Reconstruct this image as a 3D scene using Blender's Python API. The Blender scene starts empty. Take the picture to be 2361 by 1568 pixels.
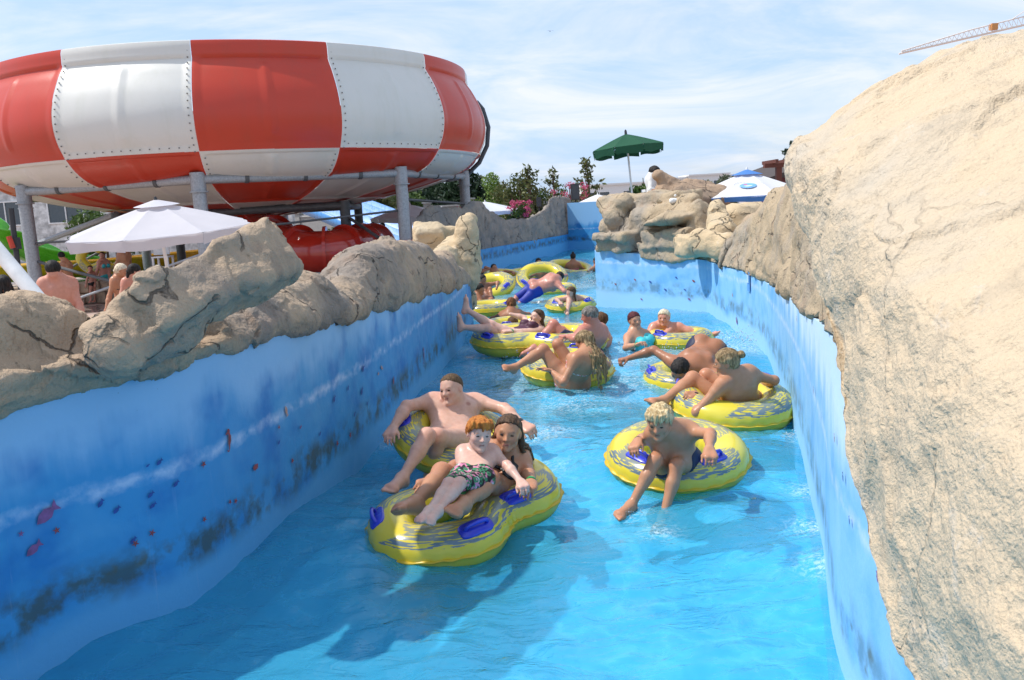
import bpy, math, random
import numpy as np
from mathutils import Vector, Matrix
random.seed(7); RNG = np.random.default_rng(7)
scene = bpy.context.scene
COL = scene.collection
# ------------------------------------------------------------------ camera
EYE = 1.85            # metres above the water
FPX = 860.0           # focal length in pixels of a 1024 wide picture
PITCH = math.atan(134 / 860.0); ROLL = 0.055
_f = np.array([0, math.cos(PITCH), -math.sin(PITCH)])
_r0 = np.array([1.0, 0, 0]); _u0 = np.array([0, math.sin(PITCH), math.cos(PITCH)])
CR = math.cos(ROLL) * _r0 - math.sin(ROLL) * _u0
CU = math.cos(ROLL) * _u0 + math.sin(ROLL) * _r0
CF = _f; CC = np.array([0, 0, EYE])
cam_d = bpy.data.cameras.new('camera'); cam = bpy.data.objects.new('camera', cam_d); COL.objects.link(cam)
cam_d.sensor_width = 36; cam_d.lens = FPX / 1024 * 36; cam_d.clip_start = 0.05; cam_d.clip_end = 2000
M = Matrix((tuple(CR), tuple(CU), tuple(-CF))).transposed().to_4x4(); M.translation = Vector(CC)
cam.matrix_world = M
cam_d.dof.use_dof = True; cam_d.dof.focus_distance = 6.5; cam_d.dof.aperture_fstop = 10.0
scene.camera = cam
# ------------------------------------------------------------------ light
SUN_EL = math.radians(56); SUN_AZ = math.atan2(-0.95, 0.06)   # clockwise from +Y
sun_v = Vector((math.sin(SUN_AZ) * math.cos(SUN_EL), math.cos(SUN_AZ) * math.cos(SUN_EL), math.sin(SUN_EL)))
sun_d = bpy.data.lights.new('sun', 'SUN'); sun = bpy.data.objects.new('sun', sun_d); COL.objects.link(sun)
sun_d.energy = 3.4; sun_d.angle = math.radians(0.9); sun_d.color = (1.0, 0.955, 0.89)
sun.rotation_euler = sun_v.to_track_quat('Z', 'Y').to_euler(); sun.location = (-20, -10, 30)
world = bpy.data.worlds.new('World'); scene.world = world; world.use_nodes = True
nt = world.node_tree; nt.nodes.clear()
def wn(t, **k):
    n = nt.nodes.new(t)
    for a, b in k.items(): setattr(n, a, b)
    return n
out = wn('ShaderNodeOutputWorld'); bgA = wn('ShaderNodeBackground'); bgB = wn('ShaderNodeBackground'); mx = wn('ShaderNodeMixShader')
sky = wn('ShaderNodeTexSky', sky_type='NISHITA', sun_disc=False, sun_elevation=SUN_EL, sun_rotation=SUN_AZ % (2 * math.pi), air_density=1.0, dust_density=1.6, ozone_density=1.0)
bgA.inputs[1].default_value = 0.15
bgB.inputs[0].default_value = (0.77, 0.86, 1.0, 1); bgB.inputs[1].default_value = 0.84
tc = wn('ShaderNodeTexCoord'); sep = wn('ShaderNodeSeparateXYZ'); zz = wn('ShaderNodeMath', operation='ADD'); zz.inputs[1].default_value = 0.30
zm = wn('ShaderNodeMath', operation='MAXIMUM'); zm.inputs[1].default_value = 0.10
dx = wn('ShaderNodeMath', operation='DIVIDE'); dy = wn('ShaderNodeMath', operation='DIVIDE'); cb = wn('ShaderNodeCombineXYZ')
mp = wn('ShaderNodeMapping'); mp.inputs['Rotation'].default_value = (0, 0, 0.5); mp.inputs['Scale'].default_value = (0.7, 1.3, 1)
no = wn('ShaderNodeTexNoise'); no.inputs['Scale'].default_value = 1.25; no.inputs['Detail'].default_value = 7; no.inputs['Roughness'].default_value = 0.58; no.inputs['Distortion'].default_value = 0.5
rp = wn('ShaderNodeMapRange'); rp.inputs[1].default_value = 0.34; rp.inputs[2].default_value = 0.64; rp.inputs[3].default_value = 0.55; rp.inputs[4].default_value = 1.0
L = nt.links.new
wis = wn('ShaderNodeTexNoise'); wis.inputs['Scale'].default_value = 2.1; wis.inputs['Detail'].default_value = 9; wis.inputs['Roughness'].default_value = 0.62; wis.inputs['Distortion'].default_value = 0.7
wr_ = wn('ShaderNodeMapRange'); wr_.inputs[1].default_value = 0.40; wr_.inputs[2].default_value = 0.62; wc_ = wn('ShaderNodeMix', data_type='RGBA'); wc_.inputs[6].default_value = (0.52, 0.71, 1.0, 1); wc_.inputs[7].default_value = (0.84, 0.89, 1.0, 1)
L(tc.outputs['Generated'], sep.inputs[0]); L(sep.outputs[2], zz.inputs[0]); L(zz.outputs[0], zm.inputs[0])
L(sep.outputs[0], dx.inputs[0]); L(zm.outputs[0], dx.inputs[1]); L(sep.outputs[1], dy.inputs[0]); L(zm.outputs[0], dy.inputs[1])
L(dx.outputs[0], cb.inputs[0]); L(dy.outputs[0], cb.inputs[1]); L(cb.outputs[0], mp.inputs[0]); L(mp.outputs[0], no.inputs['Vector'])
L(mp.outputs[0], wis.inputs['Vector']); L(wis.outputs['Fac'], wr_.inputs[0]); L(wr_.outputs[0], wc_.inputs[0]); L(wc_.outputs[2], bgB.inputs[0]); L(no.outputs['Fac'], rp.inputs[0]); L(rp.outputs[0], mx.inputs[0])
L(sky.outputs[0], bgA.inputs[0]); L(bgA.outputs[0], mx.inputs[1]); L(bgB.outputs[0], mx.inputs[2]); L(mx.outputs[0], out.inputs[0])
vs = scene.view_settings
vs.view_transform = 'Standard'; vs.look = 'None'; vs.gamma = 1; vs.use_curve_mapping = False; vs.exposure = 0.38
scene.cycles.max_bounces = 8; scene.cycles.transparent_max_bounces = 16; scene.cycles.caustics_reflective = False; scene.cycles.caustics_refractive = False
scene.cycles.use_denoising = True
# ------------------------------------------------------------------ photograph -> place (2361 x 1568 measuring frame)
S_ = 1024 / 2361.0
def ray(x, y):
    d = CF * FPX + CR * (x * S_ - 512) + CU * (340 - y * S_)
    return d / np.linalg.norm(d)
def at_z(x, y, z=0.0):
    d = ray(x, y); return CC + d * ((z - EYE) / d[2])
def at_Y(x, y, Y):
    d = ray(x, y); return CC + d * (Y / d[1])
def pmm(Y): return FPX / S_ / Y         # measuring pixels per metre at depth Y
def hit(x, y, poly):                     # ray against a vertical curtain over a ground polyline
    d = ray(x, y); h = d[:2] / np.hypot(*d[:2])
    best = None
    for a, b in zip(poly[:-1], poly[1:]):
        a = np.array(a[:2]); e = np.array(b[:2]) - a
        den = h[0] * e[1] - h[1] * e[0]
        if abs(den) < 1e-9: continue
        t = (a[0] * e[1] - a[1] * e[0]) / den; u = (a[0] * h[1] - a[1] * h[0]) / den
        if -0.001 <= u <= 1.001 and t > 0 and (best is None or t < best): best = t
    if best is None: return None
    return CC + d * (best / np.hypot(*d[:2]))
CROP = {'d': (0, 0, 1 / 0.92227), 'c1': (860, 860, 2.613), 'c2': (1480, 960, 3.919), 'c3': (1120, 600, 3.92), 'c4': (1480, 740, 4.126), 'd1': (940, 920, 5.226),
        'd2': (1130, 740, 5.49), 'd3': (1560, 990, 6.532), 'd4': (900, 1100, 4.54), 'e4': (1180, 600, 7.378), 'L1': (0, 500, 6.031), 'L0': (0, 480, 3.373), 'R1': (880, 470, 9.08), 'M4': (1440, 320, 3.564)}
def cp(k, x, y):
    a, b, s = CROP[k]; return (a + x / s) * 0.92227, (b + y / s) * 0.92227
# ------------------------------------------------------------------ object helpers
def tag(o, label=None, cat=None, group=None, kind=None):
    if label: o['label'] = label
    if cat: o['category'] = cat
    if group: o['group'] = group
    if kind: o['kind'] = kind
    return o
def empty(name, loc=(0, 0, 0), label=None, cat=None, group=None, rz=0.0):
    o = bpy.data.objects.new(name, None); COL.objects.link(o); o.location = tuple(float(v) for v in loc); o.rotation_euler = (0, 0, rz); o.empty_display_size = 0.1
    return tag(o, label, cat, group)
def link(name, me, mat=None, parent=None, smooth=True):
    if mat is not None and not me.materials: me.materials.append(mat)
    o = bpy.data.objects.new(name, me); COL.objects.link(o)
    if parent is not None:
        o.parent = parent; o.matrix_parent_inverse = Matrix.Translation(-parent.location)
    return o
def fastmesh(name, V, Fq, smooth=True, col=None, uv=None):
    V = np.asarray(V, dtype=np.float32); me = bpy.data.meshes.new(name)
    if isinstance(Fq, np.ndarray):
        k = Fq.shape[1]; n = len(Fq)
        me.vertices.add(len(V)); me.vertices.foreach_set('co', V.ravel())
        me.loops.add(n * k); me.loops.foreach_set('vertex_index', Fq.astype(np.int32).ravel())
        me.polygons.add(n); me.polygons.foreach_set('loop_start', np.arange(0, n * k, k, dtype=np.int32)); me.polygons.foreach_set('loop_total', np.full(n, k, dtype=np.int32))
        me.update(calc_edges=True)
    else:
        me.from_pydata([tuple(map(float, v)) for v in V], [], [tuple(map(int, f)) for f in Fq]); me.update()
    if smooth: me.polygons.foreach_set('use_smooth', np.ones(len(me.polygons), dtype=bool))
    if col is not None:
        ca = me.color_attributes.new('Col', 'FLOAT_COLOR', 'POINT'); c4 = np.ones((len(V), 4), dtype=np.float32); c4[:, :3] = col; ca.data.foreach_set('color', c4.ravel())
    if uv is not None:
        ul = me.uv_layers.new(name='UVMap'); li = np.empty(len(me.loops), dtype=np.int32); me.loops.foreach_get('vertex_index', li); ul.data.foreach_set('uv', np.asarray(uv, dtype=np.float32)[li].ravel())
    return me
def gridmesh(name, G, uv=None, closed_u=False, closed_v=False, smooth=True, flip=False):
    nu, nv = G.shape[:2]; I = np.arange(nu * nv).reshape(nu, nv)
    a = I if not closed_u else np.vstack([I, I[:1]])
    if closed_v: a = np.hstack([a, a[:, :1]])
    Fq = np.stack([a[:-1, :-1], a[1:, :-1], a[1:, 1:], a[:-1, 1:]], -1).reshape(-1, 4)
    if flip: Fq = Fq[:, ::-1]
    return fastmesh(name, G.reshape(-1, 3), Fq, smooth, uv=None if uv is None else uv.reshape(-1, 2))
class MB:                                  # a small mesh collector
    def __init__(s): s.v = []; s.f = []
    def add(s, V, Fs):
        n = len(s.v); s.v.extend([tuple(map(float, p)) for p in V]); s.f.extend([tuple(int(i) + n for i in f) for f in Fs]); return s
    def box(s, c, d, R=None):
        c = np.array(c, float); h = np.array(d, float) / 2
        P = np.array([[sx, sy, sz] for sx in (-1, 1) for sy in (-1, 1) for sz in (-1, 1)]) * h
        if R is not None: P = P @ np.asarray(R).T
        return s.add(P + c, [(0, 1, 3, 2), (4, 6, 7, 5), (0, 4, 5, 1), (2, 3, 7, 6), (0, 2, 6, 4), (1, 5, 7, 3)])
    def tube(s, pts, r, n=10, cap=True):
        pts = [np.array(p, float) for p in pts]; m = len(pts); rr = r if hasattr(r, '__len__') else [r] * m
        rings = []; ref = None
        for i in range(m):
            t = pts[min(i + 1, m - 1)] - pts[max(i - 1, 0)]; t = t / (np.linalg.norm(t) + 1e-12)
            if ref is None: ref = np.array([0, 0, 1.0]) if abs(t[2]) < 0.9 else np.array([1.0, 0, 0])
            u = ref - t * (ref @ t); u /= np.linalg.norm(u) + 1e-12; w = np.cross(t, u); ref = u
            rings.append([pts[i] + rr[i] * (math.cos(a) * u + math.sin(a) * w) for a in np.linspace(0, 2 * math.pi, n, endpoint=False)])
        V = [p for g in rings for p in g]; Fs = []
        for i in range(m - 1):
            for j in range(n):
                k = (j + 1) % n; Fs.append((i * n + j, i * n + k, (i + 1) * n + k, (i + 1) * n + j))
        if cap: Fs.append(tuple(range(n))[::-1]); Fs.append(tuple((m - 1) * n + j for j in range(n)))
        return s.add(V, Fs)
    def disc(s, pts): return s.add(pts, [tuple(range(len(pts)))])
    def mesh(s, name, smooth=False):
        return fastmesh(name, np.array(s.v), s.f, smooth)
    def build(s, name, mat, parent=None, smooth=False, bevel=0.0):
        me = s.mesh(name, smooth); o = link(name, me, mat, parent)
        if smooth: autosmooth(me)
        if bevel: b = o.modifiers.new('bevel', 'BEVEL'); b.width = bevel; b.segments = 2; b.limit_method = 'ANGLE'
        return o
def autosmooth(me, ang=40):
    try: me.set_sharp_from_angle(angle=math.radians(ang))
    except Exception: pass
def copy_tree(o, parent=None):
    c = o.copy(); COL.objects.link(c)
    if parent is not None: c.parent = parent
    for ch in list(o.children): copy_tree(ch, c)
    return c
def smooth01(x): x = np.clip(x, 0, 1); return x * x * (3 - 2 * x)
# ------------------------------------------------------------------ numpy noise
def vnoise(P, seed=0):
    P = np.asarray(P, dtype=np.float64); i = np.floor(P).astype(np.int64); f = P - i; f = f * f * f * (f * (f * 6 - 15) + 10)
    def h(x, y, z):
        n = (x * 374761393 + y * 668265263 + z * 2147483647 + seed * 144665) & 0xFFFFFFFF
        n = ((n ^ (n >> 13)) * 1274126177) & 0xFFFFFFFF; n = n ^ (n >> 16)
        return (n & 0xFFFFFF) / float(0xFFFFFF) * 2 - 1
    r = 0
    for a in (0, 1):
        wx = f[..., 0] if a else 1 - f[..., 0]
        for b in (0, 1):
            wy = f[..., 1] if b else 1 - f[..., 1]
            for c in (0, 1):
                wz = f[..., 2] if c else 1 - f[..., 2]
                r = r + wx * wy * wz * h(i[..., 0] + a, i[..., 1] + b, i[..., 2] + c)
    return r
def fbm(P, oct=5, scale=1.0, gain=0.5, seed=0, ridge=False):
    P = np.asarray(P) * scale; s = 0; a = 1.0
    for o in range(oct):
        n = vnoise(P * (2.03 ** o) + 17.3 * o, seed + o)
        if ridge: n = 1 - 2 * np.abs(n)
        s = s + a * n; a *= gain
    return s
def facets(P, scale, seed=0, tilt=1.0):          # broken planar facets: every cell has a plane of its own
    Q = np.asarray(P) * scale; b = np.floor(Q).astype(np.int64); best = np.full(Q.shape[:-1], 9.0); val = np.zeros(Q.shape[:-1])
    def hh(x, y, z, k):
        n = (x * 73856093 ^ y * 19349663 ^ z * 83492791 ^ (k + seed) * 2654435761) & 0xFFFFFFFF; n = ((n ^ (n >> 15)) * 2246822519) & 0xFFFFFFFF; n ^= n >> 13; return (n & 0xFFFF) / 65535.0
    for i in (-1, 0, 1):
        for j in (-1, 0, 1):
            for k in (-1, 0, 1):
                x, y, z = b[..., 0] + i, b[..., 1] + j, b[..., 2] + k; c = np.stack([x + hh(x, y, z, 1), y + hh(x, y, z, 2), z + hh(x, y, z, 3)], -1); d = np.linalg.norm(Q - c, axis=-1)
                n = np.stack([hh(x, y, z, 4), hh(x, y, z, 5), hh(x, y, z, 6)], -1) - .5; v = np.sum((Q - c) * n, -1) * tilt + hh(x, y, z, 7) * .5; m = d < best; best = np.where(m, d, best); val = np.where(m, v, val)
    return val - .25
# ------------------------------------------------------------------ signed distance fields
def smin(a, b, k):
    h = np.maximum(k - np.abs(a - b), 0) / k; return np.minimum(a, b) - h * h * (k * 0.25)
class Field:
    def __init__(s, lo, hi, res):
        s.res = res; s.lo = np.array(lo, float); s.n = np.maximum(np.ceil((np.array(hi) - s.lo) / res).astype(int) + 1, 4)
        s.A = np.full(s.n, 1.0, dtype=np.float32)
    def sub(s, lo, hi):
        a = np.clip(np.floor((np.array(lo) - s.lo) / s.res).astype(int), 0, s.n - 1); b = np.clip(np.ceil((np.array(hi) - s.lo) / s.res).astype(int) + 1, 1, s.n)
        sl = tuple(slice(int(p), int(q)) for p, q in zip(a, b))
        ax = [(s.lo[i] + s.res * np.arange(a[i], b[i])).astype(np.float32) for i in range(3)]
        return sl, ax[0][:, None, None], ax[1][None, :, None], ax[2][None, None, :]
def cone(a, b, r1, r2, n=None, f=1.0):        # round cone, squeezed by f along n
    return ('c', np.array(a, float), np.array(b, float), float(r1), float(r2), None if n is None else np.array(n, float), f)
def ball(c, r): return cone(c, c, r, r)
def ell(c, R, rad): return ('e', np.array(c, float), np.array(R, float), np.array(rad, float))   # rows of R = axes
def rbox(c, R, half, rnd): return ('b', np.array(c, float), np.array(R, float), np.array(half, float), float(rnd))
def pbox(p):
    if p[0] == 'c':
        r = max(p[3], p[4]); return np.minimum(p[1], p[2]) - r, np.maximum(p[1], p[2]) + r
    if p[0] == 'e': r = max(p[3]); return p[1] - r, p[1] + r
    r = np.linalg.norm(p[3]) + p[4]; return p[1] - r, p[1] + r
def pdist(p, X, Y, Z):
    if p[0] == 'c':
        _, a, b, r1, r2, n, f = p; x, y, z = X - a[0], Y - a[1], Z - a[2]; q = x * x + y * y + z * z; e = b - a; L2 = float(e @ e)
        if L2 > 1e-12:
            h = x * e[0] + y * e[1] + z * e[2]; t = np.clip(h / L2, 0, 1); q = q - 2 * t * h + t * t * L2; r = r1 + t * (r2 - r1)
        else: r = r1
        if n is not None:
            nn = x * n[0] + y * n[1] + z * n[2]; q = q + (f * f - 1) * nn * nn
        return np.sqrt(np.maximum(q, 1e-12)) - r
    if p[0] == 'e':
        _, c, R, rad = p; x, y, z = X - c[0], Y - c[1], Z - c[2]; k0 = 0; k1 = 0
        for i in range(3):
            u = (x * R[i][0] + y * R[i][1] + z * R[i][2]) / rad[i]; k0 = k0 + u * u; k1 = k1 + (u / rad[i]) ** 2
        k0 = np.sqrt(np.maximum(k0, 1e-9)); k1 = np.sqrt(np.maximum(k1, 1e-9)); return k0 * (k0 - 1) / k1
    _, c, R, h, rn = p; x, y, z = X - c[0], Y - c[1], Z - c[2]; q = 0; m = None
    for i in range(3):
        u = np.abs(x * R[i][0] + y * R[i][1] + z * R[i][2]) - (h[i] - rn); q = q + np.maximum(u, 0) ** 2; m = u if m is None else np.maximum(m, u)
    return np.sqrt(q) + np.minimum(m, 0) - rn
def group_eval(prims, X, Y, Z, k):
    d = None
    for p in prims:
        kk = k
        if isinstance(p, tuple) and p[0] == 'k': kk = p[1]; p = p[2]
        v = pdist(p, X, Y, Z); d = v if d is None else smin(d, v, kk)
    return d
def gbox(prims):
    bb = [pbox(p[2] if p[0] == 'k' else p) for p in prims]
    return np.min([b[0] for b in bb], 0), np.max([b[1] for b in bb], 0)
def surfnet(A, lo, res):
    ins = A < 0; c = np.zeros(tuple(np.array(A.shape) - 1), dtype=np.int8); sl = [slice(0, -1), slice(1, None)]
    for i in (0, 1):
        for j in (0, 1):
            for k in (0, 1): c += ins[sl[i], sl[j], sl[k]]
    act = (c > 0) & (c < 8); I = np.argwhere(act)
    if len(I) == 0: return np.zeros((0, 3)), np.zeros((0, 4), int)
    idx = np.full(act.shape, -1, dtype=np.int32); idx[act] = np.arange(len(I))
    cv = {o: A[I[:, 0] + o[0], I[:, 1] + o[1], I[:, 2] + o[2]] for o in [(i, j, k) for i in (0, 1) for j in (0, 1) for k in (0, 1)]}
    pos = np.zeros((len(I), 3)); cnt = np.zeros(len(I))
    for ax in range(3):
        for o in cv:
            if o[ax]: continue
            o2 = tuple(1 if i == ax else o[i] for i in range(3)); a, b = cv[o], cv[o2]; m = (a < 0) != (b < 0)
            t = np.where(m, a / np.where(m, a - b, 1), 0); p = np.repeat(np.array(o, float)[None], len(I), 0); p[:, ax] += t
            pos[m] += p[m]; cnt += m
    V = (I + pos / np.maximum(cnt, 1)[:, None]) * res + lo
    Fs = []
    for ax in range(3):
        o1, o2 = [i for i in range(3) if i != ax]
        s0 = [slice(None)] * 3; s1 = [slice(None)] * 3; s0[ax] = slice(0, -1); s1[ax] = slice(1, None)
        a = ins[tuple(s0)]; b = ins[tuple(s1)]; E = np.argwhere(a != b)
        E = E[(E[:, o1] > 0) & (E[:, o2] > 0) & (E[:, o1] < A.shape[o1] - 1) & (E[:, o2] < A.shape[o2] - 1)]
        def g(d1, d2):
            e = E.copy(); e[:, o1] -= d1; e[:, o2] -= d2; return idx[e[:, 0], e[:, 1], e[:, 2]]
        q = np.stack([g(1, 1), g(0, 1), g(0, 0), g(1, 0)], 1); fl = a[E[:, 0], E[:, 1], E[:, 2]]
        if ax == 1: fl = ~fl
        q[~fl] = q[~fl][:, ::-1]; Fs.append(q)
    return V, np.concatenate(Fs)
# ------------------------------------------------------------------ materials
class NT:
    def __init__(s, name):
        s.m = bpy.data.materials.new(name); s.m.use_nodes = True; s.t = s.m.node_tree; s.t.nodes.clear(); s.o = s.n('ShaderNodeOutputMaterial')
    def n(s, t, **k):
        q = s.t.nodes.new(t)
        for a, b in k.items():
            if a.startswith('i_'):
                key = a[2:]; q.inputs[int(key) if key.isdigit() else key.replace('_', ' ')].default_value = b
            else: setattr(q, a, b)
        return q
    def l(s, a, b): s.t.links.new(a, b); return s
    def coord(s, kind='Object', scale=(1, 1, 1), rot=(0, 0, 0)):
        c = s.n('ShaderNodeTexCoord'); m = s.n('ShaderNodeMapping'); m.inputs['Scale'].default_value = scale; m.inputs['Rotation'].default_value = rot; s.l(c.outputs[kind], m.inputs[0]); return m.outputs[0]
    def noise(s, vec, scale, detail=5, rough=0.55, dist=0.0):
        q = s.n('ShaderNodeTexNoise'); q.inputs['Scale'].default_value = scale; q.inputs['Detail'].default_value = detail; q.inputs['Roughness'].default_value = rough; q.inputs['Distortion'].default_value = dist
        if vec is not None: s.l(vec, q.inputs['Vector'])
        return q.outputs['Fac']
    def ramp(s, fac, a, b, lo=0.0, hi=1.0):
        q = s.n('ShaderNodeMapRange'); q.inputs[1].default_value = a; q.inputs[2].default_value = b; q.inputs[3].default_value = lo; q.inputs[4].default_value = hi; s.l(fac, q.inputs[0]); return q.outputs[0]
    def mix(s, fac, a, b, mode='MIX'):
        q = s.n('ShaderNodeMix', data_type='RGBA', blend_type=mode)
        for v, i in ((fac, 0), (a, 6), (b, 7)):
            if isinstance(v, (int, float)): q.inputs[i].default_value = v
            elif isinstance(v, tuple): q.inputs[i].default_value = (*v, 1) if len(v) == 3 else v
            else: s.l(v, q.inputs[i])
        return q.outputs[2]
    def math(s, op, a, b=0.0, clamp=False):
        q = s.n('ShaderNodeMath', operation=op, use_clamp=clamp)
        for v, i in ((a, 0), (b, 1)):
            if isinstance(v, (int, float)): q.inputs[i].default_value = v
            else: s.l(v, q.inputs[i])
        return q.outputs[0]
    def bump(s, h, strength=0.3, dist=0.02, normal=None):
        q = s.n('ShaderNodeBump'); q.inputs['Strength'].default_value = strength; q.inputs['Distance'].default_value = dist; s.l(h, q.inputs['Height'])
        if normal is not None: s.l(normal, q.inputs['Normal'])
        return q.outputs[0]
    def bsdf(s, color=None, rough=0.5, metal=0.0, spec=0.5, bump=None, coat=0.0, sss=0.0, trans=0.0):
        q = s.n('ShaderNodeBsdfPrincipled'); q.inputs['Metallic'].default_value = metal; q.inputs['Specular IOR Level'].default_value = spec; q.inputs['Coat Weight'].default_value = coat; q.inputs['Coat Roughness'].default_value = 0.08
        for v, i in ((color, 'Base Color'), (rough, 'Roughness')):
            if isinstance(v, (int, float)): q.inputs[i].default_value = v
            elif isinstance(v, tuple): q.inputs[i].default_value = (*v, 1)
            elif v is not None: s.l(v, q.inputs[i])
        if bump is not None: s.l(bump, q.inputs['Normal'])
        if sss: q.inputs['Subsurface Weight'].default_value = sss; q.inputs['Subsurface Radius'].default_value = (0.02, 0.008, 0.004); q.inputs['Subsurface Scale'].default_value = 0.6
        if trans: q.inputs['Transmission Weight'].default_value = trans
        s.l(q.outputs[0], s.o.inputs[0]); s.b = q; return q
MAT = {}
def plain(name, color, rough=0.5, metal=0.0, spec=0.5, var=0.12, nscale=6.0, bump=0.0, bscale=40.0, coat=0.0, sss=0.0):
    if name in MAT: return MAT[name]
    t = NT(name); v = t.coord('Object'); f = t.noise(v, nscale, 4)
    c2 = tuple(min(1, c * (1 + var)) for c in color); c1 = tuple(c * (1 - var) for c in color)
    col = t.mix(t.ramp(f, 0.3, 0.7), c1, c2)
    b = t.bump(t.noise(v, bscale, 3), bump, 0.01) if bump else None
    t.bsdf(col, t.ramp(f, 0.3, 0.7, max(rough - 0.06, 0.02), min(rough + 0.06, 1)), metal, spec, b, coat, sss); MAT[name] = t.m; return t.m
def translucent_cloth(name, color, amt=0.35):
    t = NT(name); v = t.coord('Object'); f = t.noise(v, 3, 4); col = t.mix(t.ramp(f, .3, .7), tuple(c * .94 for c in color), color)
    b = t.bsdf(col, 0.85, spec=0.2, bump=t.bump(t.noise(v, 2.2, 3), 0.25, 0.03)); tr = t.n('ShaderNodeBsdfTranslucent'); t.l(col, tr.inputs[0]); m = t.n('ShaderNodeMixShader'); m.inputs[0].default_value = amt
    t.l(b.outputs[0], m.inputs[1]); t.l(tr.outputs[0], m.inputs[2]); t.l(m.outputs[0], t.o.inputs[0]); return t.m
def rock_mat(name, warm=(0.46, 0.345, 0.24), grey=(0.275, 0.232, 0.195), stain=(0.11, 0.10, 0.09), pink=(0.42, 0.28, 0.20), grey_amt=0.5, fine=1.0, speck=0.0, white=0.25, crack=0.8):
    t = NT(name); v = t.coord('Object')
    n1 = t.noise(v, 1.1, 5, 0.6, 0.6); n2 = t.noise(v, 3.7, 6, 0.62, 0.4); n3 = t.noise(v, 17, 6, 0.65); n4 = t.noise(v, 60 * fine, 4, 0.6)
    c = t.mix(t.ramp(n1, 0.62 - 0.3 * grey_amt, 0.80 - 0.3 * grey_amt), warm, grey)
    c = t.mix(t.ramp(n2, 0.55, 0.72, 0, 0.55), c, pink)
    q = t.coord('Object', (1.6, 1.6, 0.35)); st = t.noise(q, 2.6, 6, 0.65, 0.3)
    c = t.mix(t.ramp(st, 0.56, 0.74, 0, 0.6), c, tuple(g * 0.62 for g in grey))
    c = t.mix(t.ramp(t.noise(v, 5.3, 6, 0.7, 0.8), 0.60, 0.70, 0, white), c, (0.62, 0.58, 0.52))
    c = t.mix(t.ramp(n3, 0.60, 0.75, 0, 0.45), c, stain)
    if speck: c = t.mix(t.ramp(n4, 0.55, 0.68, 0, speck), c, stain)
    # cracks: warped cell borders
    w = t.n('ShaderNodeVectorMath', operation='MULTIPLY_ADD'); nz = t.n('ShaderNodeTexNoise'); nz.inputs['Scale'].default_value = 2.2; nz.inputs['Detail'].default_value = 5; t.l(v, nz.inputs['Vector'])
    t.l(nz.outputs['Color'], w.inputs[0]); w.inputs[1].default_value = (0.55, 0.55, 0.55); t.l(v, w.inputs[2])
    vo = t.n('ShaderNodeTexVoronoi', feature='DISTANCE_TO_EDGE'); vo.inputs['Scale'].default_value = 1.35; t.l(w.outputs[0], vo.inputs['Vector'])
    keep = t.ramp(t.noise(v, 1.7, 2), 0.48, 0.55)
    cr = t.math('MULTIPLY', t.ramp(vo.outputs['Distance'], 0.003, 0.013, 1, 0), keep)
    c = t.mix(t.math('MULTIPLY', cr, crack), c, tuple(k * .35 for k in grey))
    h = t.math('ADD', t.math('MULTIPLY', n3, 0.55), t.math('MULTIPLY', n4, 0.3)); h = t.math('ADD', h, t.math('MULTIPLY', n2, 0.8)); h = t.math('SUBTRACT', h, t.math('MULTIPLY', cr, 1.1 * crack))
    t.bsdf(c, 0.88, spec=0.25, bump=t.bump(h, 0.9, 0.045)); return t.m
ROCK = rock_mat('weathered_artificial_rock', grey_amt=0.62)
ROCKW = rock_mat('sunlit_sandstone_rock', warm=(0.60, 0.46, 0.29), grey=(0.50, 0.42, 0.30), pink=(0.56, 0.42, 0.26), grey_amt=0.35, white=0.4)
ROCKS = rock_mat('speckled_rough_rock', warm=(0.46, 0.36, 0.24), grey=(0.36, 0.31, 0.25), pink=(0.40, 0.26, 0.18), grey_amt=0.45, speck=0.45, white=0.1)
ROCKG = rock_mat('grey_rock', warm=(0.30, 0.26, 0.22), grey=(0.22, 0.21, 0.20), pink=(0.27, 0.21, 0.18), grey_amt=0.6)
GALV = plain('galvanised_steel', (0.34, 0.36, 0.38), 0.55, 0.35, 0.5, 0.22, 22, 0.05, 120)
GALVD = plain('dark_galvanised_steel', (0.10, 0.105, 0.11), 0.55, 0.3, 0.5, 0.2, 10)
WHITE = plain('white_paint', (0.75, 0.75, 0.74), 0.5)
DARKM = plain('dark_painted_metal', (0.03, 0.032, 0.035), 0.5)
YELLOW_F = plain('yellow_fibreglass', (0.72, 0.42, 0.02), 0.25, coat=0.4)
GREEN_F = plain('green_fibreglass', (0.10, 0.42, 0.02), 0.3, coat=0.4)
BLUE_F = plain('blue_fibreglass', (0.06, 0.26, 0.62), 0.3, coat=0.4)
def fibre(name, col, stain):
    t = NT(name); v = t.coord('Object'); st = t.noise(t.coord('Object', (1, 1, 0.15)), 3.0, 6, 0.65); n = t.noise(v, 0.9, 3)
    c = t.mix(t.ramp(st, 0.5, 0.75, 0, 0.30), col, stain); c = t.mix(t.ramp(n, 0.35, 0.7, 0, 0.25), c, tuple(min(1, k * 1.15) for k in col))
    c = t.mix(t.ramp(t.noise(v, 30, 3), 0.68, 0.74, 0, 0.25), c, stain)
    t.bsdf(c, t.ramp(n, .3, .7, 0.30, 0.42), spec=0.5, bump=t.bump(t.noise(v, 14, 3), 0.06, 0.02)); return t.m
FRED = fibre('red_fibreglass', (0.50, 0.042, 0.016), (0.32, 0.06, 0.03)); FWHT = fibre('white_fibreglass', (0.64, 0.635, 0.59), (0.48, 0.50, 0.40))
def glossred():
    t = NT('glossy_red_tube'); v = t.coord('Object'); n = t.noise(v, 1.5, 4)
    t.bsdf(t.mix(t.ramp(n, .3, .7), (0.44, 0.022, 0.012), (0.54, 0.035, 0.016)), 0.18, spec=0.6, coat=0.5); return t.m
GRED = glossred()
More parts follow.
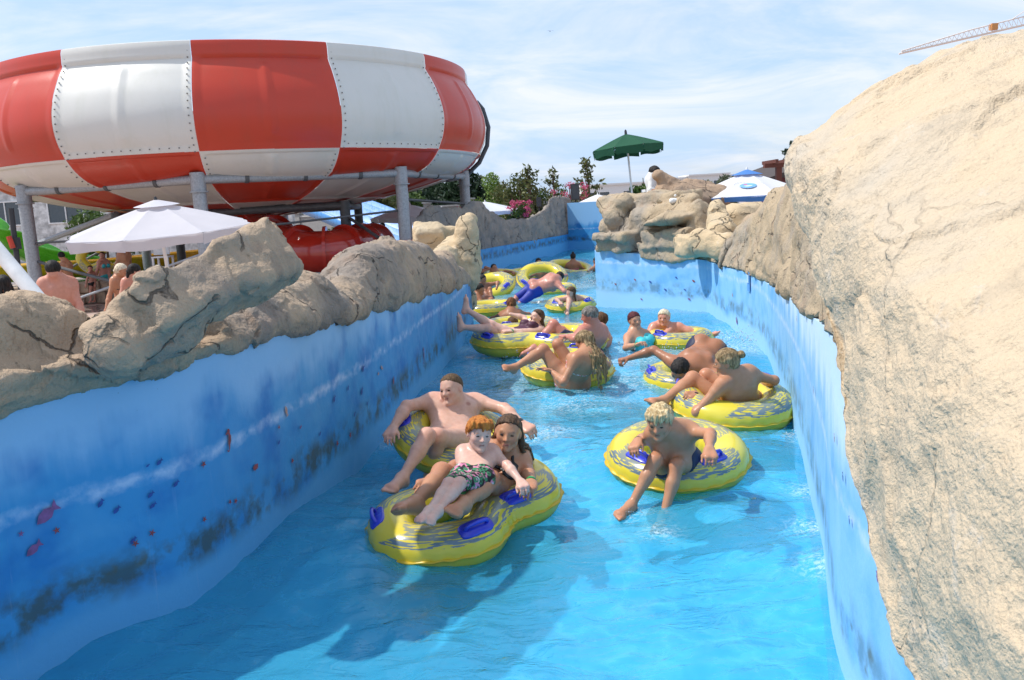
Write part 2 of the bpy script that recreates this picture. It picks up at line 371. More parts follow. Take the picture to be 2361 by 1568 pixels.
def mural(name, C0=(0.245, 0.48, 0.74), C1=(0.045, 0.285, 0.59), C2=(0.016, 0.17, 0.48), C3=(0.11, 0.38, 0.66), weed=1.0):
    t = NT(name); uv = t.n('ShaderNodeUVMap'); mp_ = t.n('ShaderNodeMapping'); t.l(uv.outputs[0], mp_.inputs[0]); v = mp_.outputs[0]; sp = t.n('ShaderNodeSeparateXYZ'); t.l(v, sp.inputs[0]); V = sp.outputs[1]; U = sp.outputs[0]
    m2 = t.n('ShaderNodeMapping'); m2.inputs['Scale'].default_value = (1.0, 0.42, 1); t.l(v, m2.inputs[0]); d = m2.outputs[0]
    m3 = t.n('ShaderNodeMapping'); m3.inputs['Scale'].default_value = (1.0, 0.10, 1); t.l(v, m3.inputs[0]); drip = t.noise(m3.outputs[0], 7.0, 4, 0.6)
    wob = t.math('ADD', V, t.math('MULTIPLY', t.math('SUBTRACT', t.noise(d, 2.6, 4, 0.5), 0.5), 0.55)); wob = t.math('ADD', wob, t.math('MULTIPLY', t.math('SUBTRACT', drip, 0.5), 0.22))
    c = t.mix(t.ramp(wob, 0.78, 1.02), C1, C0)            # pale top fading into deep blue
    c = t.mix(t.ramp(t.noise(v, 3.2, 3, 0.5), 0.48, 0.66, 0, 0.75), c, C2) # darker clouds
    c = t.mix(t.ramp(t.noise(v, 2.1, 3, 0.5, 0.3), 0.52, 0.68, 0, 0.5), c, C3)
    c = t.mix(t.ramp(wob, 0.88, 1.04), c, C0)
    # white spray line
    ln = t.math('ABSOLUTE', t.math('SUBTRACT', t.math('ADD', V, t.math('MULTIPLY', t.math('SUBTRACT', t.noise(v, 5.5, 5, 0.65), 0.5), 0.13)), 0.70))
    c = t.mix(t.math('MULTIPLY', t.ramp(ln, 0.0, 0.045, 0.55, 0), t.ramp(t.noise(v, 9, 4), 0.35, 0.6)), c, (0.66, 0.76, 0.92))
    # seaweed
    sw = t.ramp(t.math('ABSOLUTE', t.math('SUBTRACT', t.math('ADD', V, t.math('MULTIPLY', t.math('SUBTRACT', t.noise(v, 1.7, 3), 0.5), 0.14)), 0.27)), 0.05, 0.16, 1, 0)
    c = t.mix(t.math('MULTIPLY', sw, t.ramp(t.noise(v, 4.6, 5, 0.6), 0.44, 0.60, 0, 0.85 * weed)), c, (0.055, 0.085, 0.075))
    c = t.mix(t.math('MULTIPLY', sw, t.ramp(t.noise(v, 7.5, 3, 0.5), 0.60, 0.70, 0, 0.6)), c, (0.10, 0.09, 0.02))
    # pale sand band at the waterline
    sb = t.math('ADD', V, t.math('MULTIPLY', t.math('SUBTRACT', t.noise(v, 2.0, 3), 0.5), 0.2))
    c = t.mix(t.ramp(sb, 0.12, 0.22, 0.9, 0), c, C3)
    m4 = t.n('ShaderNodeMapping'); m4.inputs['Scale'].default_value = (1.0, 0.06, 1); t.l(v, m4.inputs[0])
    c = t.mix(t.ramp(t.noise(m4.outputs[0], 26, 5, 0.7), 0.60, 0.72, 0, 0.22), c, (0.30, 0.45, 0.66))   # drips
    c = t.mix(t.ramp(t.noise(v, 38, 3), 0.72, 0.76, 0, 0.5), c, (0.08, 0.14, 0.24))                       # pits
    t.bsdf(c, t.ramp(t.noise(v, 8, 3), .3, .7, 0.45, 0.65), spec=0.4, bump=t.bump(t.noise(v, 30, 5, .65), 0.22, 0.01)); return t.m
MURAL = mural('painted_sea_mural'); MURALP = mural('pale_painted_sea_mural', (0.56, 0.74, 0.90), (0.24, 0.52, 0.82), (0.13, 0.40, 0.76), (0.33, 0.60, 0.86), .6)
def basin():
    t = NT('blue_painted_pool_floor'); v = t.coord('Object'); n = t.noise(v, 0.7, 4)
    t.bsdf(t.mix(t.ramp(n, .35, .65), (0.11, 0.62, 0.90), (0.15, 0.68, 0.94)), 0.8); return t.m
BASIN = basin()
def water_mat():
    t = NT('pool_water'); v = t.coord('Object'); 
    b1 = t.noise(t.coord('Object', (1.0, 1.8, 1)), 3.0, 4, 0.55, 0.9); b2 = t.noise(v, 14.0, 4, 0.6, 0.5)
    near = t.bump(t.math('ADD', b1, t.math('MULTIPLY', b2, 0.16)), 0.55, 0.06)
    lw = t.n('ShaderNodeFresnel'); lw.inputs[0].default_value = 1.33; t.l(near, lw.inputs['Normal'])
    gl = t.n('ShaderNodeBsdfGlossy'); gl.inputs['Roughness'].default_value = 0.03; t.l(near, gl.inputs['Normal'])
    # ripple caustics, painted as a bright net into the transparent tint
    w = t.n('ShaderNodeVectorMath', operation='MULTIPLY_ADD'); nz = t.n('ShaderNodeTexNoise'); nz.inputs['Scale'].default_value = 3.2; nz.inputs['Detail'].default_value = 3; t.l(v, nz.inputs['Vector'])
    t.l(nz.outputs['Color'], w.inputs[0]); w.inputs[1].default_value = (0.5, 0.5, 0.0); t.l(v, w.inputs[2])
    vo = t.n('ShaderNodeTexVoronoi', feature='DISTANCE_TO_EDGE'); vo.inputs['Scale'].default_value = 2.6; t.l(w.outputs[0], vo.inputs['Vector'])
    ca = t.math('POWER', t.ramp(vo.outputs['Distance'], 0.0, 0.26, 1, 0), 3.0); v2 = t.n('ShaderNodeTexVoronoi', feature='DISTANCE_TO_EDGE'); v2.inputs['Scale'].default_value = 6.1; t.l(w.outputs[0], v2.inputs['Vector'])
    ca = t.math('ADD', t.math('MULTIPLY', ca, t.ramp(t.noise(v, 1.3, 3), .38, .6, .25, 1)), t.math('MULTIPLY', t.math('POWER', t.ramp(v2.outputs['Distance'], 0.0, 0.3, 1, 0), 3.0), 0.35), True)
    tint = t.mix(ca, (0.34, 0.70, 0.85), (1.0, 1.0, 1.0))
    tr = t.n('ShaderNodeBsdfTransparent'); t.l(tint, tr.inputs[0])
    di = t.n('ShaderNodeBsdfDiffuse'); di.inputs[0].default_value = (0.085, 0.60, 0.92, 1)
    m1 = t.n('ShaderNodeMixShader'); m1.inputs[0].default_value = 0.36; t.l(tr.outputs[0], m1.inputs[1]); t.l(di.outputs[0], m1.inputs[2])
    m2 = t.n('ShaderNodeMixShader'); t.l(lw.outputs[0], m2.inputs[0]); t.l(m1.outputs[0], m2.inputs[1]); t.l(gl.outputs[0], m2.inputs[2])
    at = t.n('ShaderNodeAttribute'); at.attribute_name = 'Foam'
    fo = t.math('MULTIPLY', at.outputs['Fac'], t.ramp(t.noise(v, 34, 6, 0.75, 0.8), 0.47, 0.66))
    fo2 = t.ramp(t.noise(t.coord('Object', (0.6, 1, 1), (0, 0, 0.3)), 2.2, 8, 0.75, 0.8), 0.68, 0.82, 0, 0.25)
    fd = t.n('ShaderNodeBsdfDiffuse'); fd.inputs[0].default_value = (0.75, 0.86, 0.90, 1)
    m3 = t.n('ShaderNodeMixShader'); t.l(t.math('ADD', t.math('MULTIPLY', fo, 0.8), t.math('MULTIPLY', fo2, 0.4), True), m3.inputs[0]); t.l(m2.outputs[0], m3.inputs[1]); t.l(fd.outputs[0], m3.inputs[2])
    t.l(m3.outputs[0], t.o.inputs[0]); return t.m
WATER = water_mat()
def leaf_mat(name, c1, c2):
    t = NT(name); v = t.coord('Object'); oi = t.n('ShaderNodeNewGeometry'); col = t.mix(oi.outputs['Random Per Island'], c1, c2)
    b = t.bsdf(col, 0.55, spec=0.35); tr = t.n('ShaderNodeBsdfTranslucent'); t.l(col, tr.inputs[0]); m = t.n('ShaderNodeMixShader'); m.inputs[0].default_value = 0.25
    t.l(b.outputs[0], m.inputs[1]); t.l(tr.outputs[0], m.inputs[2]); t.l(m.outputs[0], t.o.inputs[0]); return t.m
BARK = plain('bark', (0.13, 0.09, 0.06), 0.9, bump=0.5, bscale=20)
# ------------------------------------------------------------------ pool walls, water, ground
def zwater(Y): return -0.25 * smooth01((np.asarray(Y, float) - 10.0) / 12.0)
def at_w(x, y):
    p = at_z(x, y, 0.0)
    for _ in range(12): p = at_z(x, y, float(zwater(p[1])))
    return p
def resample(poly, step):
    P = np.array(poly, float); d = np.r_[0, np.cumsum(np.linalg.norm(np.diff(P, axis=0), axis=1))]; n = max(int(d[-1] / step), 2); s = np.linspace(0, d[-1], n + 1)
    return np.stack([np.interp(s, d, P[:, i]) for i in range(P.shape[1])], 1), s
def crom(P, n):                                        # Catmull-Rom through P (k, d)
    P = np.asarray(P, float); Q = np.vstack([2 * P[0] - P[1], P, 2 * P[-1] - P[-2]]); t = np.linspace(0, len(P) - 1, n); i = np.minimum(t.astype(int), len(P) - 2); u = (t - i)[:, None] if P.ndim == 2 else (t - i)[:, None, None]
    a, b, c, d = Q[i], Q[i + 1], Q[i + 2], Q[i + 3]
    return 0.5 * (2 * b + (c - a) * u + (2 * a - 5 * b + 4 * c - d) * u * u + (3 * b - a - 3 * c + d) * u ** 3)
LWp = [(-2.75, -6.0), (-2.62, 0.0), (-2.35, 2.2)] + [tuple(at_w(x, y)[:2]) for x, y in [(66, 1568), (470, 1376), (725, 1166), (890, 1000), (1000, 870), (1060, 800), (1092, 742)]]
LW = crom(np.array(LWp), 140)
LEND = LW[-1]
RWp = [(0.95, -6.0), (0.98, 0.0), (1.02, 1.6)] + [tuple(at_w(x, y)[:2]) for x, y in [(1945, 1568), (1890, 1250), (1835, 1000), (1780, 850), (1738, 785), (1665, 748)]]
RCOR = at_w(1630, 723)[:2]
RW = np.vstack([crom(np.array(RWp), 120), [RCOR]])
EWA = RCOR; EWB = at_w(1376, 704)[:2]                     # end wall facing the camera
FL0 = at_w(1100, 636)[:2]; FL1 = at_w(1312, 578)[:2]; FR = at_w(1400, 577)[:2]
FAR_L = np.array([LEND, LEND + [-0.5, 0.35], LEND + [-1.3, 1.6], LEND + [-1.9, 4.2], FL0 + [-0.9, -1.2], FL0, FL1])
FAR_R = np.array([EWB, EWB + [0.5, 0.8], EWB + [1.8, 3.5], FR + [0.8, -1.5], FR])
def topz(pix, poly):                                   # wall-top samples -> (distance along poly, z)
    out = []
    for x, y in pix:
        h = hit(x, y, poly)
        if h is None: continue
        d = np.r_[0, np.cumsum(np.linalg.norm(np.diff(poly, axis=0), axis=1))]; i = int(np.argmin(np.linalg.norm(poly - h[:2], axis=1))); out.append((d[i], h[2]))
    return sorted(out)
LTOP = topz([(4, 945), (130, 905), (440, 830), (640, 770), (800, 730), (940, 695), (1030, 670), (1085, 652)], LW)
RTOP = topz([(1640, 606), (1770, 655), (1860, 720), (1920, 780), (1965, 835)], RW)
_dR = np.r_[0, np.cumsum(np.linalg.norm(np.diff(RW, axis=0), axis=1))]
RTOP = [(float(np.interp(h_[1], RW[:, 1], _dR)), float(h_[2]) + .05) for h_ in (hit(x, y, RW) for x, y in [(2110, 1568), (2060, 1330), (2030, 1180), (2005, 1040), (1988, 960)])] + RTOP
RTOP = sorted(RTOP)
def wall_strip(name, poly, top, label, thick=0.28, zlo=-1.15, mat=None, inward=1, u0=0.0, parent=None, tag_=True, cat='pool wall'):
    P, s = resample(poly, 0.06); T = np.gradient(P, axis=0); T /= np.linalg.norm(T, axis=1)[:, None]; N = np.stack([-T[:, 1], T[:, 0]], 1) * inward   # away from the water
    zt = np.interp(s, [a for a, b in top], [b for a, b in top]); 
    vs_ = [(0.0, zlo), (0.0, -0.02)] + [(0.0, k) for k in np.linspace(0.05, 1, 14)]
    G = np.zeros((len(P), len(vs_) + 3, 3)); UV = np.zeros((len(P), len(vs_) + 3, 2))
    for j, (o, k) in enumerate(vs_):
        z = np.full(len(P), k) if k <= 0 else zt * k
        G[:, j, :2] = P; G[:, j, 2] = z; UV[:, j, 0] = s + u0; UV[:, j, 1] = z
    for jj, (o, z) in enumerate([(0.02, zt + 0.0), (thick, zt), (thick, np.full(len(P), zlo))]):
        j = len(vs_) + jj; G[:, j, :2] = P + N * o; G[:, j, 2] = z; UV[:, j, 0] = s + u0; UV[:, j, 1] = zt
    me = gridmesh(name, G, UV, flip=(inward > 0)); o = link(name, me, mat or MURAL, parent); autosmooth(me, 50)
    if tag_: tag(o, label, cat)
    return o
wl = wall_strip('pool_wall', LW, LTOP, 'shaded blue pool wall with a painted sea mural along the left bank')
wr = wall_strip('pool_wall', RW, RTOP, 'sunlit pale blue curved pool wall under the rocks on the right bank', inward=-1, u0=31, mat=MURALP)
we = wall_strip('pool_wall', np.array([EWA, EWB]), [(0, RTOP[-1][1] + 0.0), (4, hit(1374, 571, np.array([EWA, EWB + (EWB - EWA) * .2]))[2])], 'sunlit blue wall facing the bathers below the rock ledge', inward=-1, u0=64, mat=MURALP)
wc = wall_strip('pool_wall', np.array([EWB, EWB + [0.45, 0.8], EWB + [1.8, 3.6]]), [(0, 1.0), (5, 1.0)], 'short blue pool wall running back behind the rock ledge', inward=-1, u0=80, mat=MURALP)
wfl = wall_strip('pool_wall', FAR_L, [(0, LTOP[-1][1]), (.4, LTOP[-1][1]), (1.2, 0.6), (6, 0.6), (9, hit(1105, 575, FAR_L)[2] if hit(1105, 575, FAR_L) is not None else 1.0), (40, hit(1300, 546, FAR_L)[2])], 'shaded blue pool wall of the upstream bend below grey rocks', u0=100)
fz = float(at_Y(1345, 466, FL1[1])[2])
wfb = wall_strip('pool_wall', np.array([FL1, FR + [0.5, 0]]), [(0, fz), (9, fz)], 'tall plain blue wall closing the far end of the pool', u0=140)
# water
def inside(P, poly):
    x, y = P[:, 0], P[:, 1]; c = np.zeros(len(P), bool); n = len(poly); j = n - 1
    for i in range(n):
        xi, yi = poly[i]; xj, yj = poly[j]
        m = ((yi > y) != (yj > y)) & (x < (xj - xi) * (y - yi) / (yj - yi + 1e-12) + xi); c ^= m; j = i
    return c
CHAN = np.vstack([LW, FAR_L[1:], [FR], FAR_R[::-1][1:], [EWA], RW[::-1][1:]])
def grow(poly, d):
    A = np.roll(poly, 1, 0); B = np.roll(poly, -1, 0); T = B - A; T /= np.linalg.norm(T, axis=1)[:, None] + 1e-9; ar = 0.5 * np.sum(poly[:, 0] * np.roll(poly[:, 1], -1) - np.roll(poly[:, 0], -1) * poly[:, 1])
    N = np.stack([T[:, 1], -T[:, 0]], 1) * (1 if ar > 0 else -1); return poly + N * d
CH2 = grow(CHAN, 0.10); print('FL', FL0, FL1, FR, LEND, EWA, EWB)
def wave(X, Y):
    a = 0.030 * np.sin(1.9 * X + 1.1 * Y + 0.6 * np.sin(0.8 * Y)) + 0.022 * np.sin(-1.2 * X + 2.3 * Y + 1.3) + 0.016 * np.sin(3.9 * X + 2.9 * Y + 2 * np.sin(X)) 
    P = np.stack([X, Y, np.zeros_like(X)], -1); return a + 0.030 * fbm(P, 3, 1.3, 0.5, 3) + 0.010 * fbm(P, 2, 6.0, 0.5, 5, True)
FOAM = []      # (x, y, radius, strength) filled by splashes
for (x, y, r, s) in [(1000, 870, .5, .6), (1060, 800, .5, .6), (940, 960, .35, .5), (1225, 1010, .28, 1.0), (1280, 1000, .22, 0.9), (885, 1010, .18, .9), (1440, 830, .7, .95), (1500, 800, .7, 1.0), (1560, 790, .5, .8), (1430, 880, .5, .7), (1700, 790, .6, 1.0), (1640, 770, .6, .9), (1740, 800, .5, 1.0), (1840, 1010, .12, .9), (1870, 1130, .14, .9), (1885, 1230, .15, .9), (1915, 1330, .14, .8),
                     (1110, 850, .35, .7), (1180, 850, .5, .8), (1240, 870, .4, .7), (1200, 900, .4, .6), (1330, 930, .4, .7), (1400, 905, .4, .6), (1490, 880, .4, .6), (1385, 620, .7, 1), (1370, 660, .7, 1), (1355, 690, .5, .8), (1210, 655, .8, .5), (1160, 640, .8, .6), (1180, 690, .8, .5), (1500, 710, .8, .5), (1590, 720, .6, .5), (1600, 985, .15, .5), (1450, 1180, .10, .8), (1520, 1225, .10, .8), (930, 1120, .2, .5), (1300, 930, .5, .5), (1265, 1080, .2, .4)]:
    p = at_w(x, y); FOAM.append((p[0], p[1], r, s))
def foam_at(X, Y):
    f = np.zeros_like(X)
    for x, y, r, s in FOAM: f = np.maximum(f, s * np.exp(-((X - x) ** 2 + (Y - y) ** 2) / (r * r)))
    return f
def make_water():
    Vs = []; Fs = []; n0 = 0
    ys = [-6.0, -3, -1, 0.5, 1.2]; y = 1.8
    while y < 42: ys.append(y); y += max(0.022, 0.0085 * y)
    ys = np.array(ys); xs = np.arange(-6.5, 8.0, 0.04); X, Y = np.meshgrid(xs, ys, indexing='ij'); G = np.zeros(X.shape + (3,)); G[..., 0] = X; G[..., 1] = Y; G[..., 2] = zwater(Y) + wave(X, Y)
    I = np.arange(X.size).reshape(X.shape); Fq = np.stack([I[:-1, :-1], I[1:, :-1], I[1:, 1:], I[:-1, 1:]], -1).reshape(-1, 4); P = G.reshape(-1, 3); c = P[Fq][:, :, :2].mean(1); Fq = Fq[inside(c, CH2)]
    used = np.unique(Fq); m = np.full(len(P), -1); m[used] = np.arange(len(used)); P = P[used]; me = fastmesh('water', P, m[Fq])
    at = me.attributes.new('Foam', 'FLOAT', 'POINT'); at.data.foreach_set('value', foam_at(P[:, 0], P[:, 1]).astype(np.float32)); o = link('water', me, WATER); tag(o, 'rippling turquoise water filling the river pool', None, None, 'structure'); return o
make_water()
pf = fastmesh('pool_floor', np.array([(p[0], p[1], -0.30 if p[1] < 9 else -0.62) for p in grow(CHAN, 0.15)]), [tuple(range(len(CHAN)))], False); tag(link('pool_floor', pf, BASIN), 'blue painted floor of the river pool', None, None, 'structure')
# ground: one sheet round the pool
DECK = -0.35
def deck_mat():
    t = NT('pale_pink_paving'); v = t.coord('Object'); br = t.n('ShaderNodeTexBrick'); br.inputs['Scale'].default_value = 1.0; br.inputs['Brick Width'].default_value = 0.5; br.inputs['Row Height'].default_value = 0.5; br.inputs['Mortar Size'].default_value = 0.012; br.offset = 0
    br.inputs['Color1'].default_value = (0.50, 0.36, 0.29, 1); br.inputs['Color2'].default_value = (0.46, 0.34, 0.28, 1); br.inputs['Mortar'].default_value = (0.3, 0.26, 0.23, 1); t.l(v, br.inputs['Vector'])
    wet = t.ramp(t.noise(v, 0.45, 4, .6, .4), 0.48, 0.56); c = t.mix(t.math('MULTIPLY', wet, 0.55), br.outputs[0], (0.16, 0.14, 0.14)); t.bsdf(c, t.ramp(wet, 0, 1, 0.75, 0.15), bump=t.bump(br.outputs['Fac'], 0.3, -0.01)); return t.m
og = grow(CHAN, 0.14); iL = len(LW) + len(FAR_L) - 1
Lp = [(p[0], p[1], DECK) for p in og[:iL]] + [(og[iL - 1][0], 900, DECK), (-900, 900, DECK), (-900, -6.1, DECK)]
Rp = [(p[0], p[1], DECK) for p in og[iL:]] + [(900, -6.1, DECK), (900, 900, DECK), (og[iL - 1][0], 900, DECK), (og[iL - 1][0], og[iL - 1][1], DECK)]
gv = Lp + Rp; gf = [tuple(range(len(Lp))), tuple(range(len(Lp), len(gv)))]
gv += [(-900, -900, DECK), (900, -900, DECK), (900, -6.1, DECK), (-900, -6.1, DECK)]; gf.append(tuple(range(len(gv) - 4, len(gv))))
tag(link('ground', fastmesh('ground', np.array(gv), gf, False), deck_mat()), 'pale pink paved ground around the pool', None, None, 'structure')
# painted sea creatures on the left wall, each a flat shape just proud of the paint
def wall_frame(x, y, poly):
    h = hit(x, y, poly); i = int(np.argmin(np.linalg.norm(poly - h[:2], axis=1))); i = min(max(i, 1), len(poly) - 2); T = poly[i + 1] - poly[i - 1]; T = np.array([T[0], T[1], 0]) / np.linalg.norm(T); return h, T
def paint(name, pts, x, y, size, ang, mat, poly, parent, side):
    h, T = wall_frame(x, y, poly); up = np.array([0, 0, 1.0]); N = np.cross(T, up) * side
    ca, sa = math.cos(ang), math.sin(ang); V = []
    for a, b in pts:
        u, w = (a * ca - b * sa) * size, (a * sa + b * ca) * size; V.append(h + T * u + up * w + N * 0.010)
    me = fastmesh(name, np.array(V), [tuple(range(len(V)))], False); o = link(name, me, mat, parent); return o
FISH = [(-1, .0), (-.5, .42), (.1, .48), (.55, .18), (1.05, .5), (.9, 0), (1.0, -.5), (.55, -.15), (.1, -.45), (-.5, -.35)]
STAR = [(math.cos(a) * (1 if k % 2 == 0 else .36), math.sin(a) * (1 if k % 2 == 0 else .36)) for k, a in enumerate(np.linspace(0, 2 * math.pi, 10, endpoint=False))]
HORSE = [(-.10, 1.0), (.12, 1.02), (.25, .85), (.2, .6), (.38, .3), (.35, -.1), (.15, -.45), (.1, -.75), (-.05, -1.0), (-.3, -1.0), (-.34, -.8), (-.22, -.78), (-.2, -.9), (-.08, -.86), (-.05, -.6), (-.12, -.3), (-.05, .1), (.0, .5), (-.12, .6), (-.42, .5), (-.42, .62), (-.15, .8)]
CRAB = [(-1, .1), (-.8, .5), (-.55, .3), (-.3, .55), (.3, .55), (.55, .3), (.8, .5), (1, .1), (.75, -.1), (.95, -.5), (.6, -.3), (.4, -.55), (0, -.4), (-.4, -.55), (-.6, -.3), (-.95, -.5), (-.75, -.1)]
PR = plain('faded_red_mural_paint', (0.26, 0.055, 0.06), .6, var=.25, nscale=30); PB = plain('dark_blue_mural_paint', (0.02, 0.07, 0.30), .6, var=.25, nscale=30); PY = plain('faded_orange_mural_paint', (0.42, 0.25, 0.20), .6, var=.3, nscale=30); PV = plain('violet_mural_paint', (0.20, 0.08, 0.22), .6, var=.3, nscale=30)
for (x, y, w, a, m) in [(106, 1185, 28, .55, PV), (75, 1265, 20, .5, PV), (657, 948, 12, -1.3, PY), (878, 848, 8, -.5, PY), (870, 862, 6, .2, PY), (835, 850, 10, .6, PB), (800, 895, 7, .7, PB), (832, 902, 10, .8, PB), (845, 930, 6, .7, PB), (768, 920, 9, .8, PB), (365, 1065, 9, .6, PB), (338, 1073, 5, .5, PB), (267, 1175, 10, .7, PB), (345, 1140, 9, .6, PB), (350, 1165, 9, .5, PB), (230, 1160, 10, .9, PB), (305, 1245, 9, .7, PB), (403, 1115, 9, .6, PB), (815, 955, 7, .7, PB), (690, 985, 6, .3, PV), (905, 878, 9, .9, PR), (735, 1000, 6, .6, PB), (640, 1020, 6, .6, PB)]:
    h, _ = wall_frame(x, y, LW); paint('painted_fish', FISH, x, y, w / pmm(h[1]) * 1.15, a, m, LW, wl, 1)
for (x, y, w, m) in [(466, 1070, 9, PR), (348, 1228, 9, PR), (310, 1252, 9, PR), (128, 1222, 9, PR), (45, 1230, 8, PV), (468, 1197, 8, PR), (540, 1155, 8, PR), (671, 1062, 8, PR), (775, 1022, 9, PR), (805, 1003, 9, PR), (640, 985, 6, PR), (527, 1157, 7, PR)]:
    h, _ = wall_frame(x, y, LW); paint('painted_starfish', STAR, x, y, w / pmm(h[1]) * 1.15, x * .7, m, LW, wl, 1)
h, _ = wall_frame(524, 1015, LW); paint('painted_seahorse', HORSE, 524, 1015, 27 / pmm(h[1]), -.05, PR, LW, wl, 1)
h, _ = wall_frame(586, 1077, LW); paint('painted_crab', CRAB, 586, 1077, 11 / pmm(h[1]) * 1.2, .1, PR, LW, wl, 1)
h, _ = wall_frame(975, 820, LW); paint('painted_seahorse', HORSE, 975, 820, 20 / pmm(h[1]), -.35, PV, LW, wl, 1)
EWP = np.array([EWA + (EWB - EWA) * t for t in np.linspace(0, 1, 20)])
for (x, y, w, m) in [(1465, 645, 4, PR), (1500, 650, 5, PB), (1560, 640, 4, PB), (1600, 648, 5, PR), (1535, 668, 5, PB), (1420, 655, 4, PR), (1580, 668, 4, PB), (1590, 690, 5, PV), (1480, 690, 4, PV)]:
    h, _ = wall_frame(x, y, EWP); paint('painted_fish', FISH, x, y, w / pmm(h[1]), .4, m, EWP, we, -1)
for (x, y, w, m) in [(1840, 735, 6, PR), (1690, 680, 4, PY), (1760, 760, 6, PV), (1700, 740, 7, PV), (1995, 1150, 22, PR), (1790, 800, 6, PV), (1880, 900, 8, PV), (1900, 960, 8, PB), (1930, 1010, 9, PR), (1950, 1100, 10, PB), (1820, 850, 7, PB), (1850, 940, 7, PR), (2030, 1330, 12, PV), (1965, 1200, 9, PB)]:
    try:
        h, _ = wall_frame(x, y, RW); paint('painted_fish', FISH, x, y, w / pmm(h[1]) * 1.3, 1.2, m, RW, wr, -1)
    except Exception: pass
# ------------------------------------------------------------------ artificial rocks
def loft(name, C, nu, nv, mat, parent, amp=0.05, scale=2.2, seed=0, oct=6, ridge=0.35, fac=0.0, fs=2.2):
    C = np.asarray(C, float); A = crom(C.reshape(C.shape[0], -1), nu).reshape(nu, C.shape[1], 3); A = crom(A.transpose(1, 0, 2).reshape(C.shape[1], -1), nv).reshape(nv, nu, 3).transpose(1, 0, 2)
    du = np.gradient(A, axis=0); dv = np.gradient(A, axis=1); N = np.cross(du, dv); N /= np.linalg.norm(N, axis=2)[..., None] + 1e-9
    n = fbm(A, oct, scale, 0.52, seed) + ridge * fbm(A, 3, scale * 0.8, 0.5, seed + 9, True)
    if fac:
        W_ = A + .10 * np.stack([fbm(A, 3, 3.0, .5, seed + 31), fbm(A, 3, 3.0, .5, seed + 32), fbm(A, 3, 3.0, .5, seed + 33)], -1); n = n + fac * (facets(W_, fs, seed) + .5 * facets(W_, fs * 2.3, seed + 3) + .28 * facets(W_, fs * 5.1, seed + 5))
    A = A + N * (amp * n)[..., None]
    me = gridmesh(name, A); o = link(name, me, mat, parent); return o
def sdf_rock(name, prims, res, mat, parent=None, k=0.08, amp=0.05, scale=3.0, seed=0, fac=0.9, fs=2.6, ridge=0.4):
    lo, hi = gbox(prims); lo = lo - 0.12; hi = hi + 0.12; F = Field(lo, hi, res); sl, X, Y, Z = F.sub(lo, hi); D = group_eval(prims, X, Y, Z, k)
    shell = np.abs(D) < (amp * (3.2 + fac) + 2 * res); P = np.argwhere(shell) * res + F.lo; D = np.array(D, dtype=np.float32)
    D[shell] += (amp * (fbm(P, 4, scale, 0.5, seed) + ridge * fbm(P, 3, scale * .7, .5, seed + 5, True))).astype(np.float32)
    if fac: W_ = P + .06 * np.stack([fbm(P, 2, 4.0, .5, seed + 31), fbm(P, 2, 4.0, .5, seed + 32), fbm(P, 2, 4.0, .5, seed + 33)], -1); D[shell] += (amp * fac * (facets(W_, fs, seed) + .5 * facets(W_, fs * 2.4, seed + 3))).astype(np.float32)
    V, Q = surfnet(D, F.lo, res); me = fastmesh(name, V, Q); return link(name, me, mat, parent)
def frame(ax, up=(0, 0, 1)):
    a = np.array(ax, float); a /= np.linalg.norm(a); u = np.array(up, float); u = u - a * (a @ u); u /= np.linalg.norm(u); return np.array([a, np.cross(u, a), u])
def normals2(P, side):
    T = np.gradient(P, axis=0); T /= np.linalg.norm(T, axis=1)[:, None] + 1e-9; return np.stack([-T[:, 1], T[:, 0]], 1) * side
# left bank
rl = empty('rock_bank', (LW[60][0] - .4, LW[60][1], DECK), 'long brown artificial rock bank topping the shaded left pool wall', 'rock wall')
LWo = LW + normals2(LW, 1) * 0.20
crest = [(-420, 690), (-200, 690), (4, 695), (60, 690), (130, 700), (172, 722), (205, 748), (245, 738), (300, 735), (360, 728), (440, 722), (505, 712), (545, 690), (580, 662), (625, 650), (660, 644), (692, 632), (720, 650), (745, 660), (775, 648), (800, 612), (828, 574), (880, 557), (930, 556), (968, 570), (1000, 590), (1020, 578)]
st = []
dL = np.r_[0, np.cumsum(np.linalg.norm(np.diff(LW, axis=0), axis=1))]
for (x, y) in crest:
    h = hit(x, y, LWo)
    if h is None: continue
    i = int(np.argmin(np.linalg.norm(LWo - h[:2], axis=1))); i = min(max(i, 1), len(LW) - 2); W = LW[i]; T = LW[i + 1] - LW[i - 1]; T /= np.linalg.norm(T); N = np.array([-T[1], T[0]])
    zt = float(np.interp(dL[i], [a for a, b in LTOP], [b for a, b in LTOP])); zc = h[2]; q = []
    led = smooth01((470 - x) / 120.0)
    for (o, z) in [(0.10, zt - .03), (-0.015, zt - 0.015), (-0.05 - .03 * led, zt + (.25 + .05 * led) * (zc - zt)), (0.0 + .06 * led, zt + (.6 - .15 * led) * (zc - zt)), (0.07 + .05 * led, zt + .88 * (zc - zt)), (0.20, zc), (0.36, zc - .05), (0.50, zc - .3), (0.56, -0.05), (0.60, DECK - .1)]:
        p = W + N * o; q.append((p[0], p[1], z))
    st.append(q)
print('left crest z', [round(s[5][2], 2) for s in st], [round(s[5][1], 1) for s in st])
loft('rock_face', st, 900, 110, ROCK, rl, 0.026, 2.6, 3, 6, 0.5, 1.3, 2.4)
def P3(x, y, Y): return at_Y(x, y, Y)
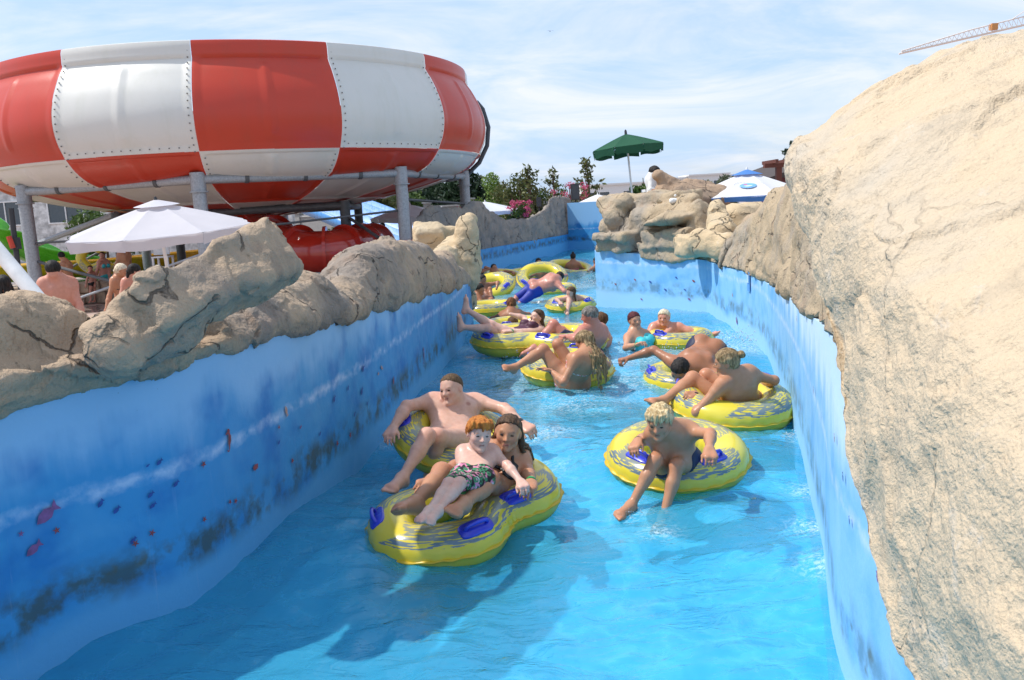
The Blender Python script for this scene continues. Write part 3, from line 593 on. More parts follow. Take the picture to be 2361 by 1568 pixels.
# leaning slab
a = P3(262, 742, 3.55); b = P3(585, 575, 4.55); ax = b - a; Rr = frame(ax, (-0.75, -0.42, 0.62)); Ln = np.linalg.norm(ax)
c = (a + b) / 2 + Rr[2] * -0.05
sdf_rock('leaning_slab', [rbox(c + Rr[0] * .06, Rr, (Ln / 2 + .02, 0.17, 0.135), 0.05), rbox(c + Rr[0] * Ln * .30 - Rr[2] * .02, frame(ax + [0, 0, -.12], (-.6, -.5, .62)), (Ln * .24, .20, .16), .06), cone(a - [0, 0, .10], a + ax * .35 - [0, 0, .14], .13, .16)], 0.010, ROCK, rl, 0.05, 0.017, 4.6, 4, fac=1.5, fs=3.4, ridge=.7)
st2 = at_Y(522, 695, 4.9)
sdf_rock('rock_pillar', [cone(st2 + [0.03, .12, .12], st2 + [.0, .05, -.25], .09, .12)], 0.012, ROCKW, rl, .05, .02, 7, 8)
# sunlit tall rock at the end of the left bank
E0 = LEND; Ye = float(E0[1])
R1 = empty('rock_outcrop', (E0[0] - .5, E0[1], DECK), 'tall sunlit sandstone outcrop at the far end of the left bank', 'rock')
pr = [cone(P3(1075, 520, Ye - .2), P3(1072, 640, Ye - .2), .20, .30), cone(P3(1082, 508, Ye), P3(1050, 590, Ye - .1), .13, .26), cone(P3(1030, 600, Ye - .4), P3(1060, 660, Ye), .24, .25),
      rbox(P3(988, 570, Ye + .6), frame((1, .2, -.05), (0, -.3, 1)), (.26, .3, .42), .1), rbox(P3(1035, 540, Ye + .8), frame((1, .1, -.02)), (.34, .25, .16), .09), cone(P3(1010, 590, Ye - .2), P3(1045, 560, Ye + .2), .13, .16), cone(P3(1000, 640, Ye), P3(1060, 690, Ye), .34, .30)]
sdf_rock('rock_mass', pr, 0.022, ROCKW, R1, .07, .032, 3.2, 21, ridge=.6)
# sloping link from the bank crest to the outcrop
sdf_rock('rock_shoulder', [cone(P3(940, 605, Ye - 4.6), P3(1010, 640, Ye - 1.4), .26, .28), cone(P3(1000, 605, Ye - 2.4), P3(1050, 650, Ye - .6), .16, .26)], .022, ROCK, R1, .1, .035, 2.8, 33)
# grey rocks above the upstream bend
R2 = empty('rock_bank', (float(FL0[0]), float(FL0[1]) + .4, DECK), 'grey shaded rock bank above the far upstream pool wall', 'rock wall')
flo = FAR_L + normals2(FAR_L, 1) * .15
st = []
for (x, y, yb) in [(960, 500, 612), (1000, 478, 600), (1050, 482, 590), (1085, 470, 582), (1110, 472, 575), (1130, 492, 572), (1160, 505, 568), (1185, 512, 565), (1210, 508, 561), (1240, 495, 557), (1262, 478, 553), (1270, 458, 551), (1295, 455, 547), (1312, 462, 544)]:
    h = hit(x, y, np.vstack([[-9, flo[3][1] - 1], flo[4:], flo[-1] + (flo[-1] - flo[-2])])); b_ = at_Y(x, yb, h[1])
    q = []
    for (o, z) in [(.1, b_[2] - .03), (-.03, b_[2] - .02), (-.1, b_[2] + .3 * (h[2] - b_[2])), (0.02, b_[2] + .75 * (h[2] - b_[2])), (.2, h[2]), (.55, h[2] - .05), (.9, h[2] - .5), (1.0, DECK)]:
        q.append((h[0], h[1] - .15 + o, z))
    st.append(q)
loft('rock_face', st, 300, 70, ROCKG, R2, .07, 1.3, 41, 6, .5, 1.2, 1.2)
# near boulder on the right
R3 = empty('boulder', (1.6, 3.0, DECK), 'huge cream sandstone boulder filling the right foreground', 'boulder')
def rx(Y): return float(np.interp(Y, RW[:, 1], RW[:, 0]))
secs = []
LIP = [(h_[1], h_[2]) for h_ in (hit(x, y, RW) for x, y in [(1955, 800), (1978, 880), (1988, 960), (2005, 1040), (2030, 1180), (2060, 1330), (2110, 1568)])][::-1]
print('lip', [(round(a_, 2), round(b_, 2)) for a_, b_ in LIP])
LIP = [(-1.0, LIP[0][1] - .05), (.6, LIP[0][1] - .02)] + LIP + [(h_[1], h_[2]) for h_ in (hit(x, y, RW + normals2(RW, -1) * -.12) for x, y in [(1948, 775), (1912, 705), (1880, 640), (1850, 575), (1832, 520), (1820, 465)]) if h_[1] > LIP[-1][0] + .05]; print('lip2', LIP)
def lipz(Y): return float(np.interp(Y, [a_ for a_, b_ in LIP], [b_ for a_, b_ in LIP]))
for (Y, lip, bul, zc1, zc2, zc3, zc4) in [(-.6, .02, -.02, 1.24, 1.32, 1.38, 1.42), (0.1, .01, -.03, 1.24, 1.34, 1.44, 1.52), (.7, -.01, -.04, 1.28, 1.44, 1.60, 1.70), (1.3, -.03, -.05, 1.36, 1.58, 1.80, 1.92), (1.9, -.03, -.05, 1.50, 1.76, 2.02, 2.14), (2.5, -.03, -.05, 1.70, 1.97, 2.22, 2.34), (3.0, -.03, -.06, 1.88, 2.15, 2.34, 2.40), (3.45, -.05, -.12, 2.02, 2.30, 2.42, 2.46), (3.8, -.01, -.19, 2.12, 2.41, 2.47, 2.48), (4.05, .08, -.17, 2.17, 2.44, 2.47, 2.50), (4.25, .30, .0, 2.12, 2.38, 2.44, 2.48), (4.4, .6, .40, 1.85, 2.15, 2.3, 2.4)]:
    x = rx(Y); zl = lipz(Y) - .02; d = zc1 - zl
    secs.append([(x + .5, Y, zl - .02), (x + lip + .02, Y, zl), (x + lip + bul * .5, Y, zl + .12 * d), (x + bul, Y, zl + .55 * d), (x + bul + .04, Y, zl + .86 * d), (x + bul + .16, Y, zc1), (x + .50, Y, zc2), (x + 1.0, Y, zc3), (x + 1.9, Y, zc4), (x + 3.2, Y, zc4 + .05), (x + 3.7, Y, 1.4), (x + 3.8, Y, DECK)])
secs.append([(p[0], p[1] + .02, min(p[2], 1.0 + .1 * i) if i < 9 else p[2] - .2) for i, p in enumerate(secs[-1])])
secs.append([(p[0], p[1] + .03, DECK) for p in secs[-1]])
loft('rock_mass', secs, 520, 300, rock_mat('cream_boulder_rock', warm=(0.60, 0.48, 0.335), grey=(0.53, 0.46, 0.365), pink=(0.54, 0.43, 0.30), stain=(0.27, 0.24, 0.20), grey_amt=.35, white=.45, crack=.14), R3, .020, 2.4, 55, 6, .7, 1.5, 1.7)
# rough bank along the right wall behind the boulder
R4 = empty('rock_bank', (2.6, 7.0, DECK), 'speckled brown rock bank above the sunlit curved right pool wall', 'rock wall')
RWo = RW + normals2(RW, -1) * .35; dR = np.r_[0, np.cumsum(np.linalg.norm(np.diff(RW, axis=0), axis=1))]
st = []
for (x, y) in [(2330, 1000), (2180, 760), (2070, 520), (1985, 400), (1930, 350), (1880, 352), (1845, 385), (1815, 418), (1792, 434), (1770, 452), (1745, 482), (1718, 515), (1700, 538), (1682, 548), (1664, 556), (1650, 562), (1640, 566)]:
    h = hit(x, y, RWo)
    if h is None: continue
    i = int(np.argmin(np.linalg.norm(RWo - h[:2], axis=1))); W = RW[i]; T = RW[min(i + 1, len(RW) - 1)] - RW[max(i - 1, 0)]; T /= np.linalg.norm(T); N = np.array([T[1], -T[0]])
    zt = float(np.interp(dR[i], [a for a, b in RTOP], [b for a, b in RTOP])); zc = max(h[2], zt + .1)
    st.append([tuple(W + N * o) + (z,) for (o, z) in [(.1, zt - .02), (-.015, zt - .01), (-.03, zt + .1 * (zc - zt)), (.04, zt + .4 * (zc - zt)), (.17, zt + .78 * (zc - zt)), (.35, zc), (.6, zc - .02), (1.0, zc - .35), (1.3, DECK)]])
W = RW[-1]; N = N; zt = RTOP[-1][1]; st.append([tuple(W + N * o + np.array([-.1, .25]) * .6) + (z,) for (o, z) in [(.1, zt - .02), (-.0, zt - .01), (-.0, zt + .02), (.04, zt + .06), (.17, zt + .12), (.35, zt + .15), (.6, zt + .1), (1.0, zt - .2), (1.3, DECK)]])
print('right crest', [round(s[5][2], 2) for s in st])
loft('rock_face', st, 420, 90, ROCKS, R4, .036, 2.6, 61, 6, .6, 1.2, 2.0)
# ledge rocks above the end wall
R5 = empty('rock_ledge', (float(EWB[0]) + .6, float(EWB[1]), DECK), 'two tiered rock ledge overhanging the sunlit end wall', 'rock')
def ew(x):   # depth of the end wall under this column
    h = hit(x, 600, np.array([EWA + (EWA - EWB) * .1, EWB + (EWB - EWA) * .1])); return float(h[1])
Y1 = ew(1400); Y2 = ew(1540); Y3 = ew(1605); dirw = np.r_[EWA - EWB, 0]; dirw /= np.linalg.norm(dirw)
pr = [rbox(P3(1432, 564, ew(1432) + .22), frame(dirw), (.50, .26, .14), .05), rbox(P3(1560, 580, ew(1560) + .30), frame(dirw), (.75, .28, .16), .05), rbox(P3(1432, 545, ew(1432) + .18), frame(dirw + [0, 0, -.02]), (.52, .36, .10), .07), rbox(P3(1560, 550, ew(1560) + .30), frame(dirw), (.62, .34, .20), .08), cone(P3(1405, 480, ew(1400) + .2), P3(1425, 500, ew(1425) + .3), .22, .30), cone(P3(1390, 470, Y1 + .25), P3(1440, 470, Y1 - .1), .14, .2),
      ell(P3(1540, 508, ew(1540) + .05), frame(dirw + [0, 0, .12]), (.62, .34, .115)), cone(P3(1480, 510, ew(1480) + .5), P3(1600, 500, ew(1600) + .6), .28, .32), cone(P3(1450, 520, ew(1450) + .4), P3(1400, 520, ew(1400) + .5), .2, .2), cone(P3(1610, 480, Y3 + .3), P3(1612, 560, Y3 + .2), .16, .22), cone(P3(1600, 455, Y3 + .5), P3(1560, 478, Y2 + .5), .12, .14), rbox(P3(1500, 470, ew(1500) + 1.0), frame(dirw), (1.1, .35, .22), .1)]
sdf_rock('ledge_mass', pr, .021, ROCKS, R5, .05, .035, 2.6, 71, ridge=.5)
R6 = empty('rock_hollow', (3.6, 13.5, DECK), 'rounded sandstone hollow behind the rough right bank under the white parasol', 'rock')
sdf_rock('rock_mass', [cone(P3(1700, 520, 14.2), P3(1790, 520, 14.5), .36, .40), cone(P3(1650, 475, 13.6), P3(1665, 540, 13.2), .13, .28), cone(P3(1620, 560, 12.9), P3(1680, 575, 12.6), .22, .22), rbox(P3(1690, 560, 13.8), frame((1, .1, 0)), (.9, .4, .2), .1)], .028, ROCKW, R6, .08, .04, 2.4, 81)
R7 = empty('leaning_rock', tuple(P3(1560, 440, 16.5)[:2]) + (DECK,), 'brown leaning rock hiding the seated lifeguard', 'rock')
sdf_rock('rock_mass', [cone(P3(1518, 405, 16.4), P3(1560, 440, 16.5), .11, .22), cone(P3(1530, 440, 16.4), P3(1600, 440, 16.6), .18, .2), cone(P3(1585, 428, 16.6), P3(1640, 432, 16.8), .16, .12), cone(P3(1560, 460, 16.4), P3(1650, 460, 16.6), .3, .3)], .022, rock_mat('brown_leaning_rock', warm=(.40, .28, .19), grey=(.32, .25, .19), grey_amt=.5), R7, .06, .03, 3, 91)
for (x, y, r, lab, m) in [(1556, 458, .10, 'white pointed loose stone lying on the rock ledge', WHITE), (1585, 463, .075, 'flat tan loose stone right of the white stone', ROCKW), (1520, 463, .05, 'small upright pale stone left of the white stone', ROCKW)]:
    p = P3(x, y, 15.0); o = sdf_rock('loose_stone', [cone(p - [r * .5, 0, r * .3], p + [r * .5, 0, -r * .3], r * .55, r * .5), ball(p + [-.0, 0, r * .5], r * .28)], .012, m, None, .03, .012, 9, int(x)); tag(o, lab, 'stone')
# ------------------------------------------------------------------ bowl slide on its steel frame
BC = np.array([-8.33, 28.8]); _d0 = -BC / np.linalg.norm(BC); _e0 = np.array([-_d0[1], _d0[0]])
if _e0[0] < 0: _e0 = -_e0
def bp(r, phi, z):
    d = math.cos(phi) * _d0 + math.sin(phi) * _e0; return np.array([BC[0] + r * d[0], BC[1] + r * d[1], z])
PROF = np.array([(7.20, 6.16), (7.27, 6.12), (7.30, 5.78), (7.50, 5.45), (7.74, 4.95), (7.85, 4.45), (7.79, 3.98), (7.60, 3.57), (7.33, 3.27), (6.98, 3.04), (6.5, 2.87), (5.6, 2.62), (4.4, 2.38), (3.0, 2.18), (1.8, 2.06), (0.95, 1.96)])
bowl = empty('bowl_slide', (BC[0], BC[1], DECK), 'giant red and white checkered bowl water slide raised on steel columns', 'water slide')
def prof_slice(i, j, n):
    P = PROF[i:j + 1]; d = np.r_[0, np.cumsum(np.linalg.norm(np.diff(P, axis=0), axis=1))]; C_ = crom(P, 200); dd = np.r_[0, np.cumsum(np.linalg.norm(np.diff(C_, axis=0), axis=1))]; s = np.linspace(0, dd[-1], n); return np.stack([np.interp(s, dd, C_[:, 0]), np.interp(s, dd, C_[:, 1])], 1), s
NS = 14; STEP = 2 * math.pi / NS; PHI0 = math.radians(-8.2)
def panel(k, rows, red, rib=True, lip=False):
    i, j = rows; n = 46; P, s = prof_slice(i, j, n); nu = 40; u = np.linspace(0, 1, nu); ph = PHI0 + (k + 0.002 + u * 0.996) * STEP
    T = np.gradient(P, axis=0); T /= np.linalg.norm(T, axis=1)[:, None]; N = np.stack([-T[:, 1], T[:, 0]], 1)      # outwards (r grows)
    if N[0, 0] < 0 and rows[0] < 5: N = -N
    if rows[0] >= 10: N = np.where((N[:, 1] > 0)[:, None], -N, N)
    rad = P[:, 0].mean(); wu = rad * STEP; G = np.zeros((nu, n, 3))
    for a in range(nu):
        du = min(u[a], 1 - u[a]) * wu; dv = np.minimum(s, s[-1] - s)
        edge = 0.032 * (1 - smooth01((np.minimum(du, dv) - 0.10) / 0.025))
        if lip: edge = np.where(s < 0.40, 0.06, edge)
        rb = 0
        if rib:
            du2 = (u[a] - 0.5) * wu; rb = 0.06 * math.exp(-(du2 / 0.055) ** 2) * smooth01((s - 0.55 if lip else s - .1) / 0.15) * smooth01((s[-1] - s - 0.25) / 0.2)
        off = edge + rb
        for b in range(n): G[a, b] = bp(P[b, 0] + N[b, 0] * off[b], ph[a], P[b, 1] + N[b, 1] * off[b])
    me = gridmesh('panel', G, flip=True); autosmooth(me, 50); return link('panel', me, FRED if red else FWHT, bowl)
bolts = MB()
def bolt_line(P, N, k, u, inset):
    for b in range(1, len(P)):
        r, z = P[b]; c = bp(r + N[b, 0] * .05, PHI0 + (k + u) * STEP, z + N[b, 1] * .05); bolts.box(c, (.026, .026, .026))
for k in range(NS):
    red = (k % 2 == 0)
    panel(k, (0, 7), red, True, True); panel(k, (7, 10), not red); panel(k, (10, 12), red); panel(k, (12, 15), not red, False)
    if k in (0, 1, 2, 13, 12, 11):
        P, s = prof_slice(1, 7, 17); T = np.gradient(P, axis=0); T /= np.linalg.norm(T, axis=1)[:, None]; N = np.stack([-T[:, 1], T[:, 0]], 1); N = np.where((N[:, 0] < 0)[:, None], -N, N)
        for u in (() if red else (0.028, 0.972)): bolt_line(P, N, k, u, 0)
        P2, s2 = prof_slice(7, 10, 8)
        for u in ((0.03, 0.97) if red else ()): bolt_line(P2, np.tile([.8, -.6], (8, 1)), k, u, 0)
        for u in (() if red else np.linspace(.06, .94, 14)): r, z = P[-1]; bolts.box(bp(r + .10, PHI0 + (k + u) * STEP, z + .08), (.026, .026, .026))
ob = bolts.build('flange_bolts', plain('bolt_steel', (.12, .11, .10), .6), bowl); tag(ob, None, None, None, 'stuff')
hub = MB(); hub.tube([bp(0, 0, 2.1), bp(0, 0, 1.75), bp(.35, .9, 1.45)], [.95, .70, .60], 28); hub.build('outlet_funnel', GRED, bowl, True)
dp = MB(); dp.tube([bp(7.62, 1.40, 5.35), bp(7.82, 1.40, 5.1), bp(7.98, 1.40, 4.5), bp(7.9, 1.40, 3.9), bp(7.6, 1.40, 3.35), bp(7.2, 1.4, 3.0), bp(7.15, 1.41, 2.7), bp(7.15, 1.41, .6), bp(7.15, 1.41, DECK)], .075, 10); dp.build('drain_pipe', plain('black_pipe', (.05, .055, .065), .4), bowl, True)
# steel frame
fr = empty('steel_frame', (BC[0], BC[1], DECK), 'galvanised pipe frame with round columns carrying the bowl slide', 'steel frame')
RR = 7.05; angs = [math.radians(-10 + 45 * k) for k in range(8)]; V8 = [bp(RR, a, 2.92) for a in angs]
for k in range(8):
    a, b = V8[k], V8[(k + 1) % 8]; m = MB(); m.tube([a, b], .115, 16); o = m.build('ring_pipe', GALV, fr, True)
    c = MB(); top = V8[k].copy(); c.tube([top + [0, 0, .02], [top[0], top[1], DECK]], .17, 20); c.build('column', GALV, fr, True)
    f = MB(); f.tube([top + [0, 0, -.32], top + [0, 0, -.29]], .23, 20); f.tube([top + [0, 0, .17], top + [0, 0, -.29]], .185, 20); f.build('column_collar', GALV, fr, True)
    for t in (.22, .5, .78):
        p = a + (b - a) * t; g = MB(); g.box(p + [0, 0, .13], (.14, .14, .22)); g.tube([p - (b - a) / np.linalg.norm(b - a) * .05, p + (b - a) / np.linalg.norm(b - a) * .05], .135, 14); g.build('saddle_bracket', GALVD, fr)
V4 = [bp(4.6, math.radians(35 + 90 * k), 2.14) for k in range(4)]
for k in range(4):
    a, b = V4[k], V4[(k + 1) % 4]; m = MB(); m.tube([a, b], .12, 14); m.build('inner_pipe', GALVD, fr, True); c = MB(); c.tube([a + [0, 0, .13], [a[0], a[1], DECK]], .155, 16); c.build('inner_column', GALVD, fr, True)
def rod(p, q, r=.03, mat=None, name='brace_rod'):
    m = MB(); m.tube([p, q], r, 8); return m.build(name, mat or GALV, fr, True)
def col_at(k, z): return np.array([V8[k][0], V8[k][1], z])
rod(col_at(7, 1.1), col_at(0, -.3), .045, GALVD); rod(col_at(7, -.3), col_at(0, 1.1), .035); rod(col_at(6, 1.6), col_at(7, -.2), .04); rod(col_at(6, -.2), col_at(7, 1.6), .04); rod(col_at(7, 1.55), col_at(0, 1.6), .03, GALVD); rod(col_at(1, 2.2), col_at(2, 2.0), .04, GALVD); rod(V4[0] + [0, 0, -.3], col_at(1, .6), .05, GALVD); rod(col_at(6, 1.4), V4[3] + [0, 0, .1], .09); rod(col_at(5, 1.8), col_at(6, .1), .04); rod(col_at(0, 1.6), col_at(1, 1.9), .03, GALVD)
# red tube slide leaving the bowl
tb = empty('tube_slide', tuple(at_Y(720, 620, 24.6)), 'glossy dark red tube slide curling out from under the bowl', 'water slide')
path = crom(np.array([at_Y(x, y, Y) for x, y, Y in [(585, 500, 28.0), (608, 532, 27.0), (640, 556, 26.0), (700, 578, 25.2), (755, 580, 25.0), (800, 574, 25.4), (836, 570, 26.2), (862, 568, 27.2)]]), 150)
def tseg(i0, i1):
    m = MB(); m.tube(path[i0:i1 + 1:3], (.60), 30, False); return m.build('tube_section', GRED, tb, True)
cuts = [0, 36, 60, 84, 105, 126, 149]
for a, b in zip(cuts[:-1], cuts[1:]): tseg(a, b)
for c in cuts[1:]:
    t = path[min(c + 1, 149)] - path[c - 1]; t /= np.linalg.norm(t); m = MB(); m.tube([path[c] - t * .05, path[c] - t * .048, path[c] + t * .048, path[c] + t * .05], [.59, .73, .73, .59], 30, False); m.build('flange', GRED, tb, True)
for i in (66, 110):
    m = MB(); m.tube([path[i] + [0, .3, -.5], [path[i][0], path[i][1] + .3, DECK]], .09, 10); m.build('support_post', GRED, tb, True)
m = MB(); 
for q in (0, 1): 
    p = at_Y(955 + 30 * q, 566 + 8 * q, 24.5 - q); m.box(p, (.9, .5, .35), frame((1, -.4, 0)))
o = m.build('landing_trough', GRED, None); tag(o, 'short bright red landing trough behind the sandstone outcrop', 'trough')
# ------------------------------------------------------------------ inflatable tubes
def vinyl():
    t = NT('printed_yellow_vinyl'); uv = t.n('ShaderNodeUVMap'); sp = t.n('ShaderNodeSeparateXYZ'); t.l(uv.outputs[0], sp.inputs[0]); U, V = sp.outputs[0], sp.outputs[1]
    oi = t.n('ShaderNodeObjectInfo'); rnd = t.math('MULTIPLY', oi.outputs['Random'], 37.0)
    cv = t.n('ShaderNodeCombineXYZ'); t.l(t.math('MULTIPLY', U, 2.3), cv.inputs[0]); t.l(t.math('MULTIPLY', V, 0.95), cv.inputs[1]); t.l(rnd, cv.inputs[2])
    mp_ = t.n('ShaderNodeMapping'); mp_.inputs['Scale'].default_value = (0.20, 1, 1); t.l(cv.outputs[0], mp_.inputs[0])
    st = t.noise(mp_.outputs[0], 78, 1, 0.4, 0.15); n2 = t.noise(cv.outputs[0], 30, 4, 0.6)
    wob = t.math('MULTIPLY', t.math('SUBTRACT', n2, 0.5), 0.055)
    Vw = t.math('ADD', V, wob)
    band = t.math('MULTIPLY', t.ramp(Vw, 0.075, 0.080), t.ramp(Vw, 0.318, 0.322, 1, 0))
    fr = t.math('FRACT', t.math('ADD', t.math('MULTIPLY', U, 2.0), t.math('MULTIPLY', t.math('ABSOLUTE', t.math('SUBTRACT', V, .19)), 0.6)))
    sec = t.math('MULTIPLY', t.ramp(t.math('ADD', fr, wob), 0.09, 0.10), t.ramp(t.math('ADD', fr, wob), 0.88, 0.90, 1, 0))
    mask = t.math('MULTIPLY', band, sec); mask = t.math('MULTIPLY', mask, t.ramp(st, 0.55, 0.57, 1, 0))
    solid = t.ramp(V, 0.10, 0.27, 0.85, 0.55)
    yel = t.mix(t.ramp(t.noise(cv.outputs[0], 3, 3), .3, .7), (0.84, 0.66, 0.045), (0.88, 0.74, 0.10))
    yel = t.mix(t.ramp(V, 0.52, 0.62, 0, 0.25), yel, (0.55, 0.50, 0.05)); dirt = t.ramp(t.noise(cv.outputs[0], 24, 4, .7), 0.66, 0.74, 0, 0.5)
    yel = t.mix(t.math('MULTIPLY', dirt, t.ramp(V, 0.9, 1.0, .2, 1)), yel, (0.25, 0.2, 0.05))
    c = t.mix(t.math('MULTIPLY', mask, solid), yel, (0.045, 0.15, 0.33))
    b = t.bsdf(c, 0.22, spec=0.5, bump=t.bump(t.noise(cv.outputs[0], 9, 3), 0.10, 0.02), coat=0.35); t.b.inputs['Coat Roughness'].default_value = 0.12
    tr = t.n('ShaderNodeBsdfTranslucent'); t.l(c, tr.inputs[0]); m = t.n('ShaderNodeMixShader'); m.inputs[0].default_value = 0.18; t.l(b.outputs[0], m.inputs[1]); t.l(tr.outputs[0], m.inputs[2]); t.l(m.outputs[0], t.o.inputs[0])
    return t.m
VINYL = vinyl(); SEAM = plain('yellow_seam', (0.62, 0.42, 0.02), .4); HANDLE = plain('blue_plastic_handle', (0.03, 0.045, 0.50), .3, coat=.3)
def rotm(n, yaw=0.0):                       # frame whose third row is the ring's axis
    n = np.array(n, float); n /= np.linalg.norm(n); x = np.array([math.cos(yaw), math.sin(yaw), 0.0]); x = x - n * (x @ n); x /= np.linalg.norm(x); return np.array([x, np.cross(n, x), n])
def ring_curve(R, n=120):
    t = np.linspace(0, 2 * math.pi, n, endpoint=False); return np.stack([R * np.cos(t), R * np.sin(t), 0 * t], 1)
def double_curve(a, b, waist=.27, n=180):
    t = np.linspace(0, 2 * math.pi, n, endpoint=False); x = a * np.cos(t) + 0; y = b * np.sin(t) * (1 - waist * np.exp(-(np.cos(t) / .36) ** 2)) * 1.0
    e = np.abs(np.cos(t)); y = y * (1 + .20 * np.exp(-((e - .62) / .28) ** 2)); P = np.stack([x, y, 0 * t], 1)
    Q = np.vstack([P, P[:1]]); d = np.r_[0, np.cumsum(np.linalg.norm(np.diff(Q, axis=0), axis=1))]; s = np.linspace(0, d[-1], n, endpoint=False); return np.stack([np.interp(s, d, Q[:, i]) for i in range(3)], 1)
def make_tube(name, label, group, c, R, r, n=(0, 0, 1), yaw=0.0, double=None, handles=(), squash=0.92, rot_print=0.0, low=False, parent_cat='swim ring', dents=()):
    Rm = rotm(n, yaw); Pc = ring_curve(R, 96 if low else 140) if double is None else double_curve(*double); nu = len(Pc); nv = 24 if low else 36
    T = np.roll(Pc, -1, 0) - np.roll(Pc, 1, 0); T /= np.linalg.norm(T, axis=1)[:, None]; O = np.stack([T[:, 1], -T[:, 0], 0 * T[:, 0]], 1)
    per = np.r_[0, np.cumsum(np.linalg.norm(np.diff(np.vstack([Pc, Pc[:1]]), axis=0), axis=1))]; a = np.linspace(0, 2 * math.pi, nv + 1)
    G = np.zeros((nu + 1, nv + 1, 3)); UV = np.zeros((nu + 1, nv + 1, 2)); nw = int(per[-1] / 0.085); mids = np.arange(nu + 1) % nu
    for j, ang in enumerate(a):
        puck = np.exp(-(((ang + math.pi) % (2 * math.pi) - math.pi) / .35) ** 2) + 1.3 * np.exp(-((ang - math.pi) / .5) ** 2)
        rr = r * (1 - 0.020 * puck * (1 + np.sin(2 * math.pi * nw * per / per[-1])))
        G[:, j] = Pc[mids] + O[mids] * (rr * math.cos(ang))[:, None]; G[:, j, 2] += rr * math.sin(ang) * squash
        UV[:, j, 0] = per / per[-1] + rot_print; UV[:, j, 1] = ang / (2 * math.pi)
    for (da, dep, wid) in dents:
        dd = np.linalg.norm(G - (Pc[int(da * nu)] + np.array([0, 0, r])), axis=2); G[..., 2] -= dep * np.exp(-(dd / wid) ** 2)
    W = lambda Q: np.asarray(Q) @ Rm + np.asarray(c)
    root = empty(name, c, label, parent_cat, group)
    me = gridmesh('inflated_body', W(G.reshape(-1, 3)).reshape(G.shape), UV, flip=False); link('inflated_body', me, VINYL, root)
    if not low or True:
        sw = 0.010 * (1 + .6 * np.sin(2 * math.pi * nw * per / per[-1])); S = np.zeros((nu + 1, 4, 3))
        for j, (o, z) in enumerate([(-.012, .004), (1, .003), (1, -.003), (-.012, -.004)]):
            S[:, j] = Pc[mids] + O[mids] * (r + o + 0 * sw if o < 0 else r + sw + .004)[:, None]; S[:, j, 2] += z + (.004 * np.sin(2 * math.pi * nw * per / per[-1] + 1))
        link('seam', gridmesh('seam', W(S.reshape(-1, 3)).reshape(S.shape), None), SEAM, root)
    for (uf, ang) in handles:
        i = int((uf % 1) * nu); ang = math.radians(ang); o = O[i]; t = T[i]; nrm = o * math.cos(ang) + np.array([0, 0, math.sin(ang)]); b = -o * math.sin(ang) + np.array([0, 0, math.cos(ang)])
        p0 = Pc[i] + o * r * math.cos(ang) + np.array([0, 0, r * squash * math.sin(ang)])
        L_, W_ = .105, .05; pts = []
        for q in range(28):
            th = 2 * math.pi * q / 28; cx, sy = math.cos(th), math.sin(th); e = .55; pts.append((L_ * abs(cx) ** e * np.sign(cx), W_ * abs(sy) ** e * np.sign(sy)))
        V = []; kap = 1 / (2 * r)
        for h, sc in ((-.012, 1.0), (.007, 1.0), (.011, .92)):
            for (x, y) in pts: V.append(p0 + t * x * sc + b * y * sc + nrm * (h - kap * (y * sc) ** 2 - (x * sc) ** 2 / (2 * (R + r) if double is None else 1.6)))
        V.append(p0 + nrm * .011); F_ = []; m_ = 28
        for L2 in (0, 1):
            for q in range(m_): F_.append((L2 * m_ + q, L2 * m_ + (q + 1) % m_, (L2 + 1) * m_ + (q + 1) % m_, (L2 + 1) * m_ + q))
        for q in range(m_): F_.append((2 * m_ + q, 2 * m_ + (q + 1) % m_, 3 * m_))
        hd = link('handle_pad', fastmesh('handle_pad', W(np.array(V)), F_), HANDLE, root); autosmooth(hd.data, 50)
        m = MB(); m.tube(W(np.array([p0 + t * x + nrm * z for x, z in [(-.072, -.005), (-.07, .02), (-.055, .036), (0, .040), (.055, .036), (.07, .02), (.072, -.005)]])), .0115, 10); g = m.build('grip', HANDLE, hd, True)
    return root
def wpt(x, y, z): return at_z(x, y, z)
G1 = 'yellow printed swim rings floating in the river pool'
A = wpt(1005, 1195, .10); B = wpt(1165, 1118, .10); cF = (A + B) / 2; yawF = math.atan2(*(B - A)[[1, 0]])
make_tube('double_swim_ring', 'yellow two seat ring with the red haired boy and woman, nearest the camera', G1, cF + [-.03, -.05, -.03], .3, .145, (-.02, -.10, 1), yawF, (.54, .30), [(.635, 62), (.79, 60), (.425, 55)], rot_print=.03)
def single(px, py, z, label, n=(0, 0, 1), yaw=0.0, R=.335, r=.14, handles=((.1, 65), (.6, 65)), rp=0.0, low=False, grp=G1, dents=(), dz=0):
    c = at_w(px, py); c = at_z(px, py, z + float(zwater(c[1]))); return make_tube('swim_ring', label, grp, c, R, r, n, yaw, None, handles, rot_print=rp, low=low, dents=dents)
single(1050, 1012, .16, 'yellow ring tilted up under the short haired man in red trunks', (.26, -.22, 1), 0, .335, .145, [(.52, 62), (.02, 60)], .1)
single(1561, 1052, .12, 'yellow ring carrying the blond boy who grips both blue handles', (-.02, -.17, 1), 0, .335, .140, [(.60, 84), (.835, 84)], .02)
single(1309, 850, .11, 'yellow ring under the girl with long wet hair seen from behind', (.05, -.10, 1), 0, .34, .15, [(.50, 65), (.20, 70)], .3)
single(1686, 930, .12, 'yellow ring under the woman with a hair bun beside the right wall', (.04, -.14, 1), 0, .36, .155, [(.46, 62), (.1, 60)], .32)
single(1590, 872, -.01, 'yellow ring half hidden under the man lying face down', (0, -.05, 1), 0, .34, .14, [(.5, 65)], .6)
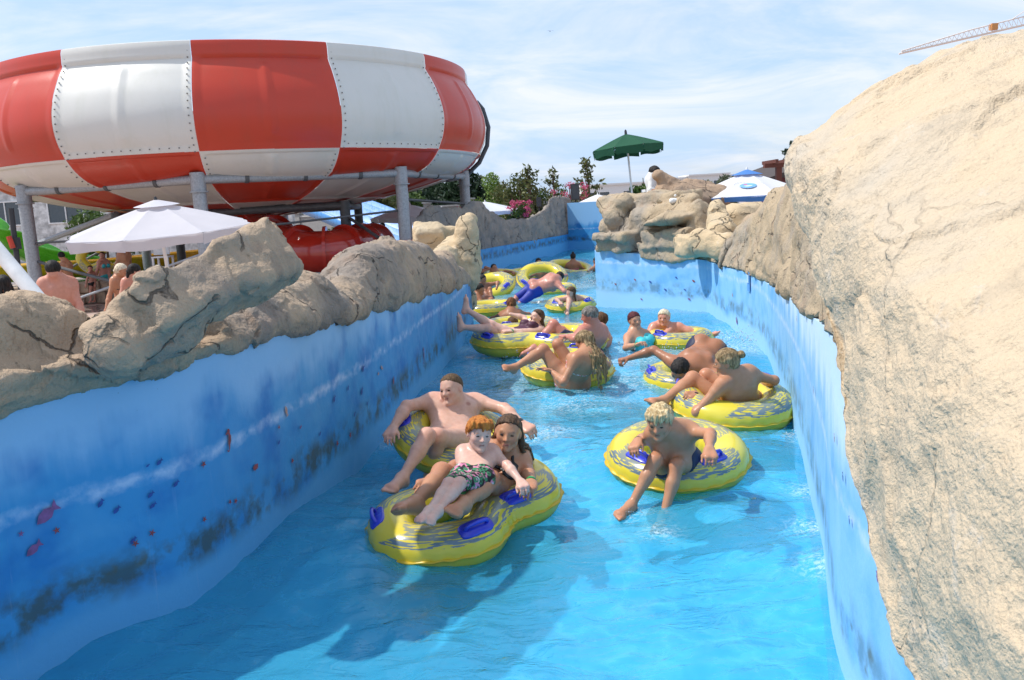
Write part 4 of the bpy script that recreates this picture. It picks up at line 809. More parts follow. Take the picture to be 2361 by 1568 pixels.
A = wpt(1160, 795, .10); B = wpt(1325, 790, .12); make_tube('double_swim_ring', 'yellow two seat ring with the laughing girl against the left wall', G1, (A + B) / 2 + [0, 0, .05], .3, .165, (0, -.06, 1), math.atan2(*(B - A)[[1, 0]]), (.72, .34), [(.80, 60), (.94, 60), (.6, 60)], rot_print=.2)
single(1566, 782, .05, 'yellow ring low in the water between the two women on the right', (0, 0, 1), 0, .30, .14, [(.60, 70)], .5)
single(1316, 703, .12, 'small yellow ring with the brown haired girl in midstream', (0, -.10, 1), 0, .33, .14, [(.62, 75), (.90, 75)], .12, True)
single(1128, 712, .10, 'yellow ring cut off by the corner of the left wall', (0, 0, 1), 0, .40, .15, [(.9, 70)], .4, True)
single(1195, 757, .10, 'yellow ring behind the laughing girl holding a child', (0, 0, 1), 0, .45, .15, [(.7, 70)], .7, True)
single(1133, 662, .20, 'yellow ring of the boy sitting beside the left wall corner', (-.2, -.42, 1), 0, .42, .17, [(.9, 60)], .2, True)
single(1268, 668, .08, 'yellow ring under the sunburnt man lying face down upstream', (0, 0, 1), 0, .48, .15, [(.75, 75), (.82, 75)], .5, True)
single(1250, 640, .25, 'yellow ring tipped upright round the woman with a yellow string top', (0, -.55, 1), 0, .50, .15, [(.6, 60)], .1, True)
single(1160, 640, .10, 'yellow ring with the man in striped shorts by the far wall', (.1, -.2, 1), 0, .45, .15, [], .8, True)
single(1215, 632, .10, 'yellow ring behind the boy in a dark red shirt', (0, -.1, 1), 0, .5, .13, [], .9, True)
single(1315, 620, .12, 'farthest yellow ring behind the woman in a pink swimsuit', (.15, -.2, 1), 0, .6, .15, [], .6, True)
# ------------------------------------------------------------------ people: one continuous surface each, grown from a posed skeleton
def skin_mat():
    t = NT('skin'); at = t.n('ShaderNodeAttribute'); at.attribute_name = 'Col'; v = t.coord('Object'); n = t.noise(v, 26, 5, .6); n0 = t.noise(v, 6, 3); wet = t.noise(v, 11, 4, .6)
    c = t.mix(t.ramp(n, .35, .7, 0, .24), at.outputs['Color'], (0.34, 0.11, 0.06)); c = t.mix(t.ramp(n0, .4, .7, 0, .12), c, (0.45, 0.20, 0.13))
    t.bsdf(c, t.ramp(wet, .42, .62, .33, .62), spec=.38, bump=t.bump(t.noise(v, 90, 3), .18, .004), sss=.15); return t.m
SKIN = skin_mat()
def hair_mat(name, c1, c2, wet=.5):
    if name in MAT: return MAT[name]
    t = NT(name); v = t.coord('Object', (1, 1, .16)); n = t.noise(v, 70, 4, .6); n2 = t.noise(t.coord('Object'), 14, 3)
    c = t.mix(t.ramp(n, .36, .64), c1, c2); c = t.mix(t.ramp(n2, .45, .7, 0, .4), c, c1); t.bsdf(c, .72 - .2 * wet, spec=.22, bump=t.bump(n, .7, .012)); MAT[name] = t.m; return t.m
def cloth_pattern(name, base, cols, scale=22):
    if name in MAT: return MAT[name]
    t = NT(name); v = t.coord('Object'); c = base
    for i, k in enumerate(cols):
        vo = t.n('ShaderNodeTexVoronoi', feature='F1'); vo.inputs['Scale'].default_value = scale * (1 + .23 * i); m = t.n('ShaderNodeMapping'); m.inputs['Location'].default_value = (i * 3.1, i * 1.7, 0); t.l(v, m.inputs[0]); t.l(m.outputs[0], vo.inputs['Vector'])
        d = vo.outputs['Distance']; ringm = t.math('MULTIPLY', t.ramp(d, .22, .27), t.ramp(d, .45, .52, 1, 0)) if i % 2 else t.ramp(d, .30, .36, 1, 0); c = t.mix(ringm, c, k)
    t.bsdf(c, .6, spec=.3); MAT[name] = t.m; return t.m
def stripes(name, a, b, scale=14):
    if name in MAT: return MAT[name]
    t = NT(name); w = t.n('ShaderNodeTexWave'); w.inputs['Scale'].default_value = scale; w.inputs['Distortion'].default_value = 1.2; t.l(t.coord('Object', rot=(.4, .8, .3)), w.inputs['Vector']); t.bsdf(t.mix(t.ramp(w.outputs['Fac'], .45, .55), a, b), .6); MAT[name] = t.m; return t.m
EYEM = plain('eye_dark', (.02, .014, .01), .15, var=.0); BAND = plain('green_band', (.02, .32, .09), .4); BBAND = plain('black_band', (.015, .015, .017), .4); BROWB = plain('brown_band', (.12, .05, .04), .5)
SK = {'fair': (.66, .40, .30), 'pale': (.70, .46, .37), 'red': (.62, .30, .22), 'tan': (.50, .25, .14), 'brown': (.36, .16, .085), 'mid': (.56, .31, .20), 'burn': (.56, .24, .18)}
CAMV = lambda v: np.array(v[0] * CR + v[1] * CU - v[2] * CF)      # right, up, towards the camera
def unit(v): v = np.asarray(v, float); return v / (np.linalg.norm(v) + 1e-12)
def place(par, xy, L, s=0):
    d = ray(*xy); oc = CC - par; b = d @ oc; c = oc @ oc - L * L; disc = b * b - c
    if disc < 0 or s == 0:
        p = CC + d * (-b)
        return p
    sq = math.sqrt(disc); t = -b - sq if s > 0 else -b + sq
    dm2 = L * L - disc; need = math.sqrt(max((.92 * L) ** 2 - dm2, 0)) / sq; t = -b - (1 if s > 0 else -1) * max(abs(s), need) * sq
    return CC + d * t
def head_prims(c, f, u, h, child=False, female=False, mouth=0):
    s = np.cross(f, u); R = np.array([s, f, u]); q = lambda a, b, d: c + h * (a * s + b * f + d * u)
    e = lambda a, b, d, ra, rb, rc: ell(q(a, b, d), R, (ra * h, rb * h, rc * h)); k = lambda kk, p: ('k', kk * h, p)
    P = [e(0, -.05, .13, .345, .425, .375), k(.12, e(0, .10, -.10, .275, .29, .36)), k(.10, cone(q(-.19, .02, -.26), q(-.05, .27, -.41), .085 * h, .075 * h)), k(.10, cone(q(.19, .02, -.26), q(.05, .27, -.41), .085 * h, .075 * h)),
         k(.08, cone(q(-.15, .315, .075), q(.15, .315, .075), .055 * h, .055 * h)), k(.06, cone(q(0, .375, .02), q(0, .465, -.125), .026 * h, .045 * h)), k(.04, ball(q(-.05, .405, -.135), .035 * h)), k(.04, ball(q(.05, .405, -.135), .035 * h)),
         k(.10, ball(q(-.17, .24, -.10), .10 * h)), k(.10, ball(q(.17, .24, -.10), .10 * h)),
         k(.03, cone(q(-.075, .355, -.25), q(.075, .355, -.25), .024 * h, .024 * h)), k(.03, cone(q(-.065, .352, -.295), q(.065, .352, -.295), .03 * h, .03 * h)), k(.06, ball(q(0, .335, -.42), .07 * h)),
         k(.03, e(-.345, -.03, -.02, .03, .085, .125)), k(.03, e(.345, -.03, -.02, .03, .085, .125))]
    return P, q, R
def build_person(name, label, group, h, P, T, Hc, look, front, sh, el, wr, hd, hip, kn, an, toe, skin='mid', female=False, child=False, fat=1.0, res=.009, hair=None, wear=(), pn=None, curl=(.5, .5), bands=(), mouth=0, smile=False, tilt=None, hands=True, face=True, belly=0.0, muscle=1.0, headscale=1.0, bare_toes=True):
    g = lambda *a: np.array(a, float); k = h * fat; H = headscale * h * (.132 if not child else .150 if h > 1.28 else .172)
    up = unit(T - P); side = unit(sh[1] - sh[0]); fw = unit(np.cross(up, side)); fr = CAMV(front)
    fw = fw * np.sign(fw @ fr + 1e-9); side = side - up * (up @ side); side = unit(side); fw = unit(fw - up * (fw @ up)); Lt = np.linalg.norm(T - P)
    tp = lambda a, t, b: P + side * a * h + up * Lt * t + fw * b * h
    qL = min(1.0, Lt / (.285 * h)); w = fat; wd = (1.0 if not female else .92) * (1 if not child else .93)
    core = [cone(tp(-.048 * (1.08 if female else 1), .02, 0), tp(.048 * (1.08 if female else 1), .02, 0), .066 * k, .066 * k, fw, 1.15),
            cone(tp(-.030 * wd, .30, .004), tp(.030 * wd, .30, .004), (.058 if female else .064) * k, (.058 if female else .064) * k, fw, 1.2),
            cone(tp(-.040 * wd, .62, -.002), tp(.040 * wd, .62, -.002), .072 * k * wd, .072 * k * wd, fw, 1.22),
            cone(tp(-.062 * wd, .84, -.006), tp(.062 * wd, .84, -.006), .056 * k, .056 * k, fw, 1.1), cone(T + up * .0, T + unit(Hc - T) * .03 * h, .040 * k, .034 * k),
            cone(tp(0, .15, -.02), tp(0, .9, -.035), .045 * k, .05 * k)]
    if belly: core.append(ball(tp(0, .30, .02), (.062 + belly) * k))
    for i, sg in ((0, -1), (1, 1)):
        core += [cone(T + unit(Hc - T) * .035 * h - fw * .012 * h, sh[i] + up * .005 * h, .024 * k, .030 * k), ('k', .03 * h, ball(tp(sg * .045, -.02, -.045), (.058 if not child else .05) * k))]
        if female: core.append(('k', .02 * h, ell(tp(sg * .045, .66, .058 * fat), np.array([side, fw, up]), (.038 * k, .034 * k, .038 * k))))
        elif not child: core.append(('k', .03 * h, ell(tp(sg * .05, .74, .052 * fat), np.array([side, fw, up]), (.052 * k, .022 * k, .036 * k))))
        if not female: core.append(('k', .035 * h, cone(tp(sg * .06, .80, -.06), tp(sg * .05, .62, -.055), .022 * k, .02 * k)))
    look = unit(CAMV(look)); uu = (up * .5 + np.array([0, 0, 1.0]) if tilt is None else CAMV(tilt)); uu = unit(uu - look * (uu @ look))
    hp, hq, HR = head_prims(Hc, look, uu, H, child, female, mouth)
    neck = [('k', .03 * h, cone(T + unit(Hc - T) * .005 * h, hq(0, -.10, -.22), (.036 if female or child else .042) * h * (.5 + .5 * fat), (.031 if female or child else .038) * h))]
    core2 = core + neck + [p if p[0] == 'k' else ('k', .02 * h, p) for p in hp]
    arms = []; legs = []
    for i in (0, 1):
        a = muscle * (.92 if female else 1) * (.5 + .5 * fat); s0, e0, w0 = sh[i], el[i], wr[i]; du = unit(e0 - s0); df = unit(w0 - e0)
        A = [cone(s0, s0 + (e0 - s0) * .25, .034 * h * a, .033 * h * a), cone(s0 + (e0 - s0) * .15, e0, .0315 * h * a, .0235 * h * a), ball(e0, .0235 * h * a), cone(e0, e0 + (w0 - e0) * .3, .0235 * h * a, .0265 * h * a), cone(e0 + (w0 - e0) * .3, w0, .0265 * h * a, .0165 * h * a)]
        if hands and hd[i] is not None:
            d = unit(hd[i] - w0); nrm = CAMV((0, -.6, -.4)) if pn is None or pn[i] is None else CAMV(pn[i]); nrm = unit(nrm - d * (nrm @ d)); sd = np.cross(d, nrm); c_ = curl[i]; hs = h * (1 if not child else 1.02)
            th = 1 if (sd @ (unit(T - w0))) > 0 else -1            # thumb towards the body's middle
            A.append(('k', .012 * h, cone(w0 + sd * .008 * hs, w0 + d * .050 * hs + sd * .014 * hs, .016 * hs, .0175 * hs, nrm, 1.5))); A.append(('k', .012 * h, cone(w0 - sd * .008 * hs, w0 + d * .050 * hs - sd * .014 * hs, .016 * hs, .0175 * hs, nrm, 1.5)))
            for j, (off, ln) in enumerate([(.0195, .040), (.0068, .046), (-.0062, .043), (-.0185, .034)]):
                off = off * th; b = w0 + d * (.054 - abs(off) * .15) * hs + sd * off * hs; ang = .25 * c_; spread = off * 4.0 * (1 - c_)
                pts = [b]; dd = d
                for seg, (fr_, bend) in enumerate([(.45, .9), (.32, 1.2), (.23, .8)]):
                    ang += bend * c_ + (.10 * (j % 2)); v = unit(d * math.cos(ang) + nrm * math.sin(ang) + sd * spread); pts.append(pts[-1] + v * ln * fr_ * hs * 1.05)
                for q_ in range(3): A.append(('k', .004 * h, cone(pts[q_], pts[q_ + 1], (.0056 - .0005 * q_) * hs * (1 if not female else .92), (.0051 - .0005 * q_) * hs * (1 if not female else .92))))
            t0 = w0 + d * .016 * hs + sd * .017 * hs * th; t1 = t0 + unit(d * .75 + sd * .55 * th + nrm * .35) * .026 * hs; t2 = t1 + unit(d * .85 + sd * (.35 - .5 * c_) * th + nrm * (.3 + .5 * c_)) * .026 * hs
            A.append(('k', .008 * h, cone(t0, t1, .0090 * hs, .0068 * hs))); A.append(('k', .004 * h, cone(t1, t2, .0066 * hs, .0054 * hs)))
        arms.append(A)
        b = (1.04 if female else 1) * (.45 + .55 * fat) * (1 if not child else .95); hp0, k0, a0 = hip[i], kn[i], an[i]
        if k0 is None: continue
        dt = unit(k0 - hp0); ds = unit(a0 - k0); back = unit(-(dt - ds * (dt @ ds)) * -1 + 1e-6) if np.linalg.norm(np.cross(dt, ds)) > .05 else fw; back = unit(dt - ds * (dt @ ds)) if np.linalg.norm(dt - ds * (dt @ ds)) > .1 else fw
        calf = -back
        Lg = [cone(hp0, hp0 + (k0 - hp0) * .5, .056 * h * b, .046 * h * b), cone(hp0 + (k0 - hp0) * .4, k0, .048 * h * b, .034 * h * b), ball(k0 + back * .004 * h, .0335 * h * b), cone(k0, k0 + (a0 - k0) * .35, .031 * h * b, .031 * h * b), ('k', .02 * h, cone(k0 + (a0 - k0) * .12 + calf * .008 * h, k0 + (a0 - k0) * .5 + calf * .010 * h, .026 * h * b, .026 * h * b)), cone(k0 + (a0 - k0) * .35, a0, .029 * h * b, .0195 * h * b)]
        if toe[i] is not None:
            f = unit(toe[i] - a0); so = unit(-(ds - f * (ds @ f)) * -1); so = unit(ds - f * (ds @ f)) if np.linalg.norm(ds - f * (ds @ f)) > .1 else unit(np.cross(f, side)); sx = np.cross(f, so); fl = .145 * h
            heel = a0 + so * .020 * h - f * .018 * h; bal = a0 + f * .085 * h + so * .026 * h
            Lg += [('k', .02 * h, cone(a0 + so * .006 * h, heel, .019 * h, .0205 * h)), ('k', .02 * h, cone(a0 + f * .008 * h, bal - so * .006 * h, .0205 * h, .015 * h, sx, .88)), ('k', .018 * h, cone(heel, bal, .018 * h, .0145 * h, sx, .85)), ('k', .012 * h, cone(bal - sx * .017 * h, bal + sx * .017 * h, .0135 * h, .0135 * h))]
            big = -1 if (sx @ unit((an[0] + an[1]) * .5 - a0)) < 0 else 1
            for j, (o_, ln, r_) in enumerate([(.020, .030, .0092), (.008, .028, .0066), (-.002, .025, .0062), (-.011, .021, .0058), (-.020, .017, .0056)]):
                b0 = bal + sx * o_ * big * h; Lg.append(('k', .004 * h, cone(b0, b0 + unit(f + so * .12) * ln * h, r_ * h, r_ * h * .92)))
        legs.append(Lg)
    lo = np.min([gbox(g_)[0] for g_ in [core2] + arms + legs], 0) - 4 * res; hi = np.max([gbox(g_)[1] for g_ in [core2] + arms + legs], 0) + 4 * res
    F = Field(lo, hi, res)
    b0, b1 = gbox(core2); sl, X, Y, Z = F.sub(b0 - .08, b1 + .08); F.A[sl] = group_eval(core2, X, Y, Z, .05 * h)
    Core = F.A.copy()
    for grp_, kk in [(l, .045 * h) for l in legs] + [(a, .030 * h) for a in arms]:
        b0, b1 = gbox(grp_); sl, X, Y, Z = F.sub(b0 - .06, b1 + .06); v = group_eval(grp_, X, Y, Z, .014 * h); v = smin(Core[sl], v, kk); F.A[sl] = np.minimum(F.A[sl], v)
    CL = Core.copy()
    for l in legs:
        b0, b1 = gbox(l); sl, X, Y, Z = F.sub(b0 - .06, b1 + .06); v = group_eval(l, X, Y, Z, .014 * h); CL[sl] = np.minimum(CL[sl], smin(Core[sl], v, .045 * h))
    if face:      # eye sockets, mouth
        for sg in (-1, 1):
            e_ = ell(hq(sg * .135, .405, -.005), HR, (.075 * H, .05 * H, .045 * H)); bb = pbox(e_); sl, X, Y, Z = F.sub(bb[0] - .05, bb[1] + .05); F.A[sl] = -smin(-F.A[sl], pdist(e_, X, Y, Z), .03 * H)
        if mouth:
            e_ = ell(hq(0, .385, -.285), HR, (.075 * H, .08 * H, .055 * H * mouth)); bb = pbox(e_); sl, X, Y, Z = F.sub(bb[0] - .05, bb[1] + .05); F.A[sl] = -smin(-F.A[sl], pdist(e_, X, Y, Z), .015 * H)
    V, Q = surfnet(F.A, F.lo, res)
    base = np.array(SK[skin] if isinstance(skin, str) else skin); col = np.repeat(base[None], len(V), 0)
    def paintc(c, r, colr, a=1.0, hard=.5):
        d = np.linalg.norm(V - c, axis=1); m = np.clip((r - d) / (r * hard), 0, 1)[:, None] * a; col[:] = col * (1 - m) + np.array(colr) * m
    rosy = base * np.array([1.06, .82, .78])
    for i in (0, 1):
        if kn[i] is not None: paintc(kn[i], .075 * h, rosy, .35)
        paintc(el[i], .05 * h, rosy, .3); paintc(sh[i], .07 * h, rosy, .3)
        if hd[i] is not None: paintc(wr[i] + unit(hd[i] - wr[i]) * .07 * h, .06 * h, rosy, .3)
        if toe[i] is not None and kn[i] is not None: paintc(toe[i], .06 * h, rosy, .4)
    if face:
        for sg in (-1, 1):
            paintc(hq(sg * .19, .30, -.12), .14 * H, rosy, .45); hc_ = (hair or {}).get('brow', (.16, .09, .05))
            for t_ in (-1, -.5, 0, .5, 1): paintc(hq(sg * .14 + .055 * t_, .36, .088 + .01 * (1 - abs(t_))), .032 * H, hc_, .7)
            paintc(hq(sg * .345, -.03, -.02), .14 * H, rosy, .4)
            if not female and not child: paintc(tp(sg * .058, .70, .07), .014 * h, (.36, .14, .10), .8)
            elif child and not female: paintc(tp(sg * .05, .72, .06), .012 * h, (.45, .2, .15), .6)
            for t_ in (-.5, .5): paintc(hq(sg * .045 + .02 * t_, .39, -.268), .045 * H, (.48, .15, .13) if female else base * .72 * np.array([1.1, .7, .7]), .75)
        paintc(hq(0, .47, -.12), .08 * H, rosy, .3)
        for t_ in (-1.2, -.6, 0, .6, 1.2): paintc(hq(.055 * t_, .385, -.274), .020 * H, (.12, .04, .035), .8, .3)
        if smile:
            for t_ in (-1, -.5, 0, .5, 1): paintc(hq(.05 * t_, .385, -.268 + .012 * t_ * t_), .026 * H, (.80, .74, .70), .9, .3)
        if mouth: paintc(hq(0, .34, -.285), .075 * H, (.10, .02, .02), 1, .4); 
    me = fastmesh('person', V, Q, True, col=col)
    root = link(name, me, SKIN); tag(root, label, 'person', group)
    if face and res < .0125:
        for sg in (-1, 1):
            m = MB(); n_ = 10; ce = hq(sg * .138, .352, -.002); vv = []
            for a_ in range(5):
                th = math.pi * a_ / 4
                for b_ in range(n_): ph = 2 * math.pi * b_ / n_; vv.append(ce + H * (.056 * math.sin(th) * math.cos(ph) * HR[0] + .032 * math.cos(th) * HR[1] + .023 * math.sin(th) * math.sin(ph) * HR[2]))
            m.add(vv, [(a_ * n_ + b_, a_ * n_ + (b_ + 1) % n_, (a_ + 1) * n_ + (b_ + 1) % n_, (a_ + 1) * n_ + b_) for a_ in range(4) for b_ in range(n_)]); m.build('eye', EYEM, root, True)
    # ---------------------------------------------------------------- clothes: an offset of the same surface
    def garment(nm, region, mat, t=.006, field=None, lab=None):
        b0, b1 = gbox(region); sl, X, Y, Z = F.sub(b0 - 2 * res, b1 + 2 * res); d = (CL if field is None else field)[sl] - t; r = None
        for p in region: v = pdist(p, X, Y, Z); r = v if r is None else np.minimum(r, v)
        d = np.maximum(d, r).astype(np.float32)
        if min(d.shape) < 4: return
        d[0], d[-1] = np.maximum(d[0], .01), np.maximum(d[-1], .01); d[:, 0] = np.maximum(d[:, 0], .01); d[:, -1] = np.maximum(d[:, -1], .01); d[:, :, 0] = np.maximum(d[:, :, 0], .01); d[:, :, -1] = np.maximum(d[:, :, -1], .01)
        o_ = F.lo + np.array([s.start for s in sl]) * res; vv, qq = surfnet(d, o_, res)
        if len(vv): o = link(nm, fastmesh(nm, vv, qq), mat, root); return o
    for wkind, mat in wear:
        if wkind.startswith('shorts'):
            ln = float(wkind[6:] or .4); reg = [cone(tp(-.06, -.02, 0), tp(.06, -.02, 0), .085 * k, .085 * k)]
            for i in (0, 1):
                if kn[i] is not None: reg.append(cone(hip[i], hip[i] + (kn[i] - hip[i]) * ln, .088 * h, .085 * h))
            garment('swim_shorts', reg, mat, .009 if h > 1.3 else .008)
        elif wkind == 'briefs': garment('swim_briefs', [cone(tp(-.045, -.10, 0), tp(.045, -.10, 0), .082 * k * (.35 + .65 * qL), .082 * k * (.35 + .65 * qL))], mat, .005)
        elif wkind == 'bottom': garment('bikini_bottom', [cone(tp(-.045, -.10, 0), tp(.045, -.10, 0), .080 * k, .080 * k)], mat, .005)
        elif wkind == 'top':
            reg = [ball(tp(sg * .046, .645, .082), .038 * k) for sg in (-1, 1)] + [rbox(tp(0, .585, 0), np.array([side, fw, up]), (.12 * h, .12 * h, .0065 * h), .002)]
            reg += [cone(tp(sg * .05, .74, .09), T + unit(Hc - T) * .045 * h + fw * (-.01) * h + side * sg * .02 * h, .007 * h, .007 * h) for sg in (-1, 1)]
            garment('bikini_top', reg, mat, .005)
        elif wkind == 'back_strap': garment('bikini_top', [rbox(tp(0, .60, 0), np.array([side, fw, up]), (.13 * h, .13 * h, .007 * h), .002), ball(tp(-.048, .64, .08), .05 * k), ball(tp(.048, .64, .08), .05 * k)], mat, .005, Core)
        elif wkind == 'halter': garment('bikini_string', [cone(tp(0, .50, -.07), T + unit(Hc - T) * .03 * h - fw * .03 * h, .006 * h, .006 * h), rbox(tp(0, .56, 0), np.array([side, fw, up]), (.13 * h, .13 * h, .005 * h), .002)], mat, .005, Core)
        elif wkind == 'suit': garment('swimsuit', [cone(tp(-.05, -.08, 0), tp(-.045, .66, .03), .085 * k, .062 * k), cone(tp(.05, -.08, 0), tp(.045, .66, .03), .085 * k, .062 * k), cone(tp(-.06, .75, .05), sh[0] - side * -.03 * h + up * .02 * h, .016 * h, .014 * h), cone(tp(.06, .75, .05), sh[1] - side * .03 * h + up * .02 * h, .016 * h, .014 * h)], mat, .005, Core)
        elif wkind == 'shirt': garment('shirt', [cone(tp(-.07, .0, 0), tp(-.08, .9, 0), .10 * k, .085 * k), cone(tp(.07, .0, 0), tp(.08, .9, 0), .10 * k, .085 * k), cone(sh[0], sh[0] + (el[0] - sh[0]) * .6, .06 * h, .055 * h), cone(sh[1], sh[1] + (el[1] - sh[1]) * .6, .06 * h, .055 * h)], mat, .008, F.A)
    # ---------------------------------------------------------------- hair
    if hair:
        hr = min(res * .8, .009) if res < .013 else res; sty = hair['style']; tck = hair.get('t', .05) * H
        prim = [ell(hq(0, -.05, .13), HR, (.345 * H + tck, .425 * H + tck, .375 * H + tck))]; extra = []
        c0, c1 = hair.get('line', (.03, .62))
        if sty in ('long', 'tail', 'bun', 'slick'): prim.append(('k', .10 * H, ell(hq(0, -.2, -.02), HR, (.30 * H, .28 * H, .34 * H))))
        rs = random.Random(int(abs(P[0]) * 1000) + int(h * 100))
        if sty == 'long':
            ln = hair.get('len', 1.6)
            def fld(p):
                i = np.round((p - F.lo) / F.res).astype(int); return float(F.A[tuple(i)]) if np.all(i >= 0) and np.all(i < F.n) else 1.0
            for q_ in range(34):
                a_ = rs.uniform(-1, 1); p = hq(.34 * a_, -.12 - .26 * (1 - a_ * a_), rs.uniform(-.05, .12)); r_ = rs.uniform(.05, .085) * H; ll = ln * rs.uniform(.6, 1); wv = rs.uniform(-.3, .3); prev = p
                for sg_ in range(6):
                    p = p + unit(np.array([0, 0, -1.0]) - look * .10 + HR[0] * (.10 * a_ + wv * math.sin(sg_ * 1.3 + q_))) * H * ll / 6
                    for _t in range(30):
                        if fld(p) > r_ * .35: break
                        p = p + unit(-fw + HR[0] * a_ * .3 + np.array([0, 0, .15])) * .008
                    r2 = r_ * (1 - .13 * (sg_ + 1)); extra.append(('k', .02 * H, cone(prev, p, r2 + .012 * H, r2))); prev = p
        if sty == 'tail':
            st = hq(0, -.42, -.05); 
            for q_ in range(7): e2 = st + (-uu * (.75 + .1 * rs.random()) + HR[0] * rs.uniform(-.1, .1) - look * .05) * H; extra.append(('k', .05 * H, cone(st, e2, .13 * H, .03 * H)))
        if sty == 'bun': extra.append(('k', .03 * H, ball(hq(*hair.get('bun', (0, -.56, .22))), .155 * H)))
        if sty == 'fringe':
            for q_ in range(70):
                a_ = rs.uniform(-1, 1); st = hq(.30 * a_ + rs.uniform(-.04, .04), .20 - .1 * a_ * a_ + rs.uniform(-.08, .05), .44); e2 = hq(.34 * a_ + rs.uniform(-.07, .07), .385 - .17 * a_ * a_ + .02, hair.get('bang', .20) + rs.uniform(-.07, .09)); mid = (st + e2) / 2 + look * .06 * H + uu * .03 * H; extra.append(('k', .015 * H, cone(st, mid, .035 * H, .032 * H))); extra.append(('k', .015 * H, cone(mid, e2, .032 * H, .012 * H)))
            for q_ in range(90):
                a_ = rs.uniform(0, 2 * math.pi); z_ = rs.uniform(.05, .44); r0_ = math.sqrt(max(.05, 1 - ((z_ - .13) / .40) ** 2)); p0 = hq(.36 * r0_ * math.cos(a_), .44 * r0_ * math.sin(a_) - .05, z_)
                if math.sin(a_) > .35 and z_ < .3: continue
                d_ = unit(p0 - hq(0, -.05, .1)); extra.append(('k', .015 * H, cone(p0, p0 + unit(d_ * .35 - uu * .75 + HR[0] * rs.uniform(-.4, .4) + look * rs.uniform(-.2, .3)) * .15 * H, .038 * H, .012 * H)))
        allp = prim + extra; b0, b1 = gbox(allp); HF = Field(b0 - .03, b1 + .03, hr); sl, X, Y, Z = HF.sub(b0 - .03, b1 + .03)
        d = group_eval(prim, X, Y, Z, .05 * H); rel = lambda v_: (X - Hc[0]) * v_[0] + (Y - Hc[1]) * v_[1] + (Z - Hc[2]) * v_[2]
        U_, F_, S_2 = rel(uu), rel(look), rel(HR[0]); pl = (c0 * H + c1 * F_ - U_) * .8
        if sty in ('long', 'tail', 'slick', 'bun'): pl = np.minimum(pl, np.maximum(F_ + .02 * H, -U_ - .45 * H))
        d = np.maximum(d, pl)
        if extra: d = smin(d, group_eval(extra, X, Y, Z, .03 * H), .04 * H)
        d = np.array(d, dtype=np.float32); shell = np.abs(d) < .04 * H + hr; pp = np.argwhere(shell) * hr + HF.lo; rl_ = pp - Hc
        if len(pp):
            cc = np.stack([rl_ @ HR[0] * 11 / H, rl_ @ HR[1] * (2.0 if sty in ('slick', 'bun', 'tail') else 6) / H, rl_ @ HR[2] * (3.5 if sty in ('slick', 'bun', 'tail') else 2.2) / H], 1); d[shell] += (hair.get('rough', .022) * H * fbm(cc, 3, 1.2, .6, 3)).astype(np.float32)
        vv, qq = surfnet(d, HF.lo, hr)
        if len(vv): link('hair', fastmesh('hair', vv, qq), hair['mat'], root)
    for (i, mat, rr) in bands:
        d = unit(el[i] - wr[i]); p = wr[i] + d * .012 * h; u_ = unit(np.cross(d, [.3, .5, .8])); w_ = np.cross(d, u_); m = MB(); n_ = 18; rb = .0195 * h
        m.tube([p - d * rr, p - d * rr * .9, p + d * rr * .9, p + d * rr], [rb * .8, rb, rb, rb * .8], n_); m.build('wristband', mat, root, True)
    return root
